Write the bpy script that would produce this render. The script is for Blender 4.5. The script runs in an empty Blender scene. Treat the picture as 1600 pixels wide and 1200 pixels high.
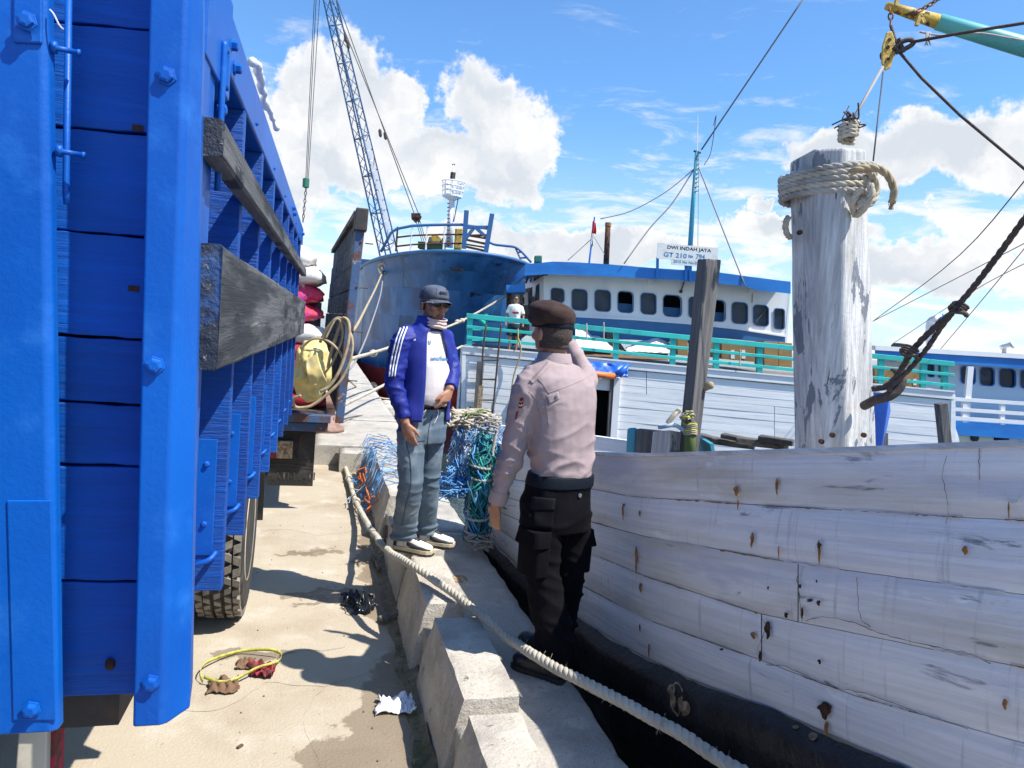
import bpy, bmesh, math, random
from mathutils import Vector, Matrix, noise
from mathutils.bvhtree import BVHTree
random.seed(7)
SC = bpy.context.scene
COL = SC.collection
V = Vector

# ------------------------------------------------------------------ camera
FPX = 1130.0; HC = 1.84; ROLL = math.radians(4.5)
PITCH = math.radians(4.378); YAW = math.radians(14.955)
FWD = V((math.sin(YAW)*math.cos(PITCH), math.cos(YAW)*math.cos(PITCH), -math.sin(PITCH)))
RH = V((math.cos(YAW), -math.sin(YAW), 0)); FH = V((math.sin(YAW), math.cos(YAW), 0))
_U0 = RH.cross(FWD)
RIGHT = RH*math.cos(ROLL)+_U0*math.sin(ROLL); UP = -RH*math.sin(ROLL)+_U0*math.cos(ROLL)
CAM = V((0, 0, HC))
cd = bpy.data.cameras.new('camera'); cam = bpy.data.objects.new('camera', cd); COL.objects.link(cam)
cd.sensor_width = 36; cd.lens = 36*FPX/1600; cd.clip_start = .05; cd.clip_end = 5000
_m = Matrix((RIGHT, UP, -FWD)).transposed().to_4x4(); _m.translation = CAM
cam.matrix_world = _m
SC.camera = cam

# ------------------------------------------------------------------ sky, sun, exposure
SUN_EL, SUN_AZ = math.radians(57), math.atan2(.80, -.60)      # azimuth from +Y towards +X
sd = V((math.sin(SUN_AZ)*math.cos(SUN_EL), math.cos(SUN_AZ)*math.cos(SUN_EL), math.sin(SUN_EL)))
sl = bpy.data.lights.new('sun', 'SUN'); sl.energy = 4.3; sl.angle = math.radians(.5); sl.color = (1, .955, .88)
so = bpy.data.objects.new('sun', sl); COL.objects.link(so); so.rotation_euler = sd.to_track_quat('Z', 'Y').to_euler(); so.location = (20, -20, 40)
SC.view_settings.view_transform = 'Standard'; SC.view_settings.look = 'None'
SC.view_settings.exposure = .8; SC.view_settings.gamma = 1
try: SC.view_settings.use_curve_mapping = False
except Exception: pass
SC.cycles.max_bounces = 8

def ray(u, v): return FWD+RIGHT*((u-800)/FPX)-UP*((v-600)/FPX)
def Q(u, v, D):                     # the point seen at a place, D metres ahead (level distance)
    r = ray(u, v); return CAM+r*(D/r.dot(FH))
def PZ(u, v, z): r = ray(u, v); return CAM+r*((z-HC)/r.z)
def PY(u, v, y): r = ray(u, v); return CAM+r*(y/r.y)

W = bpy.data.worlds.new('World'); SC.world = W; W.use_nodes = True
class NT:
    """small node-tree helper"""
    def __init__(s, t): s.t = t; s.n = t.nodes; s.l = t.links
    def val(s, sock, x):
        if isinstance(x, bpy.types.NodeSocket): s.l.new(x, sock)
        else: sock.default_value = x
    def node(s, typ, ins=None, out=0, **kw):
        nd = s.n.new(typ)
        for k, x in kw.items(): setattr(nd, k, x)
        for k, x in (ins or {}).items(): s.val(nd.inputs[k], x)
        return nd.outputs[out] if len(nd.outputs) else nd
    def math(s, op, a, b=0.0, c=0.0, clamp=False):
        return s.node('ShaderNodeMath', {0: a, 1: b, 2: c}, operation=op, use_clamp=clamp)
    def vm(s, op, a, b=(0, 0, 0), out=0): return s.node('ShaderNodeVectorMath', {0: a, 1: b}, out=out, operation=op)
    def mix(s, fac, a, b, mode='MIX'):
        nd = s.n.new('ShaderNodeMix'); nd.data_type = 'RGBA'; nd.blend_type = mode
        s.val(nd.inputs[0], fac); s.val(nd.inputs[6], a); s.val(nd.inputs[7], b); return nd.outputs[2]
    def ramp(s, x, a, b, lo=0., hi=1.):
        return s.node('ShaderNodeMapRange', {0: x, 1: a, 2: b, 3: lo, 4: hi}, interpolation_type='SMOOTHSTEP')
    def noise(s, vec, scale, detail=4, rough=.55, dist=0., out=0):
        return s.node('ShaderNodeTexNoise', {'Vector': vec, 'Scale': scale, 'Detail': detail, 'Roughness': rough, 'Distortion': dist}, out=out)
w = NT(W.node_tree); w.n.clear()
sky = w.node('ShaderNodeTexSky', sky_type='NISHITA', sun_disc=False, sun_elevation=SUN_EL, sun_rotation=SUN_AZ, air_density=1.0, dust_density=.6, ozone_density=2.0)
dirv = w.node('ShaderNodeTexCoord', out=0)
sx = w.n.new('ShaderNodeSeparateXYZ'); w.l.new(dirv, sx.inputs[0])
az = w.math('ARCTAN2', sx.outputs[0], sx.outputs[1]); el = w.math('ARCSINE', sx.outputs[2])
ae = w.node('ShaderNodeCombineXYZ', {0: az, 1: el, 2: 0.})
def azel(u, v): r = ray(u, v).normalized(); return math.atan2(r.x, r.y), math.asin(r.z)
wn = w.noise(ae, 7., 8, .62, 0., out=1)
wn2 = w.noise(ae, 30., 5, .6, 0., out=1)
warp = w.vm('MULTIPLY', w.vm('SUBTRACT', wn, (.5, .5, .5)), (.17, .14, 0))
warp2 = w.vm('MULTIPLY', w.vm('SUBTRACT', wn2, (.5, .5, .5)), (.045, .04, 0))
pos = w.vm('ADD', w.vm('ADD', ae, warp), warp2)
blobs = [(540,150,80,85),(470,190,62,85),(620,150,48,48),(560,240,110,75),(660,250,90,60),(760,165,70,78),(815,205,66,72),
         (755,260,115,62),(840,235,48,52),(460,290,60,50),(1480,215,120,48),(1320,220,72,50),(1590,230,100,55),(1390,245,110,45),
         (1750,200,120,80),(300,180,120,90),(1000,390,150,26),(1480,420,200,40),(820,380,160,30),(1250,360,120,24),(1165,326,26,11),(1560,350,90,28)]
mx = None
for (u, v, ru, rv) in blobs:
    a, e = azel(u, v)
    d_ = w.vm('MULTIPLY', w.vm('SUBTRACT', pos, (a, e, 0)), (FPX/ru, FPX/rv, 0))
    ln = w.math('SUBTRACT', 1., w.vm('LENGTH', d_, out=1))
    mx = ln if mx is None else w.math('SMOOTH_MAX', mx, ln, .25)
fb = w.noise(ae, 26., 7, .62)
cum = w.ramp(w.math('ADD', mx, w.math('MULTIPLY', w.math('SUBTRACT', fb, .5), .95)), -.04, .24)
cst = w.vm('MULTIPLY', ae, (3.2, 13., 1)); rot = w.node('ShaderNodeMapping', {'Vector': cst, 'Rotation': (0, 0, .12)})
ci = w.noise(rot, 2.2, 9, .66, .5)
low = w.ramp(el, .42, .02)
cir = w.math('MULTIPLY', w.ramp(w.math('ADD', ci, w.math('MULTIPLY', low, .22)), .56, .80), w.ramp(el, .5, .15, .25, .95))
veil = w.math('MULTIPLY', w.ramp(el, .30, .0), .42)
mask = w.math('MAXIMUM', w.math('MAXIMUM', cum, cir), veil)
skyc = w.mix(1., sky, (.47, .71, .91, 1), 'MULTIPLY')
bgs = w.node('ShaderNodeBackground', {'Color': skyc, 'Strength': .15})
shd = w.noise(pos, 9., 5, .5)
thick = w.math('MULTIPLY', w.ramp(mx, .02, .45), w.ramp(shd, .34, .60))
cc = w.mix(w.math('MULTIPLY', thick, .9), (1., 1., 1.0, 1), (.66, .72, .80, 1))
bgc = w.node('ShaderNodeBackground', {'Color': cc, 'Strength': .60})
ms = w.node('ShaderNodeMixShader', {0: mask, 1: bgs, 2: bgc})
w.node('ShaderNodeOutputWorld', {'Surface': ms})

# ------------------------------------------------------------------ materials
MATS = {}
def mat(name, col, rough=.6, var=None, var2=None, grain=None, peel=None, streak=None, bump=0., bscale=40., metal=0., rand=0., spec=.5, emit=None, trans=0., island=0., attr=False):
    """var=(colour, scale(vec or number), lo, hi)  peel=(colour, scale, lo, hi) sharper patches; grain=(scale vec, amount, bump); streak=(colour, scale vec, lo, hi)"""
    m = bpy.data.materials.new(name); m.use_nodes = True; t = NT(m.node_tree); t.n.clear()
    tc = t.node('ShaderNodeAttribute', out=1, attribute_name='gc') if attr else t.node('ShaderNodeTexCoord', out=3)
    vec = tc
    if rand:
        ri = t.node('ShaderNodeObjectInfo', out=5)
        off = t.math('MULTIPLY', ri, 37.)
        vec = t.vm('ADD', tc, t.node('ShaderNodeCombineXYZ', {0: off, 1: off, 2: off}))
    c = (*col, 1.)
    def sc(v_): return v_ if isinstance(v_, tuple) else (v_, v_, v_)
    hts = []
    def layer(c, spec_, det, dist=0., strength=1.):
        cl, s_, lo, hi = spec_
        n_ = t.noise(t.vm('MULTIPLY', vec, sc(s_)), 1., det, .62, dist)
        f_ = t.ramp(n_, lo, hi)
        if strength != 1.: f_ = t.math('MULTIPLY', f_, strength)
        return t.mix(f_, c, (*cl, 1.)), f_
    for q in (var, var2):
        if q: c, _ = layer(c, q, 5)
    if grain:
        s_, amt, gb = grain
        g_ = t.noise(t.vm('MULTIPLY', vec, s_), 1., 6, .7)
        dk = t.ramp(g_, .35, .62)
        c = t.mix(t.math('MULTIPLY', t.math('SUBTRACT', 1., dk), amt), c, (.02, .018, .015, 1), 'MIX')
        if gb: hts.append(t.math('MULTIPLY', dk, gb))
    if peel:
        for q in (peel if isinstance(peel, list) else [peel]):
            c, f_ = layer(c, q, 8, .4); hts.append(t.math('MULTIPLY', f_, -.6))
    if streak:
        for q in (streak if isinstance(streak, list) else [streak]): c, _ = layer(c, q, 5, .2)
    if rand:
        rv = t.ramp(t.node('ShaderNodeObjectInfo', out=5), 0., 1., 1-rand, 1+rand)
        c = t.vm('SCALE', c); t.val(c.node.inputs['Scale'], rv)
    if island:
        rv = t.ramp(t.node('ShaderNodeNewGeometry', out=8), 0., 1., 1-island, 1+island)
        c = t.vm('SCALE', c); t.val(c.node.inputs['Scale'], rv)
    ins = {'Base Color': c, 'Roughness': rough, 'Metallic': metal, 'Specular IOR Level': spec}
    if trans: ins['Transmission Weight'] = trans
    b = t.n.new('ShaderNodeBsdfPrincipled')
    for k, x in ins.items(): t.val(b.inputs[k], x)
    h = None
    if bump:
        h = t.noise(vec, bscale, 6, .65)
        h = t.math('MULTIPLY', h, bump)
    for x in hts: h = x if h is None else t.math('ADD', h, x)
    if h is not None:
        bm_ = t.node('ShaderNodeBump', {'Strength': .6, 'Distance': .004, 'Height': h}); t.l.new(bm_, b.inputs['Normal'])
    t.node('ShaderNodeOutputMaterial', {'Surface': b.outputs[0]})
    MATS[name] = m; return m

# ------------------------------------------------------------------ mesh helpers
class MB:
    def __init__(s): s.v = []; s.f = []
    def add(s, vs, fs):
        o = len(s.v); s.v += [tuple(x) for x in vs]; s.f += [tuple(i+o for i in f) for f in fs]; return s
    def hexa(s, p):                 # 0-3 bottom ring, 4-7 top ring
        return s.add(p, [(3,2,1,0),(4,5,6,7),(0,1,5,4),(1,2,6,5),(2,3,7,6),(3,0,4,7)])
    def box(s, x0, x1, y0, y1, z0, z1):
        return s.hexa([(x0,y0,z0),(x1,y0,z0),(x1,y1,z0),(x0,y1,z0),(x0,y0,z1),(x1,y0,z1),(x1,y1,z1),(x0,y1,z1)])
    def obox(s, c, ax, ay, az):     # centre and three half-axis vectors
        c, ax, ay, az = V(c), V(ax), V(ay), V(az)
        return s.hexa([c-ax-ay-az, c+ax-ay-az, c+ax+ay-az, c-ax+ay-az, c-ax-ay+az, c+ax-ay+az, c+ax+ay+az, c-ax+ay+az])
    def bar(s, a, b, w_, h_, up=V((0, 0, 1))):
        a, b = V(a), V(b); d = (b-a); n = d.normalized(); sd_ = n.cross(up)
        if sd_.length < 1e-4: sd_ = n.cross(V((1, 0, 0)))
        sd_.normalize(); u_ = sd_.cross(n).normalized()
        return s.obox((a+b)/2, d/2, sd_*w_/2, u_*h_/2)
    def loft(s, rings, cap=True, close=True):
        n = len(rings[0]); o = len(s.v)
        for r in rings: s.v += [tuple(x) for x in r]
        for i in range(len(rings)-1):
            for j in range(n if close else n-1):
                k = (j+1) % n
                s.f.append((o+i*n+j, o+i*n+k, o+(i+1)*n+k, o+(i+1)*n+j))
        if cap and close:
            s.f.append(tuple(o+j for j in reversed(range(n)))); s.f.append(tuple(o+(len(rings)-1)*n+j for j in range(n)))
        return s
    def tube(s, pts, r, n=6, cap=True, ref=None):
        pts = [V(p) for p in pts]; m = len(pts)
        rs = list(r) if isinstance(r, (list, tuple)) else [r]*m
        if len(rs) != m: q = len(rs)-1; rs = [rs[int(i*q/(m-1))]+(rs[min(q, int(i*q/(m-1))+1)]-rs[int(i*q/(m-1))])*((i*q/(m-1)) % 1) for i in range(m)]
        t0 = (pts[1]-pts[0]).normalized(); a = t0.cross(V(ref) if ref else V((0, 0, 1)))
        if a.length < 1e-3: a = t0.cross(V((0, 1, 0)))
        a.normalize(); rings = []
        for i in range(m):
            t = (pts[min(i+1, m-1)]-pts[max(i-1, 0)])
            t = t.normalized() if t.length > 1e-9 else t0
            a = (a-t*a.dot(t)); a = a.normalized() if a.length > 1e-6 else t.orthogonal().normalized()
            b = t.cross(a)
            rings.append([pts[i]+(a*math.cos(6.28318*k/n)+b*math.sin(6.28318*k/n))*rs[i] for k in range(n)])
        return s.loft(rings, cap)
    def ell(s, c, ax, ay, az, n=14, m=9):
        c, ax, ay, az = V(c), V(ax), V(ay), V(az); rings = []
        for i in range(m+1):
            th = math.pi*(.03+.94*i/m)
            rings.append([c+az*(-math.cos(th))+(ax*math.cos(6.28318*k/n)+ay*math.sin(6.28318*k/n))*math.sin(th) for k in range(n)])
        return s.loft(rings)
    def lathe(s, c, axis, prof, n=24):   # prof = (radius, along)
        c, axis = V(c), V(axis).normalized(); a = axis.orthogonal().normalized(); b = axis.cross(a)
        return s.loft([[c+axis*h+(a*math.cos(6.28318*k/n)+b*math.sin(6.28318*k/n))*r for k in range(n)] for r, h in prof])
    def mesh(s, name):
        me = bpy.data.meshes.new(name); me.from_pydata(s.v, [], s.f); me.update()
        bm = bmesh.new(); bm.from_mesh(me); bmesh.ops.recalc_face_normals(bm, faces=bm.faces[:]); bm.to_mesh(me); bm.free()
        return me
    def build(s, name, m, parent=None, smooth=False, bevel=0., solid=0., seg=2, sub=0):
        return link(name, s.mesh(name), m, parent, smooth, bevel, solid, seg, sub)
def link(name, me, m, parent=None, smooth=False, bevel=0., solid=0., seg=2, sub=0):
    o = bpy.data.objects.new(name, me); COL.objects.link(o)
    if m: 
        if isinstance(m, str): m = MATS[m]
        me.materials.clear(); me.materials.append(m)
    if smooth:
        for p in me.polygons: p.use_smooth = True
    if sub: md = o.modifiers.new('s', 'SUBSURF'); md.levels = md.render_levels = sub
    if solid: md = o.modifiers.new('t', 'SOLIDIFY'); md.thickness = solid; md.offset = 0
    if bevel: md = o.modifiers.new('b', 'BEVEL'); md.width = bevel; md.segments = seg; md.limit_method = 'ANGLE'
    if parent: adopt(o, parent)
    return o
def wpos(o):
    p = V(o.location)
    return p if o.parent is None else V(o['_w'])
def adopt(o, parent):
    o.parent = parent
    pw = V(parent['_w']) if '_w' in parent else V(parent.location)
    if parent.type == 'EMPTY': o.location = V(o.location)-pw
    o['_w'] = (0., 0., 0.)
def thing(name, label, cat, loc=(0, 0, 0), group=None):
    o = bpy.data.objects.new(name, None); COL.objects.link(o); o.location = loc; o.empty_display_size = .1
    o['label'] = label; o['category'] = cat; o['_w'] = tuple(loc)
    if group: o['group'] = group
    return o
def tag(o, label, cat, group=None):
    o['label'] = label; o['category'] = cat
    if group: o['group'] = group
    return o
def struct(o): o['kind'] = 'structure'; return o
def stuff(o): o['kind'] = 'stuff'; return o
def cr(pts, n=6):                   # Catmull-Rom through points
    pts = [V(p) for p in pts]; P = [pts[0]*2-pts[1]]+pts+[pts[-1]*2-pts[-2]]; out = []
    for i in range(1, len(P)-2):
        for k in range(n):
            t = k/n; a, b, c, d = P[i-1:i+3]
            out.append(.5*((2*b)+(c-a)*t+(2*a-5*b+4*c-d)*t*t+(3*b-a-3*c+d)*t**3))
    out.append(P[-2]); return out
def resample(pts, step):
    out = [pts[0]]; acc = 0
    for a, b in zip(pts, pts[1:]):
        L = (b-a).length; d = step-acc
        while d <= L and L > 0: out.append(a.lerp(b, d/L)); d += step
        acc = (acc+L) % step
    return out
def sag(a, b, s_, n=14):
    a, b = V(a), V(b); return [a.lerp(b, i/n)-V((0, 0, s_*4*(i/n)*(1-i/n))) for i in range(n+1)]
def rope_mb(pts, r, pitch=None, n=6, fuzz=0, strands=3):
    pitch = pitch or r*7; p = resample([V(x) for x in pts], pitch/10); mb = MB()
    a = (p[1]-p[0]).orthogonal().normalized(); fr = []
    for i in range(len(p)):
        t = (p[min(i+1, len(p)-1)]-p[max(i-1, 0)]).normalized(); a = (a-t*a.dot(t)).normalized(); fr.append((a.copy(), t.cross(a)))
    for k in range(strands):
        q = [p[i]+(fr[i][0]*math.cos(6.28318*(i/10+k/strands))+fr[i][1]*math.sin(6.28318*(i/10+k/strands)))*r*.42 for i in range(len(p))]
        mb.tube(q, [r*.62*(1+.10*noise.noise(x*40)) for x in q], n)
    for _ in range(fuzz):
        i = random.randrange(1, len(p)-1); d = V([random.gauss(0, 1) for _ in range(3)]).normalized()
        mb.tube([p[i]+d*r*.7, p[i]+d*r*1.5+V([random.gauss(0, r*.3) for _ in range(3)])], .0006, 3)
    return mb
def fbm(p, s=1., o=3):
    v_ = 0; a = 1
    for _ in range(o): v_ += a*noise.noise(V(p)*s); s *= 2; a *= .5
    return v_
def dist(o, amp, sc_=10, fn=None):
    for vt in o.data.vertices:
        c = vt.co; vt.co = c+noise.noise_vector(V(c)*sc_)*amp
    o.data.update()
def grid_mb(f, nu, nv):
    m = MB(); o = [f(i/nu, j/nv) for j in range(nv+1) for i in range(nu+1)]
    m.add(o, [(j*(nu+1)+i, j*(nu+1)+i+1, (j+1)*(nu+1)+i+1, (j+1)*(nu+1)+i) for j in range(nv) for i in range(nu)]); return m
def text_mb(s, size=1., extrude=0., bold=0., res=3):
    cu = bpy.data.curves.new('t', 'FONT'); cu.body = s; cu.size = size; cu.extrude = extrude; cu.offset = bold; cu.resolution_u = res
    cu.align_x = 'CENTER'; cu.align_y = 'CENTER'
    o = bpy.data.objects.new('t', cu); COL.objects.link(o); bpy.context.view_layer.update()
    me = bpy.data.meshes.new_from_object(o); bpy.data.objects.remove(o); bpy.data.curves.remove(cu); return me
def text_at(s, c, ax, ay, width, mtl, name='lettering', parent=None, off=.002, height=None, bold=0.):
    me = text_mb(s, 1., 0, bold); xs = [v_.co.x for v_ in me.vertices]; ys = [v_.co.y for v_ in me.vertices]
    w0 = max(xs)-min(xs); h0 = max(ys)-min(ys); ax, ay = V(ax).normalized(), V(ay).normalized(); nrm = ax.cross(ay)
    kx = width/w0; ky = (height/h0) if height else kx; cx = (max(xs)+min(xs))/2; cy = (max(ys)+min(ys))/2
    for v_ in me.vertices: x, y = v_.co.x, v_.co.y; v_.co = V(c)+ax*(x-cx)*kx+ay*(y-cy)*ky+nrm*off
    return link(name, me, mtl, parent)
def bvh_of(o): return BVHTree.FromPolygons([v_.co.copy() for v_ in o.data.vertices], [tuple(p.vertices) for p in o.data.polygons])
def hit(b, u, v, off=.003):
    d = ray(u, v).normalized(); h = b.ray_cast(CAM, d)
    return (h[0]+h[1]*off*(1 if h[1].dot(d) < 0 else -1), h[1]) if h[0] else None
def remesh(mb, voxel, smooth=4, fold=None, name='m'):
    me = mb.mesh(name); o = bpy.data.objects.new(name, me); COL.objects.link(o)
    md = o.modifiers.new('r', 'REMESH'); md.mode = 'VOXEL'; md.voxel_size = voxel
    if smooth: sm = o.modifiers.new('s', 'SMOOTH'); sm.iterations = smooth; sm.factor = .5
    bpy.context.view_layer.update(); dg = bpy.context.evaluated_depsgraph_get()
    out = bpy.data.meshes.new_from_object(o.evaluated_get(dg)); bpy.data.objects.remove(o); bpy.data.meshes.remove(me)
    out.name = name
    if fold:
        ns = [v_.normal.copy() for v_ in out.vertices]
        for v_, n_ in zip(out.vertices, ns): v_.co = v_.co+n_*fold(v_.co.copy())
        out.update()
    return out
def copy_tree(o, loc=None, rot=None, label=None, parent=None, scale=None):
    c = o.copy(); COL.objects.link(c)
    if parent: c.parent = parent
    if loc is not None: c.location = loc
    if rot is not None: c.rotation_euler = rot
    if scale is not None: c.scale = scale
    if label: c['label'] = label
    for ch in list(o.children): copy_tree(ch, parent=c)
    return c

# ------------------------------------------------------------------ palette
mat('road_concrete', (.45, .385, .29), .85, spec=.25, var=((.36, .29, .205), 1.1, .45, .72), var2=((.56, .50, .41), 3., .5, .8), streak=[((.27, .205, .135), (2.2, .7, 1), .60, .80), ((.2, .17, .13), 26., .62, .8), ((.55, .49, .39), 90., .58, .72), ((.25, .21, .16), 140., .60, .74)], bump=2.6, bscale=70.)
mat('quay_concrete', (.44, .405, .35), .85, var=((.32, .295, .26), 2.3, .42, .66), var2=((.54, .50, .43), 7., .5, .75), peel=((.15, .135, .12), 16., .64, .72), streak=[((.34, .26, .17), 4., .62, .8), ((.2, .18, .16), 75., .56, .72), ((.58, .55, .5), 110., .60, .74)], bump=3.5, bscale=60., spec=.25)
mat('block_concrete', (.50, .455, .385), .88, var=((.36, .325, .28), 3.2, .42, .66), var2=((.58, .54, .47), 9., .5, .75), peel=((.17, .15, .12), 13., .64, .71), streak=[((.33, .24, .14), (3, 3, 1.3), .62, .8), ((.26, .23, .19), 60., .56, .72), ((.60, .56, .49), 100., .60, .74)], bump=4., bscale=50., spec=.25)
mat('mud', (.20, .155, .095), .8, var=((.07, .07, .03), 5., .5, .66), var2=((.30, .24, .16), 15., .45, .7), bump=4., bscale=30)
mat('blue_paint', (.0025, .105, .45), .42, var=((.003, .075, .36), 1.3, .35, .7), var2=((.02, .15, .52), 11., .5, .85), streak=((.03, .075, .16), (9, 9, 1.2), .66, .82), peel=[((.20, .19, .15), 7., .745, .755), ((.10, .05, .03), 9., .76, .77)], bump=.35, bscale=95., spec=.3)
mat('blue_plank', (.0025, .10, .47), .5, spec=.3, var=((.002, .075, .36), (1.2, 1.2, 5.), .35, .7), grain=((2., 2., 60.), .14, .4), peel=((.10, .13, .13), (2.5, 2.5, 14), .76, .8), bump=.4, bscale=60., rand=.12)
mat('blue_grain', (.003, .095, .44), .45, spec=.3, var=((.003, .055, .3), 2., .35, .7), grain=((9., 9., 110.), .28, .7), rand=.06)
mat('black_board', (.14, .135, .13), .75, var=((.02, .021, .025), (6., .8, 9.), .42, .6), grain=((30., 1.2, 34.), .45, .8), peel=[((.012, .012, .014), (7, 2.2, 9), .56, .62), ((.28, .25, .21), (9., 1., 22.), .64, .72)], bump=1.5, bscale=30.)
mat('black_chipped', (.016, .022, .034), .55, var=((.02, .06, .16), 9., .52, .66), peel=((.25, .23, .2), 30., .62, .68), bump=5., bscale=22.)
mat('rust', (.10, .035, .015), .85, var=((.03, .014, .010), 9., .4, .6), bump=2., bscale=40.)
mat('tread_dust', (.23, .205, .17), .9, var=((.12, .105, .085), 9., .4, .65), bump=1., bscale=50.)
mat('tyre', (.030, .028, .026), .85, var=((.10, .085, .068), 8., .45, .75), bump=1.2, bscale=40.)
mat('cream_rim', (.55, .51, .42), .6, var=((.25, .19, .12), 7., .5, .7))
mat('black_rubber', (.014, .013, .013), .55, var=((.05, .043, .036), 6., .45, .7), bump=.6, bscale=50.)
mat('dark_steel', (.035, .032, .03), .6, var=((.09, .045, .025), 8., .5, .7), bump=1., bscale=40.)
mat('old_wood', (.17, .14, .12), .85, var=((.075, .06, .052), 6., .4, .66), grain=((14., 1.3, 34.), .6, 1.4), peel=((.05, .09, .16), (5, 2, 5), .68, .74), rand=.25)
mat('old_post_paint', (.05, .10, .20), .7, var=((.12, .055, .04), 6., .48, .6), peel=((.30, .27, .27), 9., .60, .66), bump=2., bscale=30.)
mat('timber', (.24, .21, .175), .85, var=((.12, .10, .08), 5., .4, .66), grain=((26., 26., 2.), .55, 1.2), rand=.2)
mat('grey_post', (.16, .152, .148), .85, var=((.085, .082, .085), (5., 5., 1.2), .4, .66), grain=((40., 40., 1.6), .5, 1.2))
mat('white_wood', (.84, .835, .835), .7, spec=.3, var=((.70, .71, .76), (1.4, 1.4, 2.5), .4, .7), grain=((.8, .8, 38.), .13, .6), var2=((.62, .585, .50), (1.1, 1.1, 3.2), .5, .74), peel=[((.27, .27, .29), (3., 3., 15.), .645, .70), ((.47, .48, .56), (1.5, 1.5, 4.), .56, .72)],
    streak=((.46, .30, .14), (13, 13, 1.1), .735, .80), bump=1.1, bscale=16., rand=.05)
mat('hull_wood', (.88, .875, .865), .7, spec=.3, var=((.78, .785, .81), (.9, 1., 2.5), .4, .7), grain=((.9, 1., 42.), .13, .6), var2=((.62, .585, .50), (.6, 1., 3.2), .5, .74), peel=[((.27, .27, .29), (2.4, 1., 13.), .625, .69), ((.60, .61, .68), (.8, 1., 4.), .56, .72)],
    streak=[((.50, .36, .19), (22, 1, 2.2), .70, .80), ((.50, .50, .52), (34, 1, 2.2), .58, .78), ((.93, .92, .90), (3, 1, 9), .62, .72)], bump=1.6, bscale=22., attr=True)
mat('white_post', (.63, .615, .59), .8, spec=.2, var=((.48, .48, .48), (5., 5., 1.4), .4, .66), grain=((34., 34., 1.6), .36, 1.2), peel=[((.19, .20, .225), (10., 10., 3.6), .585, .60), ((.10, .095, .09), (34., 34., 2.2), .66, .68), ((.52, .45, .33), (6., 6., 1.2), .60, .70)], bump=1.5)
mat('gunwale_top', (.74, .73, .71), .65, var=((.5, .48, .45), (5, 5, 5), .5, .75), grain=((5, 5, 40), .3, .6))
mat('tar', (.008, .009, .012), .38, var=((.022, .025, .03), 5., .45, .7), peel=((.08, .085, .09), (9, 9, 14), .70, .78), bump=5., bscale=22., spec=.6)
mat('crack', (.15, .125, .095), .9, var=((.3, .25, .18), 13, .45, .6))
mat('rust_stain', (.42, .19, .05), .8, var=((.20, .075, .02), 30., .4, .6), bump=2)
mat('rust_dark', (.09, .035, .015), .9, var=((.02, .01, .006), 40., .4, .6), bump=3)
mat('bare_wood', (.45, .33, .2), .85, var=((.2, .12, .06), 25., .4, .6), bump=3)
mat('boat_white', (.80, .80, .795), .6, var=((.70, .71, .72), (.5, .5, 3.), .42, .7), grain=((.8, .8, 16.), .10, .5), streak=((.50, .42, .30), (3, 3, .6), .72, .8), bump=1.4, bscale=6., rand=.05)
mat('house_white', (.78, .77, .77), .5, var=((.66, .66, .68), (1, 1, .5), .45, .75), streak=((.45, .33, .22), (4, 4, .5), .74, .8))
mat('roof_blue', (.015, .19, .56), .5, var=((.010, .14, .45), (.7, .7, 2.), .4, .7), peel=((.25, .35, .5), (2, 2, 7), .74, .79), bump=2., bscale=5.)
mat('band_blue', (.03, .14, .32), .5, var=((.022, .11, .26), 1., .4, .7))
mat('teal_paint', (.035, .50, .44), .5, var=((.03, .38, .35), 1.6, .4, .7), peel=((.55, .62, .55), (3, 3, 9), .71, .76), rand=.08)
mat('window_glass', (.016, .028, .045), .22, spec=.25, var=((.035, .055, .085), (1., 1., 1.6), .45, .6))
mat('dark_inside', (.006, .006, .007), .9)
mat('plain_grey', (.10, .12, .15), .8)
mat('ship_blue', (.022, .115, .29), .42, var=((.009, .055, .15), (.5, .5, .45), .42, .64), var2=((.045, .17, .36), (1.1, 1.1, .3), .52, .72), peel=[((.007, .014, .03), (.9, .9, 1.7), .62, .68), ((.16, .24, .33), (2.4, 2.4, .35), .66, .78)], bump=3., bscale=1.2, rand=.05)
mat('ship_red', (.58, .035, .03), .6, var=((.36, .025, .025), .8, .4, .65), var2=((.30, .10, .07), (1.5, 1.5, .7), .56, .75), peel=((.04, .02, .018), 1.6, .62, .7), rand=.06)
mat('ship_deck_blue', (.03, .12, .27), .5, peel=((.2, .08, .04), 3., .6, .66))
mat('white_steel', (.75, .74, .72), .5, streak=((.4, .2, .1), (5, 5, .9), .60, .70))
mat('crane_blue', (.022, .07, .16), .5, var=((.06, .13, .24), 1., .45, .7))
mat('cable', (.06, .06, .065), .6)
mat('cable_light', (.26, .25, .24), .7)
mat('rope_beige', (.52, .46, .36), .9, var=((.36, .31, .23), 9., .4, .7), bump=2., bscale=160.)
mat('rope_white', (.50, .46, .375), .9, var=((.42, .38, .30), 5., .4, .7), var2=((.22, .19, .15), 9., .55, .75), bump=2., bscale=160.)
mat('rope_grey', (.42, .39, .35), .9, var=((.25, .23, .20), 9., .4, .7), bump=2., bscale=160.)
mat('rope_straw', (.42, .33, .20), .9, var=((.28, .21, .12), 15., .4, .7))
mat('wire_dark', (.05, .035, .03), .7, var=((.09, .06, .045), 30., .4, .7), bump=3., bscale=90)
mat('net_blue', (.03, .17, .48), .7, var=((.12, .33, .60), 6., .4, .6))
mat('net_teal', (.01, .20, .20), .7, var=((.01, .10, .13), 14., .4, .6))
mat('net_green', (.02, .38, .30), .7)
mat('net_pale', (.40, .48, .55), .8, var=((.20, .30, .42), 15., .4, .6))
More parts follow.
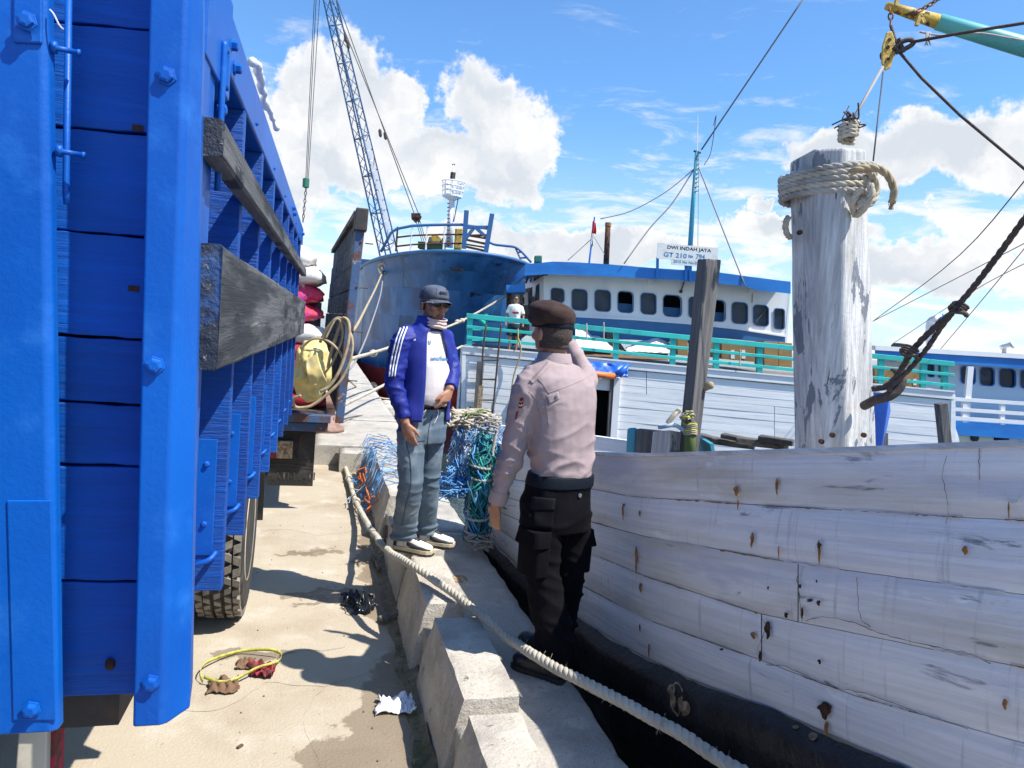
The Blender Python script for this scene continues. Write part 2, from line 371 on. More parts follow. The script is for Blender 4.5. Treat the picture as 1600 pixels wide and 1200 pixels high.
mat('yellow_paint', (.55, .36, .06), .5, peel=((.10, .05, .025), 14., .56, .62), bump=2.)
mat('teal_pole', (.10, .42, .40), .45, peel=((.20, .13, .09), (9, 9, 9), .66, .7), var=((.07, .33, .33), 5., .4, .7))
mat('mast_teal', (.05, .30, .40), .5)
mat('sack_white', (.74, .70, .66), .75, var=((.62, .58, .53), 9., .4, .7), bump=2., bscale=60)
mat('sack_red', (.62, .03, .07), .7, var=((.70, .55, .55), 7., .56, .66), peel=((.55, .05, .25), 11., .55, .6), bump=2., bscale=60)
mat('sack_crimson', (.40, .012, .03), .7, var=((.22, .006, .015), 8., .4, .6), peel=((.6, .4, .4), (12, 12, 30), .68, .72), bump=2., bscale=60)
mat('tarp_yellow', (.62, .48, .17), .55, var=((.70, .59, .30), 8., .45, .7), bump=1.5, bscale=40)
mat('tarp_blue', (.012, .10, .50), .4, var=((.02, .16, .62), 5., .4, .7), bump=3, bscale=12)
mat('tarp_orange', (.72, .17, .03), .5)
mat('tarp_white', (.76, .75, .72), .7, var=((.6, .58, .54), 3., .4, .7))
mat('brown_cloth', (.16, .09, .05), .8)
mat('carton', (.34, .20, .08), .8, var=((.27, .155, .06), 3., .4, .7), rand=.1)
mat('sticker_white', (.78, .78, .76), .6)
mat('sign_white', (.74, .74, .71), .6, var=((.6, .58, .52), 6., .5, .75))
mat('ink_black', (.012, .012, .014), .6)
mat('ink_blue', (.05, .22, .42), .6)
mat('flag_red', (.55, .01, .02), .7)
mat('cream_hull', (.66, .62, .50), .6)
mat('pale_wall', (.55, .63, .66), .6)
mat('green_box', (.02, .14, .09), .6)
mat('skin', (.40, .20, .12), .5, var=((.33, .15, .085), 40., .4, .7), bump=.5, bscale=180)
mat('skin_light', (.42, .20, .115), .5, var=((.35, .155, .085), 40., .4, .7), bump=.5, bscale=180)
mat('hair', (.012, .010, .009), .6, bump=3., bscale=220)
mat('hair_short', (.045, .032, .026), .8, var=((.10, .065, .045), 160., .45, .6), bump=3., bscale=260)
mat('uniform_shirt', (.375, .290, .285), .8, spec=.2, var=((.32, .245, .245), 5., .4, .7), bump=.8, bscale=220)
mat('uniform_seam', (.33, .25, .24), .8)
mat('beret', (.035, .016, .013), .95, var=((.05, .026, .02), 20., .4, .7), bump=1.5, bscale=200)
mat('navy_belt', (.005, .009, .016), .7, spec=.2, bump=1., bscale=120)
mat('black_cloth', (.0035, .003, .005), .9, spec=.12, var=((.006, .0055, .008), 9., .4, .7), bump=1., bscale=120)
mat('black_seam', (.010, .009, .013), .85, spec=.15)
mat('black_leather', (.010, .012, .015), .28, var=((.02, .023, .028), 15., .4, .7), bump=.8, bscale=60)
mat('sole_black', (.014, .014, .014), .7)
mat('maroon_patch', (.20, .015, .03), .7)
mat('yellow_thread', (.6, .5, .25), .8)
mat('jacket_blue', (.014, .024, .21), .55, spec=.3, var=((.020, .034, .28), 6., .4, .7), bump=.5, bscale=120)
mat('jacket_navy', (.012, .014, .04), .6)
mat('stripe_white', (.75, .77, .82), .6)
mat('shirt_white', (.72, .66, .65), .75, var=((.64, .58, .575), 6., .4, .7), bump=.4, bscale=200)
mat('shirt_navy', (.05, .05, .14), .7)
mat('gaiter', (.66, .48, .42), .8, bump=.6, bscale=200)
mat('denim', (.10, .145, .19), .8, var=((.23, .28, .32), 5., .45, .72), var2=((.05, .09, .12), (9, 9, 3), .55, .75), streak=((.30, .36, .37), (30, 30, 6), .62, .8), bump=1., bscale=240)
mat('denim_dark', (.03, .05, .07), .8)
mat('cap_slate', (.07, .085, .12), .8, var=((.10, .12, .16), 15., .4, .7), bump=.8, bscale=240)
mat('cap_dark', (.015, .015, .022), .8)
mat('glasses', (.01, .01, .012), .1)
mat('glasses_arm', (.55, .55, .55), .3)
mat('lips', (.28, .10, .07), .5)
mat('shoe_white', (.72, .70, .66), .55, var=((.55, .5, .42), 15., .5, .7))
mat('shoe_black', (.03, .03, .035), .5)
mat('shoe_sole', (.50, .42, .28), .7)
mat('red_cloth', (.35, .02, .05), .8, var=((.10, .03, .02), 20., .45, .6))
mat('yellow_strap', (.55, .55, .10), .7, var=((.35, .33, .08), 40., .4, .6))
mat('plastic_black', (.012, .014, .017), .25)
mat('paper_white', (.74, .74, .78), .7, var=((.35, .36, .45), 25., .60, .66))
mat('plastic_white', (.78, .77, .75), .35, trans=.1)
mat('bollard_rust', (.23, .13, .10), .8, var=((.32, .20, .16), 6., .4, .6), peel=((.08, .045, .03), 9., .6, .66), bump=3.)
mat('twig', (.12, .07, .035), .9)
mat('weed', (.08, .12, .03), .8)
mat('shorts_dark', (.02, .025, .05), .8)

# wet road: damp patches beside the kerb, glossy where the puddle stands
def wet(name, spots):
    m = MATS[name]; t = NT(m.node_tree); b = next(n for n in t.n if n.type == 'BSDF_PRINCIPLED')
    tc = t.node('ShaderNodeTexCoord', out=3); nz = t.noise(tc, 2.6, 7, .62, 0, out=1)
    p = t.vm('ADD', tc, t.vm('MULTIPLY', t.vm('SUBTRACT', nz, (.5, .5, .5)), (.55, .9, 0)))
    mx = None
    for (x, y, rx, ry) in spots:
        ln = t.math('SUBTRACT', 1., t.vm('LENGTH', t.vm('MULTIPLY', t.vm('SUBTRACT', p, (x, y, 0)), (1/rx, 1/ry, 0)), out=1))
        mx = ln if mx is None else t.math('MAXIMUM', mx, ln)
    damp = t.ramp(mx, 0., .10); pud = t.ramp(mx, .42, .52)
    src = b.inputs['Base Color'].links[0].from_socket
    c1 = t.mix(t.math('MULTIPLY', damp, .62), src, (.15, .105, .062, 1))
    t.l.new(c1, b.inputs['Base Color'])
    t.val(b.inputs['Roughness'], t.math('SUBTRACT', .88, t.math('ADD', t.math('MULTIPLY', damp, .22), t.math('MULTIPLY', pud, .42))))
wet('road_concrete', [(.47, 3.2, .24, .62), (.22, 2.9, .20, .28), (.42, 2.35, .26, .5), (.15, 4.75, .30, .10), (.50, 5.2, .14, 1.1), (-.25, 4.0, .22, .10), (.0, 5.6, .3, .06), (.12, 2.2, .2, .22)])

# ------------------------------------------------------------------ ground, quay, water
road = struct(MB().add([(-40, -12, 0), (.60, -12, 0), (.60, 8.95, 0), (-.02, 9.3, 0), (-.02, 75, 0), (-40, 75, 0)], [(0, 1, 2, 3, 4, 5)]).build('road', 'road_concrete'))
road['label'] = 'sunlit sandy concrete quayside road with damp patches'
struct(MB().box(-40, 1.2, -12, 75, -3.2, -.3).build('quay_wall', 'quay_concrete'))
struct(MB().add([(-400, -60, -1.6), (600, -60, -1.6), (600, 1500, -1.6), (-400, 1500, -1.6)], [(0, 1, 2, 3)]).build('water', None))
m = mat('harbour_water', (.012, .03, .03), .08, var=((.03, .05, .04), .6, .4, .7), bump=60., bscale=2.2, spec=.6)
bpy.data.objects['water'].data.materials.append(m)

def slab_piece(x0, x1, y0, y1, z1, seed, z0=-.3, amp=.006, name='slab', m='quay_concrete'):
    nx = max(2, int((x1-x0)/.07)); ny = max(3, int((y1-y0)/.08))
    nx = min(nx, 14); ny = min(ny, 60)
    def top(i, j):
        x = x0+(x1-x0)*i; y = y0+(y1-y0)*j; z = z1+amp*fbm(V((x*3, y*3, seed)), 1.5)
        e = min(i, 1-i, j*(y1-y0)/(x1-x0), (1-j)*(y1-y0)/(x1-x0))
        if e < .001:
            k = abs(noise.noise(V((x*6, y*6, seed+9))))
            z -= .008+.02*k*k; 
            if i < .001: x += .008*k
            if i > .999: x -= .012+.02*k
        return (x, y, z)
    g = grid_mb(top, nx, ny); n1 = nx+1
    loop = [i for i in range(nx)]+[nx+n1*j for j in range(ny)]+[n1*ny+i for i in range(nx, 0, -1)]+[n1*j for j in range(ny, 0, -1)]
    o = len(g.v); g.v += [(g.v[i][0], g.v[i][1], z0) for i in loop]
    for k in range(len(loop)): k2 = (k+1) % len(loop); g.f.append((loop[k], loop[k2], o+k2, o+k))
    ob = g.build(name, m, smooth=True)
    for p in ob.data.polygons: p.use_smooth = abs(p.normal.z) > .6
    return ob
quay = struct(bpy.data.objects.new('quay', None)); COL.objects.link(quay); quay['_w'] = (0., 0., 0.); quay['label'] = 'concrete quay edge beside the white wooden hull'
ys = [-.9, 2.35, 5.35, 8.6]
for i in range(3):
    s_ = slab_piece(.60, 1.21, ys[i]+.006, ys[i+1]-.006, .25+[0, .006, -.004][i], i*3.1); adopt(s_, quay)
yy = 9.0
for i, L in enumerate([2.3, 3.1, 3.2, 3.1, 3.2, 3.4, 3.4, 3.4, 3.5]):
    s_ = slab_piece(-.02+.0*i, 1.22, yy+.01, yy+L-.01, .25+.008*(i % 2), 20+i); adopt(s_, quay); yy += L
s_ = slab_piece(.28, 1.21, 8.61, 8.98, .235, 77); adopt(s_, quay)
# mud gutter between road and kerb
def gut(i, j):
    y = 1.0+7.6*j; x = .47+.11*i+.05*fbm(V((y*2.2, i, 3.)), 1.); edge = (1-i)
    return (x, y, .004+.035*i*i+.012*fbm(V((x*14, y*9, 1.)), 1.)*i-(.012 if i == 0 else 0))
stuff(grid_mb(gut, 8, 150).build('mud', 'mud', smooth=True))
rr = random.Random(5); wd = MB()
for _ in range(420):
    y = rr.choice([rr.uniform(2.3, 3.7), rr.uniform(2.3, 6.)]); x = .50+rr.gauss(0, .02); h = rr.uniform(.006, .02)
    d = V((rr.gauss(0, .5), rr.gauss(0, .5), 1)).normalized()*h; wd.tube([(x, y, .03), V((x, y, .03))+d], [.0016, .0006], 3)
stuff(wd.build('weeds', 'weed'))

def kerb_block(y0, y1, label, x0=.545, x1=.815, z=.37, seed=0, tilt=0., dx=0.):
    bm = bmesh.new()
    nx, ny, nz = 8, max(10, int((y1-y0)/.035)), 9; vs = {}
    def P(i, j, k):
        a, b, c = i/nx, j/ny, k/nz
        xl = x0+.07*c**1.3; xr = x1; x = xl+(xr-xl)*a; y = y0+(y1-y0)*b; zz = z*c+tilt*(x-x0)
        # chamfered rims
        e = 0
        ed = sum([i in (0, nx), j in (0, ny), k == nz])
        p = V((x, y, zz)); cen = V(((x0+x1)/2, (y0+y1)/2, z/2))
        n_ = noise.noise(p*7+V((seed, 0, 0))); n2 = noise.noise(p*22+V((seed, 5, 0)))
        if k > 0:
            if ed >= 2: chip = .004+.020*max(0, n_-.12)+.006*abs(n2); p += V((((1 if i == 0 else -1) if i in (0, nx) else 0)*chip*.7, ((1 if j == 0 else -1) if j in (0, ny) else 0)*chip*.8, -chip*.6 if k == nz else 0))
            p += V((n_*.003, n2*.003, n_*.004+n2*.0015))
        return p+V((dx, 0, 0))
    def vert(i, j, k):
        if (i, j, k) not in vs: vs[i, j, k] = bm.verts.new(P(i, j, k))
        return vs[i, j, k]
    for i in range(nx):
        for j in range(ny): bm.faces.new([vert(i, j, nz), vert(i+1, j, nz), vert(i+1, j+1, nz), vert(i, j+1, nz)])
    for k in range(nz):
        for j in range(ny):
            for i in (0, nx): bm.faces.new([vert(i, j, k), vert(i, j+1, k), vert(i, j+1, k+1), vert(i, j, k+1)])
        for i in range(nx):
            for j in (0, ny): bm.faces.new([vert(i, j, k), vert(i+1, j, k), vert(i+1, j, k+1), vert(i, j, k+1)])
    bmesh.ops.recalc_face_normals(bm, faces=bm.faces[:])
    me = bpy.data.meshes.new('kerb_block'); bm.to_mesh(me); bm.free()
    for p in me.polygons: p.use_smooth = True
    o = link('kerb_block', me, 'block_concrete'); md = o.modifiers.new('e', 'EDGE_SPLIT'); md.split_angle = math.radians(42)
    return tag(o, label, 'kerb block', 'concrete kerb blocks along the quay')
kb = [(1.35, 2.57, 'grey concrete kerb block closest to the camera, cut by the bottom of the photo', .37, .0),
      (2.70, 3.51, 'concrete kerb block beside the policeman boots, next to the damp patch', .36, .01),
      (3.66, 4.44, 'concrete kerb block whose far end the man in sneakers stands on', .37, -.005),
      (4.55, 5.52, 'concrete kerb block just behind the man in sneakers', .37, .006),
      (5.93, 6.72, 'chipped concrete kerb block past the gap with loose timber', .39, .0),
      (6.80, 7.58, 'concrete kerb block with blue net draped over its middle', .38, .004),
      (7.66, 8.40, 'farthest concrete kerb block, under the blue net near the bollard', .37, 0.)]
for i, (a, b, l, z_, dx_) in enumerate(kb): kerb_block(a, b, l, z=z_, seed=i*7.3, dx=dx_, x1=.825+.025*(i % 2))
o = MB().bar((.57, 5.80, .12), (.86, 5.72, .13), .07, .09).build('timber_offcut', 'timber', bevel=.006); tag(o, 'small weathered timber offcut wedged in the gap between kerb blocks', 'timber')
o = MB().bar((.47, 5.55, .03), (.50, 5.15, .03), .022, .02).build('wood_stick', 'timber'); tag(o, 'thin wood stick lying in the gutter beside the mooring rope', 'stick')
o = MB().bar((.44, 4.28, .03), (.56, 4.34, .05), .05, .02).build('wood_chip', 'timber'); tag(o, 'pale flat wood chip against the kerb below the sneakers', 'wood chip')
for (x, y, l) in [(.95, 4.32, 'small flat sandy crust lying on the quay beside the white sneakers')]:
    def crust(i, j): a = 6.283*i; r = j*(.06+.03*noise.noise(V((math.cos(a)*1.4, math.sin(a)*1.4, 0)))); return (x-.05+r*1.6*math.cos(a), y+r*math.sin(a), .256+.010*(1-j)+.004*noise.noise(V((r*90, a*3, 0))))
    tag(grid_mb(crust, 16, 5).build('sand_crust', 'bare_wood'), l, 'crust')

# ------------------------------------------------------------------ blue truck (right-hand neighbour of the camera)
def sx(y): return -.24+.011*(y-1.5)
trk = thing('blue_truck', 'bright blue timber-sided cargo truck parked along the quay', 'truck', (-1.3, 4, 0))
def tb(m_, x0, x1, y0, y1, z0, z1):      # box in the truck's slightly turned frame
    return m_.hexa([(sx(y0)+x0, y0, z0), (sx(y0)+x1, y0, z0), (sx(y1)+x1, y1, z0), (sx(y1)+x0, y1, z0), (sx(y0)+x0, y0, z1), (sx(y0)+x1, y0, z1), (sx(y1)+x1, y1, z1), (sx(y1)+x0, y1, z1)])
def bolt(p, ax, r=.010, L=.008, m_='blue_paint', parent=None):
    mb = MB(); mb.lathe(p, ax, [(r*1.35, 0), (r*1.35, L*.25), (r, L*.3), (r, L), (r*.6, L*1.15)], 6)
    o = mb.build('bolt', m_, parent or trk, bevel=.0008); return o
# front bulkhead planks
seams = [(-90, -88), (45, 47), (205, 209), (362, 371), (525, 531), (625, 634), (725, 729), (903, 908), (1085, 1083)]
for k in range(len(seams)-1):
    (l0, r0), (l1, r1) = seams[k], seams[k+1]; gap = 2.2
    ptsf = [PY(96, l1-gap*(k < 7), 1.455), PY(240, r1-gap*(k < 7)+1.2, 1.455), PY(245, r0+gap+1, 1.455), PY(96, l0+gap, 1.455)]
    yo = random.uniform(-.003, .003)
    f_ = [V((p.x, p.y+yo, p.z)) for p in ptsf]
    # extend left behind the frame's edge
    f_[0].x = f_[3].x = -.60
    bk = [p+V((0, .03, 0)) for p in f_]
    nrow = 14; mb = MB(); 
    def edge(a, b, sgn):
        out = []
        for i in range(nrow+1):
            t = i/nrow; q = a.lerp(b, t); q.z += sgn*(.0022*noise.noise(V((t*5, k*3.7, sgn)))+.0016*noise.noise(V((t*17, k*9.7, sgn)))); out.append(q)
        return out
    lo = edge(f_[0], f_[1], -1); hi = edge(f_[3], f_[2], 1)
    vs = lo+hi+[q+V((0, .03, 0)) for q in lo]+[q+V((0, .03, 0)) for q in hi]; n1 = nrow+1; fs = []
    for i in range(nrow): fs += [(i, i+1, n1+i+1, n1+i), (2*n1+i, 3*n1+i, 3*n1+i+1, 2*n1+i+1), (i, 2*n1+i, 2*n1+i+1, i+1), (n1+i, n1+i+1, 3*n1+i+1, 3*n1+i)]
    fs += [(0, n1, 3*n1, 2*n1), (nrow, 2*n1+nrow, 3*n1+nrow, n1+nrow)]
    mb.add(vs, fs); mb.build('plank', 'blue_plank', trk, bevel=.0025)
MB().box(-2.3, -.29, 1.490, 1.51, 1.14, 2.6).build('backing_board', 'dark_inside', trk)
for (u, v) in [(216, 200), (210, 451)]: 
    p = PY(u, v, 1.452); MB().box(p.x-.010, p.x+.008, p.y-.0015, p.y+.006, p.z-.005, p.z+.005).build('rust_patch', 'rust', trk)
p = PY(172, 1038, 1.452); MB().ell(p, (.009, 0, 0), (0, .006, 0), (0, 0, .012)).build('knot', 'rust_dark', trk, smooth=True)
def post(px, y0, y1, name='post', m_='blue_paint', sub=6):  # px: list of (u_top, u_bottom, y) profile points going round
    mb = MB(); zt, zb = 2.75, PZ(230, 1130, 1.0).z
    rings = []
    for k in range(9):
        t = k/8; ring = []
        for (ut, ub, y) in px:
            a = PY(ut, 0, y); b = PY(ub, 1130, y); z = 1.085+(2.75-1.085)*t; s_ = (z-b.z)/(a.z-b.z)
            q = b.lerp(a, s_); q.y = y; q.z = z; ring.append(q)
        rings.append(ring)
    mb.loft(rings); return mb.build(name, m_, trk, bevel=.004, seg=3)
post([(234, 208, 1.345), (288, 250, 1.345), (298, 262, 1.352), (318, 296, 1.40), (322, 300, 1.50), (234, 208, 1.50)], 0, 0, 'corner_post')
post([(-60, -60, 1.345), (62, 78, 1.345), (76, 92, 1.352), (84, 99, 1.372), (84, 99, 1.424), (-60, -60, 1.424)], 0, 0, 'post')
# lapped lower strip on the left post
for (a, b, c, d, y) in [((10, 780), (118, 780), (100, 1128), (20, 1128), 1.342)]:
    pts = [PY(*q, 1.342) for q in ((20, 1126), (88, 1126), (80, 782), (10, 782))]
    MB().hexa([pts[0], pts[1], pts[1]+V((0, .004, 0)), pts[0]+V((0, .004, 0)), pts[3], pts[2], pts[2]+V((0, .004, 0)), pts[3]+V((0, .004, 0))]).build('post_cladding', 'blue_paint', trk, bevel=.002)
pts = [PY(*q, 1.34) for q in ((20, 66), (66, 68), (66, -70), (20, -70))]
MB().hexa([pts[0], pts[1], pts[1]+V((0, .006, 0)), pts[0]+V((0, .006, 0)), pts[3], pts[2], pts[2]+V((0, .006, 0)), pts[3]+V((0, .006, 0))]).build('metal_plate', 'blue_paint', trk, bevel=.003)
for (u, v) in [(260, 119), (242, 571), (236, 1067)]: bolt(PY(u, v, 1.345), (0, -1, 0), .0125, .010)
bolt(PY(42, 33, 1.333), (0, -1, 0), .012, .01); bolt(PY(49, 1108, 1.338), (0, -1, 0), .0115, .01)
for (u, v) in [(80, 73), (88, 235)]:
    p = PY(u, v, 1.36); MB().lathe(p, (1, .1, -.05), [(.010, 0), (.010, .008), (.0045, .009), (.0045, .036), (.006, .037), (.006, .041)], 10).build('pin', 'blue_paint', trk, smooth=True)
a = PY(108, -60, 1.39); b = PY(103, 300, 1.39); MB().tube([a, b, b+V((.002, 0, -.02))], .0055, 8).build('locking_rod', 'blue_paint', trk, smooth=True)
MB().tube(cr([PY(78, 15, 1.345), PY(84, 22, 1.34), PY(92, 38, 1.338), PY(99, 46, 1.34)]), .0014, 5).build('wire_tie', 'white_post', trk)
# side: inner wall planks, stakes, rails, boards
zf = 1.10
for k in range(6):
    z0 = zf+k*.232; z1 = z0+.226
    for (ya, yb) in ((1.51, 3.8), (3.805, 6.1)):
        mb = MB(); tb(mb, -.125+random.uniform(-.003, .003), -.10, ya, yb, z0, z1); mb.build('plank', 'blue_plank', trk, bevel=.003)
for (ya, yb, wd_, m_) in ((1.50, 1.57, 0., 'blue_paint'), (1.575, 1.655, -.004, 'blue_paint')):    # flush uprights beside the corner
    mb = MB(); tb(mb, -.10, wd_, ya, yb, 1.09, 2.50); mb.build('upright', m_, trk, bevel=.004)
ys_st = [1.80+.0, 2.10, 2.62, 3.14, 3.66, 4.18, 4.70, 5.22, 5.70, 6.02]
ys_st = [2.13, 2.66, 3.19, 3.72, 4.25, 4.78, 5.31, 5.82]
for i, y in enumerate(ys_st):
    mb = MB(); zb = 1.035-.0*i; tb(mb, -.098, -.002, y, y+.045, zb, 2.37); mb.build('stake', 'blue_grain', trk, bevel=.003)
    mb = MB(); x0 = sx(y)
    mb.box(x0-.085, x0-.03, y-.006, y-.001, 1.14, 1.47); pl = mb.build('stake_strap', 'blue_paint', trk, bevel=.002)
    for z in (1.23, 1.40): bolt((x0-.055, y-.006, z), (0, -1, 0), .007, .007, parent=pl)
    MB().tube(cr([(x0-.098, y-.012, 1.10), (x0-.07, y-.03, 1.12), (x0-.035, y-.03, 1.135), (x0-.02, y-.008, 1.15)]), .008, 7).build('hook', 'blue_paint', trk, smooth=True)
mb = MB(); tb(mb, -.10, .0, 1.655, 6.1, 2.37, 2.50); mb.build('top_rail', 'blue_paint', trk, bevel=.006)
mb = MB(); tb(mb, -.11, .004, 1.49, 1.80, 2.30, 2.512); mb.build('corner_gusset', 'blue_paint', trk, bevel=.004)
# shade recess lower lip and floor beam
mb = MB(); tb(mb, -.30, -.105, 1.51, 6.1, 1.00, 1.095); mb.build('floor_beam', 'dark_steel', trk)
mb = MB(); tb(mb, -2.2, -.31, 1.5, 6.1, 1.03, 1.09); mb.build('floor', 'old_wood', trk)
# inverted-U strap iron near the corner
y0 = 1.69; x = sx(y0)+.008
MB().tube(cr([(x, 1.665, 2.08), (x, 1.665, 2.36), (x, 1.672, 2.375), (x, 1.70, 2.38), (x, 1.708, 2.365), (x, 1.71, 2.30)]), .007, 8).build('strap_iron', 'blue_paint', trk, smooth=True)
for (y, z) in ((1.80, 2.425), (1.88, 2.40), (1.675, 2.25), (4.5, 2.44), (4.6, 2.42), (5.9, 2.44)):
    bolt((sx(y), y, z), (1, 0, 0), .012, .016)
# rope hook lugs along the rail
for y in (2.4, 3.1, 3.8, 4.9, 5.5): bolt((sx(y)-.0, y, 2.40), (1, 0, 0), .005, .006)
# rubbing boards
def board(y0, y1, z0a, z1a, z0b, z1b, t, name):
    n = 34; rings = []
    for i in range(n+1):
        q = i/n; y = y0+(y1-y0)*q; a = z0a+(z0b-z0a)*q; b = z1a+(z1b-z1a)*q; x = sx(y)+.002
        j = [noise.noise(V((y*3, s_*5, z0a*9)))*.003 for s_ in range(8)]
        if i == 0: j = [x_*2.5 for x_ in j]
        c = .006
        rings.append([(x, y+j[0], a), (x+t-c+j[1], y+j[5]*2, a+j[2]), (x+t+j[3]*.6, y+j[5], a+c+j[4]), (x+t+j[5]*.6, y+j[2], b-c+j[6]), (x+t-c, y+j[1]*2, b+j[7]), (x, y, b)])
    mb = MB().loft(rings); o = mb.build(name, 'black_board', trk)
    o.data.materials.append(MATS['black_chipped'])
    for p in o.data.polygons:
        if p.normal.y < -.6: p.material_index = 1
    return o
bu = board(1.50, 6.12, 2.118, 2.190, 2.125, 2.185, .038, 'rubbing_board')
bl = board(1.50, 6.12, 1.712, 1.955, 1.665, 1.925, .045, 'rubbing_board')
for bd, z, zs in ((bu, 2.152, (0,)), (bl, 1.82, (-.06, .05))):
    for k in range(11):
        y = 1.62+k*.42+random.uniform(-.03, .03)
        for dz in zs:
            if k and dz and random.random() < .45: continue
            MB().lathe((sx(y)+(.037 if bd is bu else .044), y, z+dz+random.uniform(-.02, .02)), (1, 0, 0), [(.009, -.004), (.009, .001), (.004, .0016)], 8).build('bolt_hole', 'rust_dark', bd)
# bolts pads, wheels, flap
def make_wheel():
    e = bpy.data.objects.new('wheel', None)
    mb = MB(); R, wd_ = .50, .245
    prof = [(.30, -.12), (.40, -.128), (.455, -.125), (.478, -.108), (.485, -.05), (.487, 0), (.485, .05), (.478, .108), (.455, .125), (.40, .128), (.30, .12)]
    mb.lathe((0, 0, 0), (1, 0, 0), prof, 56)
    ty = mb.build('tyre', 'tyre', smooth=True)
    tr = MB(); n = 46
    for i in range(n):
        a = 6.28318*i/n
        for (xx, hw, off, hy) in ((-.098, .020, 0, .0235), (.098, .020, .5, .0235), (-.055, .018, .25, .0205), (.0, .018, .7, .0205), (.055, .018, .2, .0205)):
            aa = a+off*6.28318/n; r = .487 if abs(xx) < .09 else .480
            er = V((0, math.cos(aa), math.sin(aa))); et = V((0, -math.sin(aa), math.cos(aa))); ex = V((1, 0, 0))
            sk = ex*(hw*.92)+et*(.008 if (i % 2) else -.008)
            tr.obox(er*(r+.012)+ex*xx, sk, et*hy, er*.016)
    o2 = tr.build('tread', 'tread_dust', ty, bevel=.0)
    rm = MB().lathe((0, 0, 0), (1, 0, 0), [(.01, .02), (.10, .02), (.11, .06), (.16, .06), (.18, .0), (.25, .005), (.275, .10), (.305, .125), (.31, .11), (.29, -.1), (.1, -.1), (.01, -.1)], 40).build('rim', 'cream_rim', ty, smooth=True)
    for k in range(8):
        a = 6.283*k/8; MB().lathe((.06, .135*math.cos(a), .135*math.sin(a)), (1, 0, 0), [(.014, 0), (.014, .02), (.008, .03)], 6).build('wheel_nut', 'dark_steel', ty)
    bpy.data.objects.remove(e); return ty
def add_wheel(loc, parent, src=[None]):
    if src[0] is None: src[0] = make_wheel(); t_ = src[0]
    else: t_ = copy_tree(src[0])
    t_.parent = parent; t_.location = V(loc)-V(parent['_w']); t_.name = 'wheel'; return t_
for x in (-.475, -.80, -2.0, -2.3): wh = add_wheel((x, 4.56, .505), trk)
MB().tube([(-.4, 4.56, .5), (-2.3, 4.56, .5)], .07, 10).build('axle', 'dark_steel', trk)
MB().box(-1.0, -.85, 1.0, 6.0, .72, .98).build('chassis_rail', 'dark_steel', trk); MB().box(-1.95, -1.8, 1.0, 6.0, .72, .98).build('chassis_rail', 'dark_steel', trk)
MB().box(-.62, -.33, 5.26, 5.27, .36, 1.0).build('mudflap', 'black_rubber', trk)
MB().box(-.56, -.53, 1.30, 1.42, .70, 1.10).build('step_bracket', 'cream_rim', trk)
# the cab lies beside and behind the camera
cab = MB().box(-2.25, -.62, -.9, 1.1, .75, 2.1).build('cab', 'blue_paint', trk, bevel=.05)
MB().box(-.615, -.60, -.7, .1, 1.45, 2.0).build('cab_window', 'window_glass', trk); MB().lathe((-.50, .1, .505), (1, 0, 0), [(.30, -.1), (.5, -.1), (.5, .1), (.30, .1)], 30).build('front_tyre', 'tyre', trk)
# cream and red chassis post under the left corner
pa = [PY(*q, 1.50) for q in ((22, 1230), (72, 1230), (74, 1125), (30, 1125))]; 
MB().hexa([pa[0], pa[1], pa[1]+V((0, .06, 0)), pa[0]+V((0, .06, 0)), pa[3], pa[2], pa[2]+V((0, .06, 0)), pa[3]+V((0, .06, 0))]).build('bumper_post', 'cream_rim', trk, bevel=.003)
pa = [PY(*q, 1.52) for q in ((70, 1230), (84, 1230), (86, 1125), (72, 1125))]; 
MB().hexa([pa[0], pa[1], pa[1]+V((0, .06, 0)), pa[0]+V((0, .06, 0)), pa[3], pa[2], pa[2]+V((0, .06, 0)), pa[3]+V((0, .06, 0))]).build('reflector_strip', 'red_cloth', trk, bevel=.003)
# white plastic sheet drooping over the top rail
shp_ = cr([Q(u, v, D) for u, v, D in ((394, 96, 2.45), (402, 100, 2.5), (406, 122, 2.6), (412, 150, 2.8), (422, 178, 3.05), (430, 202, 3.2))], 8)
o = MB().tube([p+noise.noise_vector(p*14)*.016 for p in shp_], [.013+.010*noise.noise(p*23) for p in shp_], 9).build('plastic_sheet', 'plastic_white', smooth=True); tag(o, 'twisted white plastic sheet drooping over the top rail of the blue truck', 'plastic sheet')

# ------------------------------------------------------------------ wooden truck standing tail to tail with the blue one
w2 = thing('wooden_truck', 'weathered wooden cargo truck with dark plank side, open tail facing the blue truck', 'truck', (-1.0, 9, 0))
def wx(y): return .16-.036*(y-6.7)      # inner face of its right wall
rnd = random.Random(3)
rows = 8
for k in range(rows):
    z0 = .97+k*.222; z1 = z0+.212; lean = .062*k
    ya = 6.72+rnd.uniform(-.03, .03)
    for (a, b) in ((ya, 8.3), (8.31, 9.8), (9.81, 11.2)):
        j = rnd.uniform(-.006, .006); x0 = wx(a)+j+lean*.22; x1 = wx(b)+j+lean*.22
        MB().hexa([(x0, a, z0), (x0+.035, a, z0), (x1+.035, b, z0), (x1, b, z0), (x0+.006, a, z1), (x0+.041, a, z1), (x1+.041, b, z1), (x1+.006, b, z1)]).build('plank', 'old_wood', w2, bevel=.004)
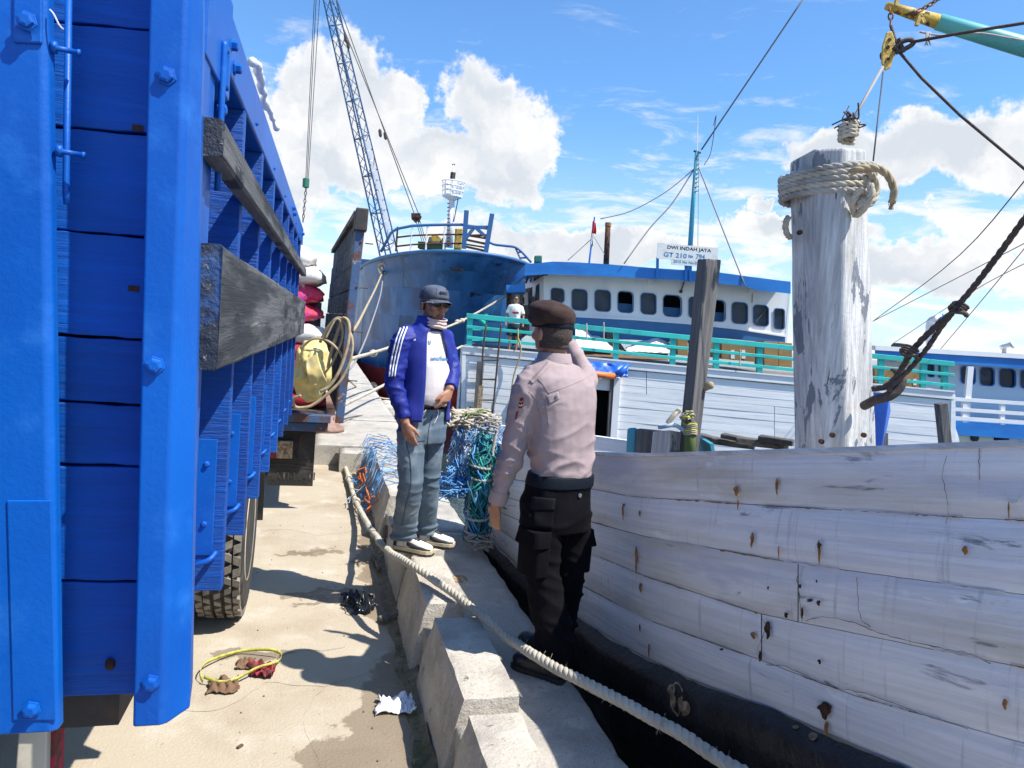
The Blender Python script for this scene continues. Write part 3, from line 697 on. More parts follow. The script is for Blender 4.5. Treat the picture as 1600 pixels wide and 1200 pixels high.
for i, y in enumerate((6.70, 7.7, 8.8, 9.9, 11.0)):
    x = wx(y)
    MB().hexa([(x+.0, y, .86), (x+.075, y, .86), (x+.075, y+.08, .86), (x+.0, y+.08, .86), (x+.085, y, 2.79), (x+.165, y, 2.79), (x+.165, y+.08, 2.79), (x+.085, y+.08, 2.79)] if i == 0 else
        [(x+.045, y, .9), (x+.11, y, .9), (x+.11, y+.08, .9), (x+.045, y+.08, .9), (x+.10, y, 2.7), (x+.17, y, 2.7), (x+.17, y+.08, 2.7), (x+.10, y+.08, 2.7)]).build('stake', 'old_post_paint', w2, bevel=.006)
x = wx(6.7); MB().hexa([(x+.055, 6.66, 2.60), (x+.175, 6.66, 2.60), (x+.175, 6.8, 2.60), (x+.055, 6.8, 2.60), (x+.07, 6.66, 2.80), (x+.18, 6.66, 2.80), (x+.18, 6.8, 2.80), (x+.07, 6.8, 2.80)]).build('stake_cap', 'dark_steel', w2, bevel=.01)
MB().hexa([(wx(6.8)+.06, 6.8, 2.735), (wx(6.8)+.16, 6.8, 2.735), (wx(11.1)+.16, 11.1, 2.735), (wx(11.1)+.06, 11.1, 2.735), (wx(6.8)+.06, 6.8, 2.79), (wx(6.8)+.16, 6.8, 2.79), (wx(11.1)+.16, 11.1, 2.79), (wx(11.1)+.06, 11.1, 2.79)]).build('top_rail', 'old_wood', w2, bevel=.006)
for z in (1.25, 1.7, 2.1, 2.5):
    o = bolt((wx(6.7)+.09+.045*(z-.9)/1.9*1.0, 6.70, z), (0, -1, 0), .008, .008, 'rust', w2)
    MB().tube([(wx(6.7)+.09+.05*(z-.9), 6.74, z), (wx(6.7)+.16+.05*(z-.9), 6.74, z)], .006, 6).build('pin', 'dark_steel', w2)
MB().box(-2.1, .12, 6.66, 6.76, .86, .93).build('tail_beam', 'old_post_paint', w2, bevel=.006)
MB().box(-2.1, .10, 6.72, 6.80, .77, .85).build('tail_beam', 'old_post_paint', w2, bevel=.006)
MB().box(-2.1, .08, 6.78, 11.3, .87, .95).build('floor', 'old_wood', w2)
MB().box(-2.12, -2.06, 6.7, 11.3, .9, 2.75).build('left_wall', 'old_wood', w2)
MB().box(-2.1, -.03, 11.15, 11.2, .95, 2.0).build('front_wall', 'old_wood', w2)
fl = MB().box(-.405, -.005, 6.86, 6.875, .235, .85).build('mudflap', 'black_rubber', w2, bevel=.003)
text_at('HATI-HATI', (-.2, 6.858, .33), (1, 0, 0), (0, 0, 1), .42, 'dark_steel', parent=fl, height=.075, bold=.02)
for z in (.40, .43, .47): MB().box(-.40, -.01, 6.856, 6.860, z, z+.006).build('flap_rib', 'dark_steel', fl)
for k in range(3):
    for s_ in (-1, 1): MB().bar((-.27+.0*k, 6.857, .66-k*.04), (-.27+s_*.12, 6.857, .50-k*.0), .012, .006).build('flap_chevron', 'dark_steel', fl)
MB().bar((-.02, 6.857, .38), (-.08, 6.857, .27), .01, .006).build('flap_chevron', 'dark_steel', fl)
MB().box(-.34, -.20, 6.80, 6.86, .50, .66).build('tail_lamp_block', 'bare_wood', w2, bevel=.006)
MB().box(-.62, -.34, 6.80, 6.86, .50, .66).build('tail_lamp', 'red_cloth', w2, bevel=.006)
MB().bar((-.11, 6.83, .80), (-.17, 6.83, .52), .02, .01).build('bracket', 'rust', w2)
for x in (-.35, -1.6): MB().lathe((x-.1, 8.6, .5), (1, 0, 0), [(.3, -.1), (.49, -.1), (.49, .12), (.3, .12)], 30).build('tyre', 'tyre', w2)
MB().box(-1.9, -.25, 11.6, 13.3, .55, 2.6).build('cab', 'blue_paint', w2, bevel=.06); MB().lathe((-.35, 12.6, .5), (1, 0, 0), [(.3, -.1), (.49, -.1), (.49, .1), (.3, .1)], 30).build('tyre', 'tyre', w2)
# sacks
def sack(c, L, w_, h_, m_, label, rz=0., seed=0, grp='stacked rice sacks'):
    mb = MB(); n, m = 22, 18; rings = []
    for i in range(n+1):
        t = -1+2*i/n; e = max(0, 1-abs(t*.97)**3.2)**.6; ww = w_*(.86+.14*e); hh = h_*(.05+.95*e); r = []
        for k in range(m):
            a = 6.28318*k/m; cx_, cz = math.cos(a), math.sin(a)
            px_ = (abs(cx_)**.7)*(1 if cx_ > 0 else -1)*ww/2; pz_ = (abs(cz)**.8)*(1 if cz > 0 else -1)*hh/2
            if abs(t) > .9: pz_ += .012*math.sin(px_*60+seed)
            p = V((px_, t*L/2, pz_)); p += noise.noise_vector(p*6+V((seed*3, 0, 0)))*.030; p += noise.noise_vector(p*17+V((0, seed*3, 0)))*.014; p.z += .008*(1-abs(noise.noise(V((px_*14, t*9, seed)))))**3
            r.append(p)
        rings.append(r)
    mb.loft(rings); o = mb.build('rice_sack', m_, smooth=True); o.location = c; o.rotation_euler = (0, 0, rz)
    return tag(o, label, 'sack', grp)
sp = [(1.02, 'sack_crimson', 'crimson sack at the very bottom of the stack inside the open truck tail'), (1.17, 'sack_crimson', 'crimson sack second from the bottom of the stack behind the yellow sling bag'),
      (1.32, 'sack_crimson', 'crimson sack third from the bottom of the stack'), (1.47, 'sack_crimson', 'crimson sack directly under the grey-white sack'), (1.63, 'sack_white', 'grey-white sack lying on the crimson sacks, halfway up the stack'),
      (1.82, 'sack_red', 'white sack smeared bright red, third from the top of the stack'), (1.99, 'sack_red', 'pink-red and white sack second from the top of the stack'), (2.17, 'sack_white', 'puffy white rice sack second under the uppermost one'), (2.33, 'sack_white', 'uppermost white rice sack of the stack')]
for i, (z, m_, l) in enumerate(sp): sack(((-.36 if i < 5 else -.40)-.010*i+rnd.uniform(-.03, .03), 7.1+rnd.uniform(-.02, .02), z), .86 if i < 8 else .74, .50, .225, m_, l, 1.57+rnd.uniform(-.12, .12), i)
for i in range(0):
    sack((-.72, 7.4, 1.05+.17*i), .95, .5, .18, ['sack_crimson', 'sack_white', 'sack_red'][i % 3], 'rice sack hidden behind the blue truck in the second column', 0, i+20, 'rice sacks hidden behind the blue truck')
# yellow sling bag with straw straps
bag = thing('sling_bag', 'empty yellow woven sling bag with looped straps hanging on the wooden truck tail', 'bag', (0, 6.5, .9))
outl = [(466, 545), (478, 532), (500, 530), (512, 540), (518, 560), (520, 590), (513, 605), (498, 625), (482, 628), (466, 616), (458, 596), (461, 568)]
cen = Q(488, 578, 6.35)
def bagf(i, j):
    a = i*len(outl); k = int(a) % len(outl); f_ = a-int(a); p0, p1 = outl[k], outl[(k+1) % len(outl)]
    q = Q(p0[0]+(p1[0]-p0[0])*f_, p0[1]+(p1[1]-p0[1])*f_, 6.40); p = q.lerp(cen, j)
    puff = .13*math.sin(min(1, j*1.25)*1.5708)+.07*noise.noise(p*7)+.07*abs(noise.noise(p*11))+.03*abs(noise.noise(p*26))+.012*noise.noise(p*50)
    return p-FH*puff
grid_mb(bagf, 60, 20).build('bag_body', 'tarp_yellow', bag, smooth=True, solid=.004)
pz_ = [(478, 560), (490, 552), (507, 566), (512, 598), (498, 590), (484, 584)]
def flapf(i, j):
    p0 = Q(478+18*i, 562-12*i+2, 6.12); p1 = Q(486+26*i, 596-2*i+4, 6.08); p = p0.lerp(p1, j)
    return p-FH*(.05*math.sin(3.1*j)*(1-i*.3)+.02*noise.noise(p*14))
grid_mb(flapf, 12, 12).build('bag_fold', 'tarp_yellow', bag, smooth=True, solid=.005)
for pts, r in (([(512, 575), (518, 548), (530, 512), (536, 497), (545, 505), (544, 535), (532, 575), (516, 602), (500, 612)], .014), ([(500, 535), (512, 512), (527, 497), (538, 503), (550, 530), (548, 560), (535, 590), (520, 608), (496, 628), (480, 636), (462, 636), (458, 624), (470, 618)], .013),
               ([(470, 545), (488, 530), (510, 532), (527, 545), (536, 560)], .011), ([(506, 585), (520, 565), (534, 530), (533, 505), (524, 500), (508, 530)], .010)):
    q = cr([Q(u, v, 6.28-.02*i) for i, (u, v) in enumerate(pts)], 8); rings = []
    MB().tube(q, [r*(1+.15*noise.noise(p*20)) for p in q], 6).build('strap', 'rope_straw', bag, smooth=True)

# bollard
bo = thing('bollard', 'rusty pinkish mushroom bollard on the quay behind the wooden truck', 'bollard', (.10, 12.3, .25))
bl_ = PZ(503, 672, .25); bc = V((bl_.x, bl_.y, .25))
mb = MB().lathe(bc, (0, 0, 1), [(.30, 0), (.30, .05), (.19, .10), (.165, .25), (.165, .34)], 24); mb.build('bollard_column', 'bollard_rust', bo, smooth=True)
hd = [(.17, .33), (.26, .36), (.29, .41), (.27, .47), (.16, .50), (.01, .51)]; MB().lathe(bc, (0, 0, 1), hd, 24).build('bollard_head', 'bollard_rust', bo, smooth=True)

# ------------------------------------------------------------------ near white wooden boat
def LD(lat, D): return RH*lat+FH*D
HA, HB = LD(-.156, 5.5), LD(1.15, 2.2)
HD = (HB-HA).normalized(); HN = V((HD.y, -HD.x, 0));
if HN.dot(HA) > 0: HN = -HN          # outward, towards the quay
def HP(u, v, off=0.):
    r = ray(u, v); n_ = HN; p0 = HA+HN*off
    t = (p0.dot(n_))/(r.dot(n_)) ; return CAM+r*t
def interp(tab, u):
    if u <= tab[0][0]: (a, b), (c, d) = tab[0], tab[1]
    elif u >= tab[-1][0]: (a, b), (c, d) = tab[-2], tab[-1]
    else:
        for (a, b), (c, d) in zip(tab, tab[1:]):
            if a <= u <= c: break
    return b+(d-b)*(u-a)/(c-a)
L0 = [(760, 690), (830, 702), (906, 706), (987, 710), (1162, 705), (1337, 700), (1600, 689)]
L1 = [(760, 742), (830, 754), (922, 763), (987, 776), (1206, 790), (1425, 804), (1600, 813)]
L2 = [(760, 768), (830, 788), (913, 812), (1005, 838), (1250, 881), (1425, 905), (1600, 929)]
L3 = [(760, 790), (830, 822), (900, 855), (1005, 899), (1184, 958), (1337, 990), (1600, 1043)]
L4 = [(760, 812), (830, 862), (900, 910), (1009, 967), (1184, 1030), (1337, 1087), (1600, 1161)]
L5 = [(760, 838), (830, 905), (900, 960), (970, 1008), (1075, 1060), (1250, 1126), (1416, 1200), (1600, 1290)]
LL = [L0, L1, L2, L3, L4, L5]; OFF = [.06, .035, .03, .015, -.01, -.04]
US = [762, 775, 790, 810, 830, 855, 880, 905, 930, 960, 987, 1010, 1040, 1075, 1110, 1150, 1190, 1230, 1250, 1290, 1337, 1380, 1425, 1480, 1540, 1600, 1680, 1780, 1900, 2050]
nb = thing('wooden_boat', 'near white-painted wooden boat hull with black tarred bottom beside the policeman', 'boat', (2.2, 4, -1.6), )
def strake(La, Lb, oa, ob, u0, u1, k, name='strake', m_='hull_wood', thick=.05, gap=.5):
    us = [u0]+[u for u in US if u0 < u < u1]+[u1]; fine = []
    for a, b in zip(us, us[1:]): fine += [a+(b-a)*i/3 for i in range(3)]
    fine.append(us[-1]); rings = []
    for u in fine:
        va, vb = interp(La, u), interp(Lb, u); ring = []
        jt = 1.2*noise.noise(V((u*.012, k*4.1, 0)))+.6*noise.noise(V((u*.05, k*7.7, 0)))
        jb = 1.2*noise.noise(V((u*.012, (k+1)*4.1, 0)))+.6*noise.noise(V((u*.05, (k+1)*7.7, 0)))
        for q in range(7):
            t = q/6; v = (va+gap+jt)*(1-t)+(vb-gap+jb)*t; off = oa+(ob-oa)*t
            bul = .010*(1-(2*t-1)**4)+.003*noise.noise(V((u*.01, t*2, k)))
            ring.append(HP(u, v, off+bul))
        bk = [HP(u, (va+gap), oa-thick), HP(u, (vb-gap), ob-thick)]
        rings.append(ring+[bk[1], bk[0]])
    mb = MB().loft(rings); o = mb.build(name, m_, nb)
    at = o.data.attributes.new('gc', 'FLOAT_VECTOR', 'POINT'); nr = 9
    for i, vt in enumerate(o.data.vertices):
        q = i % nr; at.data[i].vector = ((vt.co-HA).dot(HD), k*3.7+(u0 > 800)*1.9, (min(q, 6)/6)*.22+k*.5)
    for p in o.data.polygons: p.use_smooth = True
    md = o.modifiers.new('e', 'EDGE_SPLIT'); md.split_angle = math.radians(35)
    return o
jo = [(), (), (1247,), (1190,), ()]
for k in range(5):
    cuts = [762]+list(jo[k])+[2050]
    for a, b in zip(cuts, cuts[1:]): strake(LL[k], LL[k+1], OFF[k], OFF[k+1], a+.8*(a > 762), b-.8*(b < 2050), k)
# core behind the strakes and black tarred bottom
def belly(i, j):
    u = 762+(2050-762)*(i**1.0); p = HP(u, interp(L5, u)-2, -.045)
    prof = [(0, 0, .02), (.02, -.03, .075), (.12, -.12, .09), (.3, -.30, .05), (.5, -.62, -.08), (.7, -1.0, -.30), (.85, -1.5, -.6), (1., -2.3, -1.1)]
    for (a, dz, o_), (b, dz2, o2) in zip(prof, prof[1:]):
        if a <= j <= b: t = (j-a)/(b-a); dz = dz+(dz2-dz)*t; oo = o_+(o2-o_)*t; break
    q = p+HN*oo+V((0, 0, dz)); e = i
    return q+noise.noise_vector(q*5)*.012+noise.noise_vector(q*16)*.006
tarp_ = grid_mb(belly, 110, 34).build('tarred_bottom', 'tar', nb, smooth=True)
def core(i, j):
    u = 762+(2050-762)*i; k = min(4, int(j*5)); t = j*5-k
    v = interp(LL[k], u)*(1-t)+interp(LL[k+1], u)*t; return HP(u, v+2*(k == 0), OFF[k]*(1-t)+OFF[k+1]*t-.012)
grid_mb(core, 60, 10).build('hull_core', 'crack', nb)
# gunwale cap, bulwark inside, deck, far side
cap = MB(); rings = []
for u in US:
    p = HP(u, interp(L0, u), OFF[0]); rings.append([p+HN*.012+V((0, 0, -.012)), p+HN*.010+V((0, 0, .004)), p+HN*-.12+V((0, 0, .006)), p+HN*-.12+V((0, 0, -.05))])
cap.loft(rings).build('gunwale_cap', 'gunwale_top', nb)
inn = MB(); inn.loft([[HP(u, interp(L0, u), OFF[0])+HN*-.10+V((0, 0, -.02)), HP(u, interp(L0, u), OFF[0])+HN*-.13+V((0, 0, -.02)), HP(u, interp(L0, u), OFF[0])+HN*-.13+V((0, 0, -.5)), HP(u, interp(L0, u), OFF[0])+HN*-.10+V((0, 0, -.5))] for u in US]).build('bulwark_lining', 'white_wood', nb)
stem = HP(762, 690, .0)
far = []
Lh = (HP(2050, 700)-stem); Lh.z = 0
def farp(t):
    w_ = 2.0*math.sin(min(1, t*2.2)*1.5708)**.8; return V((stem.x, stem.y, 0))+Lh.normalized()*(t*6.5)-HN*w_
fr = [farp(t/14) for t in range(15)]
deck = MB(); zd = .78
dl = [V(((HP(u, 700)-HN*.16).x, (HP(u, 700)-HN*.16).y, 0)) for u in US]
idx = [min(len(fr)-1, int(i*14/(len(dl)-1))) for i in range(len(dl))]
dk = MB(); dk.loft([[dl[i]+V((0, 0, zd)), fr[0].lerp(fr[14], 0)*0+farp(i/(len(dl)-1))+V((0, 0, zd))] for i in range(len(dl))], cap=False, close=False); dk.build('deck', 'timber', nb)
fs = MB().loft([[p+V((0, 0, 1.10)), p-HN*.06+V((0, 0, 1.10)), p-HN*.05+V((0, 0, .2)), p+HN*.35+V((0, 0, -1.8)), p+HN*.40+V((0, 0, -1.8)), p+V((0, 0, .2))] for p in fr]); fs.build('far_side', 'white_wood', nb)
st = MB().loft([[stem+HN*x_+HD*y_+V((0, 0, z_)) for x_, y_ in ((.07, .02), (.05, -.10), (-.12, -.12), (-.14, .03))] for z_ in (-1.5, -.6, -.1, .04)]); st.build('stem_post', 'gunwale_top', nb, bevel=.01)
# wear: rust weeps, plugs, cracks, gouges
def weep(u, v, w_, h_, m_='rust_stain', off=.022, jag=.35, name='rust_streak', top=.5):
    k = min(range(6), key=lambda q: abs(interp(LL[q], u)-v)); kk = 0
    for q in range(5):
        if interp(LL[q], u) <= v <= interp(LL[q+1], u): kk = q; break
    o_ = OFF[kk]+(OFF[kk+1]-OFF[kk])*((v-interp(LL[kk], u))/max(1, interp(LL[kk+1], u)-interp(LL[kk], u)))
    n = 9; pts = []; sd_ = random.random()*99
    for i in range(n+1):
        t = i/n; wd_ = w_*(math.sin(min(1, (t+.06)*2.4)*1.57)*(1-t)**top+.05)*(1+jag*noise.noise(V((t*6, sd_, 0)))); cx_ = w_*.25*noise.noise(V((t*3, sd_, 5)))
        pts.append((u+cx_, v-h_/2+h_*t, wd_/2))
    L = [HP(a-b, c, o_+off) for a, c, b in pts]; R = [HP(a+b, c, o_+off) for a, c, b in pts]
    if name == 'gouge' or m_ == 'crack': pass
    mb = MB(); mb.loft([[l, r] for l, r in zip(L, R)], cap=False, close=False); mb.build(name, m_, nb)
for (x, y, w_, h_) in [(718, 185, 10, 62), (572, 200, 15, 36), (578, 250, 5, 40), (868, 420, 9, 90), (628, 375, 12, 55), (1390, 412, 18, 34), (1546, 270, 6, 66), (168, 275, 6, 62), (215, 445, 8, 96), (230, 545, 10, 34), (633, 716, 15, 26), (1530, 962, 16, 40), (894, 1050, 14, 56), (260, 770, 6, 50), (228, 690, 5, 30), (724, 420, 5, 50), (228, 280, 7, 22)]:
    weep(900+x/2.286, 680+y/2.286, w_/1.7, h_/2.286)
for (x, y, w_, h_) in [(800, 540, 15, 15), (860, 522, 9, 12), (866, 600, 16, 20), (808, 636, 10, 44), (750, 643, 20, 20), (870, 810, 15, 18), (686, 546, 9, 14), (868, 395, 18, 22), (172, 250, 6, 12)]:
    weep(900+x/2.286, 680+y/2.286, w_/2.286, h_/2.286, 'rust_dark', .024, .6, 'rusty_nail')
for (x, y, w_, h_) in [(684, 698, 20, 66), (657, 790, 10, 40), (888, 985, 46, 66), (835, 590, 22, 12), (520, 765, 16, 8)]:
    weep(900+x/2.286, 680+y/2.286, w_/2.286, h_/2.286, 'rust_dark', .0235, .9, 'gouge', .3)
for (x, y, r_) in [(725, 138, 14), (1562, 210, 26), (868, 400, 14)]:
    q = [HP(900+(x+r_*math.cos(a*.5236))/2.286, 680+(y+r_*1.25*math.sin(a*.5236))/2.286, .055 if y < 300 else .045) for a in range(13)]
    MB().tube(q, .0012, 4).build('plug_ring', 'gunwale_top', nb)
for pts in ([(795, 462), (792, 520), (800, 600), (806, 664)], [(668, 655), (676, 690), (650, 760), (655, 805)], [(1003, 508), (1008, 600), (1020, 660), (1050, 685)], [(1325, 75), (1310, 140), (1328, 250), (1322, 320)], [(1440, 50), (1442, 160)], [(820, 660), (900, 650), (1000, 672), (1110, 715), (1300, 760), (1400, 780), (1480, 815)], [(680, 820), (760, 830), (900, 895), (1060, 930), (1250, 1000), (1400, 1050)]):
    q = cr([V((a, b, 0)) for a, b in pts], 8); q = [V((a.x+6*noise.noise(a*.05), a.y+6*noise.noise(a*.06+V((9, 9, 0))), 0)) for a in q]; P_ = []
    for a in q:
        u, v = 900+a.x/2.286, 680+a.y/2.286; kk = next((k for k in range(5) if interp(LL[k], u) <= v <= interp(LL[k+1], u)), 4)
        t = (v-interp(LL[kk], u))/(interp(LL[kk+1], u)-interp(LL[kk], u)); P_.append(HP(u, v, OFF[kk]*(1-t)+OFF[kk+1]*t+.0095+.01*(1-(2*t-1)**4)))
    MB().tube(P_, [.0006+.0018*abs(noise.noise(p*22)) for p in P_], 4).build('paint_crack', 'crack', nb)
def tb_hit(): return bvh_of(tarp_)
tbv = tb_hit()
for (cx_, cy_, rx_, ry_, m_) in ((1058, 1092, 10, 26, 'bare_wood'), (1072, 1107, 8, 12, 'bare_wood'), (1244, 1137, 5, 3, 'bare_wood'), (1271, 1152, 7, 6, 'bare_wood'), (1050, 1078, 6, 8, 'bare_wood')):
    ps = []
    for a in range(14):
        r_ = 1+.35*noise.noise(V((a*.9, cx_, 0))); h = hit(tbv, cx_+rx_*r_*math.cos(a*.4488), cy_+ry_*r_*math.sin(a*.4488), .004)
        if h: ps.append(h[0])
    if len(ps) > 5:
        c_ = sum(ps, V())/len(ps); MB().add(ps+[c_-FH*.004], [(i, (i+1) % len(ps), len(ps)) for i in range(len(ps))]).build('paint_chip', m_, nb)

# samson post with rope
def pst(name, prof, ztop, zbot, m_, label, cat, group=None, bevel=.012, n=12, jit=.004):
    """prof: list of (u_top, v_top, u_bot, v_bot, D)"""
    rings = []
    for k in range(n+1):
        t = k/n; ring = []
        for i, (ut, vt, ub, vb, D) in enumerate(prof):
            a = Q(ub, vb, D); b = Q(ut, vt, D); p = a.lerp(b, t); ring.append(p+noise.noise_vector(p*4+V((0, 0, i)))*jit)
        rings.append(ring)
    low = [V((p.x, p.y, zbot)) for p in rings[0]]
    o = MB().loft([low]+rings).build(name, m_, bevel=bevel, seg=3)
    return tag(o, label, cat, group) if label else o
sp_ = pst('mooring_post', [(1234, 254, 1241, 697, 3.34), (1272, 231, 1289, 697, 3.12), (1318, 229, 1323, 697, 3.08), (1353, 234, 1368, 697, 3.20), (1345, 236, 1360, 697, 3.45), (1250, 246, 1255, 697, 3.50)], 0, .7, 'white_post', 'tall peeling white timber post wrapped with thick rope near the gunwale', 'post', bevel=.014)
for (u, v, D) in ((1250, 363, 3.2), (1301, 680, 3.08), (1284, 690, 3.10), (1350, 680, 3.11)):
    MB().lathe(Q(u, v, D-.005), -FH, [(.011, -.01), (.011, .004), (.002, .005)], 12).build('bolt_hole', 'rust_dark', sp_)
def loop(cu, v0, D, rx, ry, tilt, m=28, a0=0., a1=6.9):
    c = Q(cu, v0, D); return [c+RH*rx*math.cos(a0+(a1-a0)*i/m)+FH*ry*math.sin(a0+(a1-a0)*i/m)+V((0, 0, tilt*math.cos(a0+(a1-a0)*i/m)+.008*(i/m))) for i in range(m+1)]
rp = thing('lashing_rope', 'thick rope wound around the top of the tall white post, one end curling out', 'rope', tuple(Q(1300, 300, 3.25)))
for k, (v, m_) in enumerate(((312, 'rope_grey'), (302, 'rope_beige'), (292, 'rope_grey'), (283, 'rope_beige'), (274, 'rope_grey'))):
    rope_mb(loop(1291, v, 3.29, .187, .20, .010+.005*k, a0=k*.7, a1=k*.7+6.5), .0150, n=7, fuzz=14).build('rope_turn', m_, rp, smooth=True)
for pts in ([(1352, 275, 3.05), (1362, 300, 3.02), (1350, 325, 3.05), (1336, 335, 3.1), (1335, 310, 3.06), (1350, 290, 3.03)], [(1340, 262, 3.05), (1358, 268, 3.02), (1370, 295, 3.05), (1360, 318, 3.04), (1340, 318, 3.05)], [(1330, 270, 3.02), (1340, 264, 3.0), (1358, 262, 3.0), (1378, 266, 2.98), (1392, 282, 2.97), (1397, 300, 2.97), (1393, 319, 2.98)]):
    rope_mb(cr([Q(*p) for p in pts], 8), .0155, n=7, fuzz=10).build('rope_end', 'rope_straw' if pts[-1][0] > 1380 else 'rope_beige', rp, smooth=True)
e_ = Q(1393, 320, 2.98); mb = MB()
for _ in range(26): d = V((random.gauss(0, .3), random.gauss(0, .3), -1)).normalized(); mb.tube([e_+V((random.gauss(0, .006), random.gauss(0, .006), .005)), e_+d*.02], .0012, 3)
mb.build('rope_fray', 'rope_straw', rp)
rope_mb(cr([Q(1232, 338, 3.2), Q(1227, 352, 3.22), Q(1230, 366, 3.25), Q(1236, 372, 3.3)], 6), .014, n=6, fuzz=8).build('rope_end', 'rope_grey', rp, smooth=True)
tl = thing('wire_lashing', 'frayed rope and wire lashing on top of the tall white post', 'lashing', tuple(Q(1325, 225, 3.2)))
for k in range(4): 
    c = Q(1324+k*.5, 222-k*6, 3.2); rope_mb([c+V((.035*math.cos(a*.7), .035*math.sin(a*.7), .004*a)) for a in range(11)], .010, n=6, fuzz=5).build('rope_turn', 'rope_beige', tl, smooth=True)
mb = MB(); c = Q(1327, 192, 3.2)
for _ in range(26):
    p = c+V([random.gauss(0, .012) for _ in range(3)]); mb.tube(cr([p, p+V([random.gauss(0, .02) for _ in range(3)]), p+V([random.gauss(0, .03) for _ in range(3)])], 4), .0035, 4)
mb.build('wire_tangle', 'wire_dark', tl)
def wire(name, pts, r, m_, label, n=6, cat='cable', group=None, smooth=True):
    o = MB().tube(pts, r, n).build(name, m_, smooth=smooth); return tag(o, label, cat, group)
wire('stay_cable', [Q(1330, 192, 3.2), Q(1379, 105, 3.6)], .008, 'cable_light', 'short grey cable from the yellow pulley block to the tall white post')
wire('thin_line', [Q(1363, 264, 3.3), Q(1380, 112, 3.6)], .0035, 'cable', 'thin dark line dropping from the pulley block behind the white post')
# forged hook and black wire rope
hk = thing('cargo_hook', 'big black forged eye hook fixed to the right of the tall white post', 'hook', tuple(Q(1380, 610, 3.0)))
MB().tube(cr([Q(1350, 634, 3.08), Q(1368, 625, 3.0), Q(1388, 619, 2.97), Q(1403, 608, 2.96), Q(1408, 594, 2.96), Q(1402, 582, 2.97), Q(1392, 577, 2.99)], 8), [.020]*12+[.021]*12+[.022, .021, .020, .019, .018, .017, .015, .013, .012, .010, .008, .006, .005], 10).build('hook', 'wire_dark', hk, smooth=True)
wr = thing('wire_rope', 'black spliced wire rope rising from the hook to the upper right', 'wire rope', tuple(Q(1400, 590, 3.0)))
rope_mb(cr([Q(1364, 608, 3.04), Q(1385, 603, 2.98), Q(1403, 585, 2.95), Q(1428, 545, 2.9), Q(1462, 510, 2.82), Q(1490, 487, 2.76)], 8), .0125, .10, n=7).build('wire_leg', 'wire_dark', wr, smooth=True)
rope_mb(cr([Q(1388, 612, 2.95), Q(1398, 598, 2.95), Q(1420, 578, 2.93), Q(1448, 545, 2.86), Q(1470, 512, 2.81), Q(1488, 489, 2.76)], 8), .0105, .10, n=7).build('wire_leg', 'wire_dark', wr, smooth=True)
rope_mb(cr([Q(1470, 508, 2.80), Q(1492, 482, 2.74), Q(1520, 450, 2.68), Q(1560, 398, 2.58), Q(1610, 330, 2.48), Q(1720, 190, 2.3), Q(1850, 20, 2.2)], 8), .0115, .09, n=7).build('wire_leg', 'wire_dark', wr, smooth=True)
for (u, v, D) in ((1415, 554, 2.9), (1492, 487, 2.74)):
    for k in range(3):
        c = Q(u+k*3, v-k*3, D-.005); ax = (Q(1520, 450, D)-Q(1488, 489, D)).normalized(); a = ax.orthogonal(); b = ax.cross(a)
        MB().tube([c+(a*math.cos(q*.6)+b*math.sin(q*.6))*.021+ax*.002*q for q in range(12)], .0055, 6).build('wire_turn', 'wire_dark', wr, smooth=True)
    MB().tube(cr([Q(u, v, D-.02), Q(u+14, v+2, D-.03), Q(u+20, v+8, D-.02)], 4), [.009]*8+[.004], 6).build('wire_end', 'wire_dark', wr, smooth=True)

# grey post, squat bitts, wrapped bamboo, timbers, blue tarpaulin on the boat
gp = pst('mooring_post', [(1090, 405, 1060, 700, 4.25), (1103, 404, 1076, 700, 4.12), (1127, 406, 1092, 700, 4.22), (1120, 406, 1088, 700, 4.40), (1096, 406, 1066, 700, 4.40)], 0, .75, 'grey_post', 'leaning bare grey timber post rising between the policeman and the white post', 'post', bevel=.008, jit=.002)
MB().tube(cr([Q(1092, 612, 4.25), Q(1106, 604, 4.2), Q(1114, 599, 4.2)], 4), [.022, .022, .02, .018, .02, .024, .026, .02, .012], 7).build('peg', 'rope_straw', gp, smooth=True)
b1 = pst('bitt', [(1020, 674, 1016, 716, 4.3), (1047, 672, 1044, 716, 4.18), (1070, 676, 1068, 716, 4.25), (1050, 674, 1050, 716, 4.5)], 0, .75, 'white_post', 'squat white timber bitt with a grey cut face beside the wrapped bamboo', 'bitt', bevel=.006)
b2 = pst('bitt', [(994, 670, 992, 716, 4.45), (1020, 674, 1016, 716, 4.31), (1040, 673, 1036, 716, 4.55), (1000, 669, 1000, 716, 4.6)], 0, .75, 'grey_post', 'squat grey timber bitt joined to the white one by the gunwale', 'bitt', bevel=.006)
o = pst('bitt_cover', [(980, 669, 978, 712, 4.52), (995, 668, 993, 712, 4.5), (997, 668, 996, 712, 4.7), (983, 668, 982, 712, 4.7)], 0, .75, 'mast_teal', 'faded teal painted block standing left of the squat grey bitt', 'block', bevel=.02)
bb = thing('bamboo_post', 'short green bamboo stump lashed with yellow and grey cords', 'post', tuple(Q(1078, 700, 4.2)))
MB().tube([Q(1078, 722, 4.12), Q(1078, 690, 4.12), Q(1079, 660, 4.12)], [.030, .033, .032], 10).build('bamboo', 'weed', bb, smooth=True)
for k in range(6): 
    c = Q(1078, 662+3*k, 4.12); MB().tube([c+RH*.040*math.cos(a*.6)+FH*.040*math.sin(a*.6)+V((0, 0, .006*math.sin(a*1.7))) for a in range(12)], .0055, 5).build('cord', ['yellow_strap', 'rope_grey', 'rope_straw'][k % 3], bb, smooth=True)
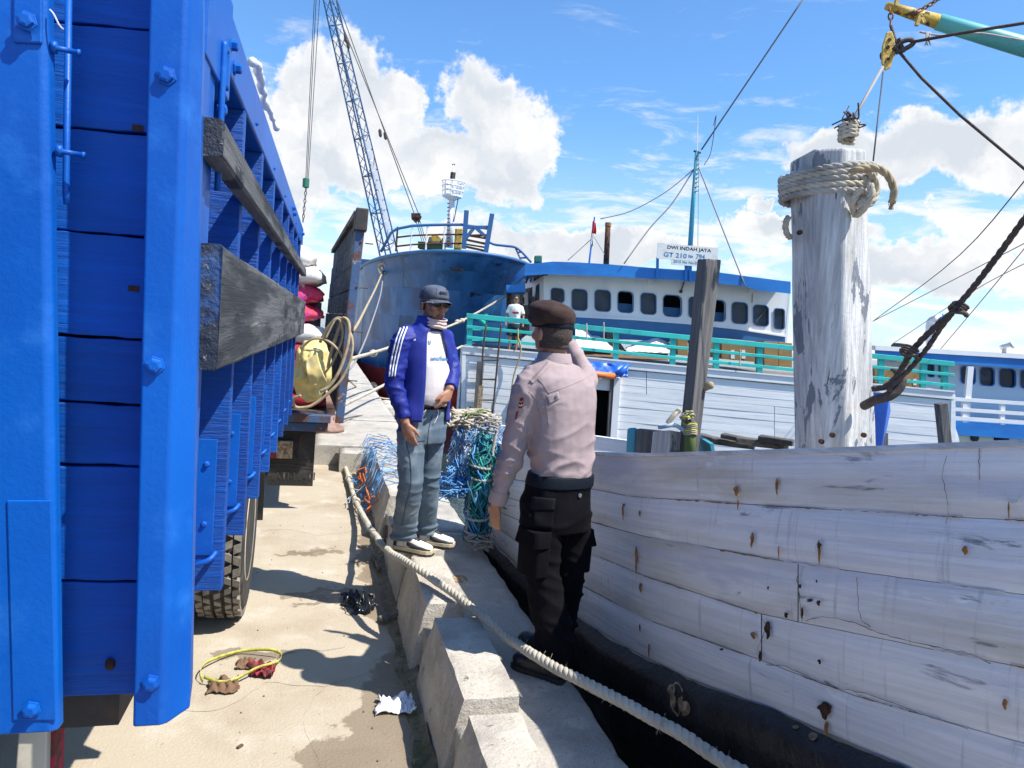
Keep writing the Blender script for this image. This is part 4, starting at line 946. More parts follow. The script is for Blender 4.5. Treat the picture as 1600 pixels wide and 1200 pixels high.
for k in range(12):
    p = [Q(1062+random.uniform(0, 26), 642+random.uniform(0, 14), 4.1+random.uniform(-.05, .05)) for _ in range(4)]
    MB().tube(cr(p, 5), .0045, 4).build('cord_end', ['yellow_strap', 'rope_grey', 'rope_beige'][k % 3], bb, smooth=True)
MB().tube(cr([Q(1030, 668, 4.15), Q(1042, 666, 4.1), Q(1054, 664, 4.1), Q(1068, 672, 4.1)], 5), .012, 6).build('cord', 'net_pale', bb, smooth=True)
MB().tube(cr([Q(1043, 662, 4.12), Q(1052, 650, 4.12), Q(1062, 640, 4.15)], 5), .016, 6).build('cord', 'rope_beige', bb, smooth=True)
for i, (u0, v0, u1, v1, h_) in enumerate([(1092, 681, 1125, 689, 7), (1112, 688, 1180, 697, 8), (1128, 680, 1178, 690, 6), (1150, 688, 1232, 697, 9), (1186, 684, 1240, 692, 7)]):
    o = MB().bar(Q(u0, v0, 5.0-.1*i), Q(u1, v1, 4.9-.1*i), .09, h_*.0052).build('timber_beam', 'old_wood', bevel=.006); tag(o, ['short dark beam end right beside the leaning grey post', 'lower dark beam lying just over the gunwale', 'dark beam on top of the lower one, left in the pile', 'long dark beam reaching towards the white post', 'dark beam end tucked against the left side of the white post'][i], 'timber', 'old dark timbers on the boat deck')
o = MB().hexa([Q(1362, 700, 4.2), Q(1378, 700, 4.2), Q(1380, 700, 4.6), Q(1364, 700, 4.6), Q(1362, 612, 4.2), Q(1390, 618, 4.2), Q(1392, 640, 4.6), Q(1364, 612, 4.6)]).build('tarpaulin', 'tarp_blue', bevel=.01); tag(o, 'folded dark blue tarpaulin hanging just right of the white post', 'tarpaulin')
o = MB().bar(Q(1378, 676, 4.4), Q(1378, 706, 4.4), .05, .05).build('stanchion', 'grey_post'); tag(o, 'short grey stanchion under the blue tarpaulin', 'stanchion')
MB().bar(Q(1470, 630, 5.0), Q(1478, 704, 5.0), .07, .06).build('stanchion', 'grey_post', bevel=.004); tag(bpy.data.objects['stanchion.001'], 'slanting grey timber standing against the white planked hull on the right', 'stanchion')
MB().bar(Q(1095, 683, 4.4), Q(1100, 712, 4.4), .5, .02).build('hatch_lid', 'mast_teal'); tag(bpy.data.objects['hatch_lid'], 'teal hatch lid behind the gunwale beside the wrapped bamboo', 'hatch')

# ------------------------------------------------------------------ second boat, broadside beyond the near one
def px_slab(poly, D, depth):        # outline at distance D, given a real thickness behind it
    a = [Q(u, v, D) for u, v in poly]; b = [p+FH*depth for p in a]; n = len(poly)
    return MB().add(a+b, [tuple(range(n)), tuple(reversed(range(n, 2*n)))]+[(i, (i+1) % n, n+(i+1) % n, n+i) for i in range(n)])
def rrect(cu, cv, w_, h_, r=.28, sk=0., n=5):   # rounded rectangle outline
    rr_ = r*min(w_, h_); out = []
    for (sx_, sy_, a0) in ((1, -1, -90), (1, 1, 0), (-1, 1, 90), (-1, -1, 180)):
        for k in range(n+1):
            a = math.radians(a0+90*k/n); x = sx_*(w_/2-rr_)+rr_*math.cos(a); y = sy_*(h_/2-rr_)+rr_*math.sin(a)
            out.append((cu+x, cv+y+sk*x))
    return out
def holed(outer, holes, D, thick, name, m_, parent):
    bm = bmesh.new(); es = []
    for lp in [outer]+holes:
        vs = [bm.verts.new((u, v, 0)) for u, v in lp]; es += [bm.edges.new((vs[i], vs[(i+1) % len(vs)])) for i in range(len(vs))]
    bmesh.ops.triangle_fill(bm, use_beauty=True, edges=es)
    for vt in bm.verts: vt.co = Q(vt.co.x, vt.co.y, D)
    ext = bmesh.ops.extrude_face_region(bm, geom=bm.faces[:]); 
    for g in ext['geom']:
        if isinstance(g, bmesh.types.BMVert): g.co += FH*thick
    bmesh.ops.recalc_face_normals(bm, faces=bm.faces[:])
    me = bpy.data.meshes.new(name); bm.to_mesh(me); bm.free(); return link(name, me, m_, parent)
def z7(x, y): return (720+x/2.963, 340+y/2.963)
b2t = thing('cargo_boat', 'long white planked cargo boat with blue roof band and turquoise deck rail', 'boat', tuple(LD(2, 21))[:2]+(-1.6,))
DH = 19.0
# hull planks: rows parallel to the sheer, door opening left dark
def sheer(u): return 541+(u-725)*(612-541)/765
u_l, u_r = 724, 1490
def row_v(k, u): return sheer(u)+14+k*11.6*(1+.0*k)
doorL, doorR = 924, 954
for k in range(17):
    segs = [(u_l-.5*k, doorL), (doorR, 1210), (1210, u_r+.2*k)] if 2 < k < 15 else [(u_l-.5*k, 1010), (1010, u_r+.2*k)]
    if k % 2: segs = [s_ for s_ in segs]
    for (a, b) in segs:
        g = .28; n = max(2, int((b-a)/60)); rings = []
        for i in range(n+1):
            u = a+(b-a)*i/n+(.5 if i == 0 else -.5 if i == n else 0); j = .5*noise.noise(V((u*.01, k*3.3, 0)))
            p0, p1 = Q(u, row_v(k, u)+g*.5+j, DH), Q(u, row_v(k+1, u)-g*.5+j, DH); o_ = FH*(.012*noise.noise(V((u*.01, k*5.1, 7)))); 
            rings.append([p0+o_-FH*.008, p1+o_-FH*.011, p1+FH*.08, p0+FH*.08])
        MB().loft(rings).build('hull_plank', 'boat_white', b2t)
px_slab([(720, 560), (1488, 630), (1490, 790), (712, 790)], DH+.10, .2)
bk_ = holed([(722, 548), (1488, 618), (1486, 800), (712, 770)], [[(doorL, 591), (doorR, 594), (doorR-3, 712), (doorL-2, 712)]], DH+.09, .1, 'hull_side', 'boat_white', b2t)
MB().loft([[Q(u, sheer(u)-1.5, DH-.06), Q(u, sheer(u)+12.5, DH-.06), Q(u, sheer(u)+12.5, DH+.1), Q(u, sheer(u)-1.5, DH+.1)] for u in (722, 900, 1100, 1300, 1491)]).build('rubbing_strake', 'boat_white', b2t, bevel=.01)
MB().loft([[Q(u, sheer(u)-1.5, DH-.09), Q(u, sheer(u)+1, DH-.09), Q(u, sheer(u)+1, DH+.16), Q(u, sheer(u)-1.5, DH+.16)] for u in (721, 900, 1100, 1300, 1492)]).build('sheer_cap', 'house_white', b2t)
for (u0, v0, v1) in ((722, 545, 790), (1487, 616, 790)):
    px_slab([(u0, v0), (u0+6, v0+.5), (u0+(2 if u0 < 800 else 7), v1), (u0-5, v1)], DH-.05, .2).build('corner_post', 'boat_white', b2t)
px_slab([(1490, 660), (1497, 680), (1500, 692), (1503, 720), (1488, 720)], DH+.05, .3).build('stern_knee', 'boat_white', b2t)
bot = MB(); rings = []
for u in (712, 900, 1100, 1300, 1490): rings.append([Q(u, 770+(u-712)*.03, DH+.0), Q(u, 770+(u-712)*.03, DH)*1+V((0, 0, -.9))+FH*.6, Q(u, 770, DH)+V((0, 0, -1.5))+FH*3.2, Q(u, 770, DH)+FH*3.4+V((0, 0, 2.))])
bot.loft(rings).build('bottom', 'band_blue', b2t)
dz = MB(); dz.loft([[Q(u, sheer(u)+1.5, DH+.1), Q(u, sheer(u)+1.5, DH+.1)+FH*5.0, Q(u, sheer(u)+5, DH+.1)+FH*5.0, Q(u, sheer(u)+5, DH+.1)] for u in (722, 1491)]).build('deck', 'timber', b2t)
for (u0, y0) in ((722, 0), (1486, 0)): 
    a = Q(u0, sheer(u0), DH); MB().add([a, a+FH*5, a+FH*5+V((0, 0, -2.9)), a+V((0, 0, -2.9))], [(0, 1, 2, 3)]).build('end_wall', 'boat_white', b2t, solid=.06)
# door opening
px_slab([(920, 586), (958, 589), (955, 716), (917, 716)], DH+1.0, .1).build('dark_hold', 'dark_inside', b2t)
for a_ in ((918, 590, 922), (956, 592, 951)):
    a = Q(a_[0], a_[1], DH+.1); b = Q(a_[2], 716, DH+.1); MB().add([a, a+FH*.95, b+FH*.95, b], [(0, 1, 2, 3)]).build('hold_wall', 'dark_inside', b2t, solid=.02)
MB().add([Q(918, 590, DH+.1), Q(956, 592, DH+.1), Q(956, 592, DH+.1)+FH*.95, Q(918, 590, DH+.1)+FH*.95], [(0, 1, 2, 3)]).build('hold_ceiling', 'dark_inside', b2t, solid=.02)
px_slab([(954, 590), (960, 590), (952, 712), (947, 712)], DH-.07, .2).build('door_frame', 'grey_post', b2t)
px_slab([(960, 590), (970, 591), (962, 712), (952, 712)], DH-.09, .15).build('door_board', 'house_white', b2t)
# blue awning with orange roll over the door
aw = thing('awning', 'rolled blue and orange tarpaulin awning above the dark boat doorway', 'awning', tuple(Q(930, 590, 18.8)))
def awf(i, j):
    u = 836+(981-836)*i; v = 559+10*i+(23-6*abs(i-.5))*j+2.0*noise.noise(V((i*9, j*2, 0))); return Q(u, v, DH-.10-.28*j+.08*noise.noise(V((i*14, j*3, 3))))
grid_mb(awf, 50, 8).build('blue_sheet', 'tarp_blue', aw, smooth=True, solid=.03)
MB().tube([Q(838, 578, 18.7), Q(880, 580, 18.66), Q(925, 584, 18.66), Q(962, 588, 18.68)], [.09, .08, .085, .08], 9).build('orange_roll', 'tarp_orange', aw, smooth=True)
MB().tube([Q(966, 586, 18.68), Q(974, 578, 18.7), Q(981, 570, 18.75)], [.11, .09, .05], 8).build('sheet_end', 'tarp_blue', aw, smooth=True)
# rails
def railv(u): return 489+(u-727)*(565-489)/765
for k, (dv, hh) in enumerate(((0, 8), (19, 5), (36, 5))):
    for (a, b) in ((729, 985), (985, 1240), (1240, 1492)):
        px_slab([(a, railv(a)+dv*.98), (b, railv(b)+dv*.98), (b, railv(b)+dv*.98+hh), (a, railv(a)+dv*.98+hh)], DH-.03, .09).build('rail', 'teal_paint', b2t, bevel=.01)
for u in (734, 963, 1052, 1120, 1188, 1378, 1444, 1478):
    px_slab([(u-4, railv(u)+3), (u+4.5, railv(u)+3.5), (u+3.5, railv(u)+52), (u-5, railv(u)+51)], DH+.02, .12).build('rail_post', 'teal_paint', b2t, bevel=.01)
for k, dv in enumerate((0, 19, 36)):
    a = Q(731, railv(731)+dv+4, DH); MB().bar(a, a+FH*3.2+RH*.7, .08, .09).build('rail', 'teal_paint', b2t)
a = Q(750, railv(750)+22, DH); MB().bar(a+FH*3.2+V((0, 0, .45)), a+FH*3.2+V((0, 0, -.6)), .1, .1).build('rail_post', 'teal_paint', b2t)
MB().bar(Q(746, 494, DH+.6), Q(764, 512, DH+1.6), .09, .09).build('rail_brace', 'teal_paint', b2t)
# deckhouse
DW = 20.6
def z7l(l): return [z7(*p) for p in l]
holes = []; wins = [(448, 360, 58, 62), (550, 381, 68, 94), (657, 385, 70, 95), (763, 391, 68, 94), (869, 399, 68, 94), (980, 409, 82, 96), (1092, 418, 70, 95), (1190, 431, 68, 94), (1292, 442, 70, 95), (1390, 454, 68, 94), (1475, 469, 46, 92)]
wl = [rrect(*z7(x, y), w_/2.963, h_/2.963, .26, .08) for x, y, w_, h_ in wins]
holed(z7l([(392, 262), (700, 268), (1000, 285), (1200, 305), (1340, 318), (1522, 345), (1502, 548), (1270, 512), (1040, 488), (800, 470), (530, 456), (385, 448)]), wl, DW, .10, 'deckhouse_wall', 'house_white', b2t)
for i, (x, y, w_, h_) in enumerate(wins):
    c = z7(x, y); fr_o = rrect(*c, w_/2.963+2.4, h_/2.963+2.4, .27, .08); fr_i = rrect(*c, w_/2.963-.2, h_/2.963-.2, .26, .08)
    a = [Q(*p, DW-.025) for p in fr_o]; b = [Q(*p, DW-.025) for p in fr_i]; n = len(a)
    mb = MB(); mb.loft([a, b, [p+FH*.05 for p in b], [p+FH*.05 for p in a]], cap=False)
    fr_ = mb.build('window', 'band_blue', b2t)
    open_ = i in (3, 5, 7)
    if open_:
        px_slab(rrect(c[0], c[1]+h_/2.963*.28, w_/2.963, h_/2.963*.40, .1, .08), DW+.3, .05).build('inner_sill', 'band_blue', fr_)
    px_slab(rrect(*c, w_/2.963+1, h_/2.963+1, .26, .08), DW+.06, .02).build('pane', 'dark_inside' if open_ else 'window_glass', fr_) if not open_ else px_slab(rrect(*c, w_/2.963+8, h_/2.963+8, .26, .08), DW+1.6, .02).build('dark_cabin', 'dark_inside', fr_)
    if i in (2, 4, 8, 9): MB().bar(Q(c[0]-8, c[1]+9, DW+.05), Q(c[0]+8, c[1]-10, DW+.05), .05, .02).build('painted_reflection', 'plain_grey', fr_) if i == 9 else None  # solid grey bar across one pane, painted in as its reflection
# door-high corner, blue lower band, roof
lw = z7l([(385, 448), (530, 456), (800, 470), (1040, 488), (1270, 512), (1502, 548), (1502, 640), (1270, 600), (1040, 580), (800, 566), (530, 560), (385, 556)])
px_slab(lw, DW-.03, .2).build('deckhouse_band', 'band_blue', b2t)
MB().loft([[Q(*z7(x, y), DW-.06), Q(*z7(x, y+7), DW-.06), Q(*z7(x, y+7), DW+.02), Q(*z7(x, y), DW+.02)] for x, y in ((385, 447), (530, 454), (800, 468), (1040, 486), (1270, 510), (1503, 546))]).build('wall_ledge', 'house_white', b2t)
a = Q(*z7(392, 262), DW); b = Q(*z7(388, 556), DW); MB().add([a, b, b+FH*3-RH*.5, a+FH*3-RH*.5], [(0, 1, 2, 3)]).build('deckhouse_end', 'house_white', b2t, solid=.08)
for k in range(2):
    p = Q(*z7(392, 355), DW); c = p+FH*(.9+1.1*k)-RH*(.15+.18*k)-RH*.05; MB().obox(c, FH*.28-RH*.045, V((0, 0, .42)), RH*.02).build('end_window', 'window_glass', b2t)
a = Q(*z7(1520, 350), DW); b = Q(*z7(1502, 600), DW); MB().add([a, b, b+FH*3, a+FH*3], [(0, 1, 2, 3)]).build('deckhouse_end', 'house_white', b2t, solid=.08)
DF = 19.75
top = [(303, 215), (430, 203), (560, 208), (700, 217), (900, 234), (1050, 243), (1200, 254), (1350, 275), (1527, 297)]
botm = [(300, 268), (400, 262), (560, 267), (668, 272), (860, 281), (1000, 288), (1180, 303), (1320, 318), (1372, 337), (1527, 352)]
def itv(tab, x): return interp(tab, x)
rings = []
for k in range(41):
    x = 303+(1527-303)*k/40; t = itv(top, x)+1.3*noise.noise(V((x*.02, 0, 0))); b = itv(botm, x)+1.3*noise.noise(V((x*.03, 5, 0)))
    rings.append([Q(*z7(x, t), DF), Q(*z7(x, b), DF), Q(*z7(x, b), DF+.08), Q(*z7(x, t), DF+.08)])
MB().loft(rings).build('roof_fascia', 'roof_blue', b2t)
MB().loft([[Q(*z7(x, itv(top, x)+6), DF+.05), Q(*z7(x, itv(top, x)+6), DF+.05)+FH*2+V((0, 0, .12)), Q(*z7(x, itv(top, x)+6), DF+.05)+FH*4.6, Q(*z7(x, itv(top, x)+16), DF+.05)+FH*4.6, Q(*z7(x, itv(top, x)+16), DF+.05)] for x in (303, 600, 900, 1200, 1527)]).build('roof', 'roof_blue', b2t)
a, b = Q(*z7(303, 216), DF), Q(*z7(300, 268), DF); MB().add([a, b, b+FH*4.6-RH*.3, a+FH*4.6-RH*.3], [(0, 1, 2, 3)]).build('roof_fascia', 'roof_blue', b2t, solid=.05)
for k in range(8):
    x = 318+k*11; a = Q(*z7(x, 262), DF+.25+k*.06); MB().bar(a, Q(*z7(x-16+k*10, 300-k*4), DF+2.6), .05, .06).build('eave_beam', 'brown_cloth' if k % 2 else 'old_wood', b2t)
for (x0, x1, y0, y1) in ((868, 890, 282, 312), (1335, 1372, 318, 352)):
    px_slab(z7l([(x0, y0), (x1, y0+3), (x1, y1), (x0, y1-3)]), DW-.1, .08).build('bracket', 'house_white', b2t)
MB().tube([Q(*z7(1036, 292), DW-.05), Q(*z7(1020, 340), DW-.05)], .02, 5).build('handle_rod', 'wire_dark', b2t)
MB().lathe(Q(*z7(1019, 342), DW-.05), FH, [(.05, -.02), (.05, .02)], 8).build('handle_knob', 'wire_dark', b2t)
MB().tube([Q(*z7(1350, 330), DW-.05), Q(*z7(1348, 395), DW-.05)], .012, 5).build('conduit', 'grey_post', b2t)
# small galley roof and opening at the left end
px_slab(z7l([(210, 312), (298, 309), (300, 344), (212, 346)]), DF+.6, 1.4).build('galley_roof', 'roof_blue', b2t)
px_slab(z7l([(212, 348), (236, 350), (234, 440), (210, 440)]), DF+1.3, .12).build('galley_post', 'rust', b2t)
px_slab(z7l([(236, 350), (392, 300), (392, 470), (236, 600)]), DF+3.0, .1).build('galley_back', 'timber', b2t)
for (x, y, w_, h_, m_) in ((262, 385, 22, 60, 'white_post'), (300, 375, 20, 60, 'tarp_white'), (330, 400, 24, 70, 'plain_grey'), (355, 370, 18, 80, 'cream_hull'), (292, 385, 10, 34, 'ink_black'), (322, 392, 10, 40, 'ink_black')):
    o = px_slab(z7l([(x-w_/2, y-h_/2), (x+w_/2, y-h_/2), (x+w_/2+2, y+h_/2), (x-w_/2, y+h_/2)]), DF+2.2, .12).build('hung_clothes', m_, bevel=.02)
    tag(o, {262: 'pale rag hanging right beside the rusty galley post', 300: 'white cloth hanging in the middle of the galley opening', 330: 'grey shirt hanging low in the galley opening', 355: 'cream towel hanging next to the deckhouse corner', 292: 'black strap-like garment hanging left in the galley', 322: 'black garment hanging right in the galley'}[x], 'clothes', 'laundry hanging in the boat galley')
# ladder, planks, hanging rope on the hull
ld = thing('ladder', 'thin rusty iron ladder hanging down the left end of the cargo boat hull', 'ladder', tuple(Q(760, 660, 18.8)))
la = [z7(118, 497), z7(104, 600), z7(96, 760), z7(88, 900)]; lb = [z7(188, 490), z7(180, 560), z7(162, 750), z7(144, 940)]
for l_ in (la, lb): MB().tube(cr([Q(*p, DH-.18) for p in l_], 5), .027, 6).build('ladder_rail', 'wire_dark', ld, smooth=True)
for (xa, xb, y) in ((110, 184, 575), (102, 176, 660), (98, 166, 748), (92, 156, 844), (90, 148, 915)): MB().tube([Q(*z7(xa, y), DH-.18), Q(*z7(xb, y+1), DH-.18)], .022, 5).build('rung', 'wire_dark', ld)
o = px_slab(z7l([(75, 665), (97, 668), (84, 930), (56, 930)]), DH-.25, .08).build('upright_plank', 'grey_post'); tag(o, 'dark upright plank leaning on the hull left of the ladder', 'plank')
o = px_slab(z7l([(84, 780), (105, 779), (92, 925), (68, 925)]), DH-.42, .06).build('upright_plank', 'bare_wood'); tag(o, 'short pale new plank leaning in front of the dark one', 'plank')
o = MB().tube(cr([Q(*z7(x, y), DH-.2) for x, y in ((266, 560), (278, 600), (272, 650), (246, 730), (228, 850), (205, 1005))], 6), .022, 5).build('hanging_rope', 'rope_straw', smooth=True); tag(o, 'brown rope hanging down the white hull right of the ladder', 'rope')
for i, (x, y) in enumerate(((265, 545), (583, 520), (662, 515), (1293, 640))):
    o = MB().tube(cr([Q(*z7(x+8*noise.noise(V((k, i, 0))), y-30+k*16), DH-.12) for k in range(6)], 4), .016, 4).build('knotted_cord', 'yellow_strap' if i < 1 else 'rope_beige', smooth=True)
    tag(o, ['yellow cord knotted on the turquoise rail behind the deckhand', 'thin cord tied on the turquoise rail just right of the beret', 'second cord right of the beret, tied to the turquoise rail', 'short cord tied low on the turquoise rail by the cartons'][i], 'cord')
# cargo on deck
def hump(u0, u1, v0, v1, D, m_, name, label, cat, pk):
    def f(i, j):
        u = u0+(u1-u0)*i; h_ = interp(pk, i); v = (v1+(u-u0)*.05)-(v1-v0)*h_*math.sin(j*math.pi*.55)*(1+.15*noise.noise(V((i*6, j*3, u0)))); return Q(u, v, D+1.1*j+.07*noise.noise(V((i*9, j*5, u0))))
    o = grid_mb(f, 30, 12).build(name, m_, smooth=True, solid=.02); return tag(o, label, cat)
hump(*[899, 957][:2], 506, 547, 19.5, 'tarp_white', 'tarpaulin', 'white tarpaulin heap on the boat deck right of the beret', 'tarpaulin', [(0, 1), (.15, .95), (.4, .6), (.8, .5), (1, .2)])
hump(978, 1047, 526, 549, 19.6, 'tarp_white', 'tarpaulin', 'flat white tarpaulin beside the leaning grey post on the boat deck', 'tarpaulin', [(0, .25), (.3, .7), (.7, 1), (1, .7)])
hump(948, 976, 508, 552, 19.9, 'brown_cloth', 'canvas_bundle', 'brown canvas bundle between the two white tarpaulins', 'bundle', [(0, 1), (.3, .8), (1, .15)])
hump(905, 1044, 534, 556, 19.35, 'brown_cloth', 'rolled_net', 'dark red-brown rolled cloth along the foot of the turquoise rail', 'bundle', [(0, .3), (.3, .6), (.6, .5), (1, .6)])
cb = [((1003, 542, 1052, 640), 19.7, 'carton behind the turquoise rail left of the leaning grey post'), ((1085, 548, 1170, 648), 19.7, 'carton half hidden by the right side of the leaning grey post'), ((1207, 558, 1362, 668), 19.6, 'wide carton with white stickers in the middle of the row'),
      ((1404, 572, 1470, 690), 19.6, 'carton just left of the tall white post'), ((1472, 576, 1534, 694), 19.7, 'carton touching the left edge of the tall white post')]
for (x0, y0, x1, y1), D, l in cb:
    o = px_slab(z7l([(x0, y0), (x1, y0+(x1-x0)*.09), (x1, y1), (x0, y1-(x1-x0)*.09)]), D, .8).build('carton', 'carton', bevel=.01); tag(o, l, 'carton', 'brown cartons on the boat deck')
    if x1-x0 > 100:
        for q in (.28, .60): px_slab(z7l([(x0+(x1-x0)*q, y1-55), (x0+(x1-x0)*q+16, y1-55), (x0+(x1-x0)*q+18, y1-15), (x0+(x1-x0)*q, y1-15)]), D-.012, .008).build('sticker', 'sticker_white', o)
for i, (u0, v0, u1, v1) in enumerate(((1366, 572, 1379, 600), (1381, 572, 1412, 604), (1413, 576, 1441, 606))):
    o = px_slab([(u0, v0), (u1, v0+3), (u1, v1), (u0, v1-2)], 19.6, .8).build('carton', 'carton', bevel=.01); tag(o, ['narrow carton peeking out right of the tall white post', 'carton behind the wire rope on the boat deck', 'rightmost carton behind the turquoise rail'][i], 'carton', 'brown cartons on the boat deck')
    px_slab([((u0+u1)/2, v1-14), ((u0+u1)/2+5, v1-14), ((u0+u1)/2+5, v1-4), ((u0+u1)/2, v1-4)], 19.588, .008).build('sticker', 'sticker_white', o)
o = MB().bar(Q(1392, 563, 19.3), Q(1440, 570, 19.3), .06, .05).build('batten', 'bare_wood'); tag(o, 'short pale batten lying on the turquoise rail near the wire rope', 'batten')
# sign board
sg = thing('name_board', 'white boat name board reading DWI INDAH JAYA on blue posts above the roof', 'sign', tuple(Q(1075, 420, 19.6)))
DS = 19.55
px_slab([(1028, 379.5), (1122.5, 387.5), (1121.5, 411), (1026.5, 403.5)], DS, .04).build('board', 'sign_white', sg)
px_slab([(1049, 405.5), (1118, 411), (1117.5, 418.5), (1049, 413)], DS, .04).build('lower_board', 'sign_white', sg)
axs = (Q(1122, 387.5, DS)-Q(1028, 379.5, DS)); ays = (Q(1028, 379.5, DS)-Q(1026.5, 403.5, DS))
text_at('DWI INDAH JAYA', Q(1077, 389.6, DS), axs, ays, (Q(1112, 0, DS)-Q(1041.5, 0, DS)).length, 'ink_black', parent=sg, off=.003, height=.118, bold=.018)
text_at('GT 210', Q(1055, 398.6, DS), axs, ays, .62, 'ink_blue', parent=sg, off=.003, height=.125, bold=.022)
text_at('N', Q(1077.8, 400.4, DS), axs, ays, .07, 'ink_blue', parent=sg, off=.003, height=.09, bold=.03); text_at('o', Q(1081.6, 401.2, DS), axs, ays, .05, 'ink_blue', parent=sg, off=.003, height=.06, bold=.03)
text_at('794', Q(1094.5, 401, DS), axs, ays, .24, 'ink_blue', parent=sg, off=.003, height=.125, bold=.022)
text_at('2015 No No-52', Q(1072, 409.8, DS), axs, ays, .68, 'ink_blue', parent=sg, off=.003, height=.075, bold=.02)
for (u, v0, v1) in ((1027.5, 402, 434), (1072, 414, 440), (1079, 414, 440), (1118, 410, 440)): px_slab([(u-1.8, v0), (u+2.2, v0), (u+1.6, v1), (u-2.2, v1)], DF-.06, .05).build('sign_post', 'roof_blue', sg)
# mast, flag, funnel, box
ms_ = thing('mast', 'slim teal boat mast with whip antenna and small crossbar', 'mast', tuple(Q(1077, 420, 20.2)))
MB().tube([Q(1075, 440, 20.2), Q(1082, 330, 20.2), Q(1089, 236, 20.2)], [.075, .065, .05], 8).build('mast_pole', 'mast_teal', ms_, smooth=True)
MB().tube([Q(1089, 238, 20.2), Q(1090.5, 180, 20.2)], [.02, .008], 5).build('antenna', 'white_steel', ms_)
MB().tube([Q(1084, 236, 20.2), Q(1095, 239, 20.2)], .03, 5).build('crossbar', 'wire_dark', ms_)
for k in range(9): MB().tube([Q(1084+.6*k, 300-7*k, 20.15), Q(1092, 298-7*k, 20.15)], .012, 4).build('mast_step', 'cable', ms_)
MB().tube([Q(1083, 300, 20.1), Q(1091, 240, 20.1)], .012, 4).build('halyard', 'cable_light', ms_); MB().tube([Q(1090, 420, 20.1), Q(1092, 240, 20.1)], .008, 4).build('halyard', 'cable_light', ms_)
fg = thing('flag', 'small red and white flag hanging from a thin blue staff on the boat roof', 'flag', tuple(Q(921, 410, 20.0)))
MB().tube([Q(920.5, 412, 20), Q(929, 339, 20)], [.03, .022], 6).build('flagstaff', 'roof_blue', fg)
def flg(v0, v1, x0):
    def f(i, j):
        v = v0+(v1-v0)*j; w0 = 7.5*(1-.35*((v-345)/38)); u = 927.5-.11*(v-345)-1.2+w0*i*(.75+.35*math.sin(j*2+v0)); return Q(u, v+3*i, 19.98+.05*math.sin(i*9+j*2))
    return f
grid_mb(flg(345, 363, 0), 10, 8).build('flag_cloth', 'flag_red', fg, smooth=True, solid=.006); grid_mb(flg(363, 382, 0), 10, 8).build('flag_cloth', 'tarp_white', fg, smooth=True, solid=.006)
fn = MB().tube([Q(947, 415, 20.5), Q(950, 352, 20.5)], [.082, .075], 12).build('exhaust_pipe', 'rust', smooth=True); tag(fn, 'rusty brown exhaust pipe standing on the cargo boat roof', 'pipe')
MB().tube([Q(950, 354, 20.5), Q(950.5, 348, 20.5)], .088, 12).build('pipe_collar', 'rust_stain', fn)
o = px_slab([(835, 399), (847, 399), (847, 410), (835, 410)], 20.3, .5).build('battery_box', 'green_box', bevel=.03); tag(o, 'dark green box on the left end of the blue roof', 'box')
def man_small(c, h_, label):
    p = thing('person', label, 'person', tuple(c)); s_ = h_/1.65; X, Y, Z = RH*s_, -FH*s_, V((0, 0, s_))
    def W_(x, y, z): return c+X*x+Y*y+Z*z
    mb = MB(); mb.ell(W_(0, 0, 1.54), X*.072, Y*.09, Z*.11); mb.tube([W_(0, -.01, 1.2), W_(0, 0, 1.5)], .05*s_, 8)
    for q in (-1, 1):
        mb.tube([W_(q*.17, 0, 1.33), W_(q*.24, .0, 1.08), W_(q*.25, .08, .86), W_(q*.24, .10, .76)], [.045*s_, .038*s_, .03*s_, .035*s_], 7)
        mb.tube([W_(q*.09, 0, .9), W_(q*.10, 0, .48), W_(q*.10, -.02, .06), W_(q*.10, .10, .03)], [.075*s_, .055*s_, .04*s_, .035*s_], 7)
    mb.ell(W_(0, 0, 1.05), X*.12, Y*.08, Z*.25)
    link('body', remesh(mb, .022, 1), 'skin', p, True)
    mb = MB(); mb.loft([[W_(a*math.cos(k*.5236), b*math.sin(k*.5236), z) for k in range(12)] for a, b, z in ((.17, .11, .80), (.165, .115, 1.0), (.19, .12, 1.25), (.17, .10, 1.38), (.07, .06, 1.42))])
    for q in (-1, 1): mb.tube([W_(q*.14, 0, 1.35), W_(q*.22, 0, 1.13)], [.075*s_, .07*s_], 8)
    sh = link('shirt', remesh(mb, .022, 2, lambda p_: .01*noise.noise(p_*8)), 'tarp_white', p, True)
    MB().obox(W_(.01, .135, 1.16), X*.09, Z*.03, Y*.006).build('shirt_print', 'red_cloth', sh)
    mb = MB(); mb.loft([[W_(a*math.cos(k*.5236), .12*math.sin(k*.5236), z) for k in range(12)] for a, z in ((.17, .86), (.18, .72))])
    for q in (-1, 1): mb.tube([W_(q*.09, 0, .78), W_(q*.11, 0, .50)], [.10*s_, .10*s_], 8)
    link('shorts', remesh(mb, .022, 1), 'shorts_dark', p, True)
    MB().ell(W_(0, -.02, 1.575), X*.078, Y*.09, Z*.09).build('hair', 'hair', p, smooth=True)
    MB().obox(W_(0, .088, 1.555), X*.055, Z*.014, Y*.006).build('sunglasses', 'glasses', p)
    MB().obox(W_(0, .091, 1.475), X*.022, Z*.006, Y*.006).build('mouth', 'lips', p)
    return p
man_small(Q(800, 552, 19.9), 1.58, 'deckhand in white shirt and dark shorts standing behind the turquoise rail')

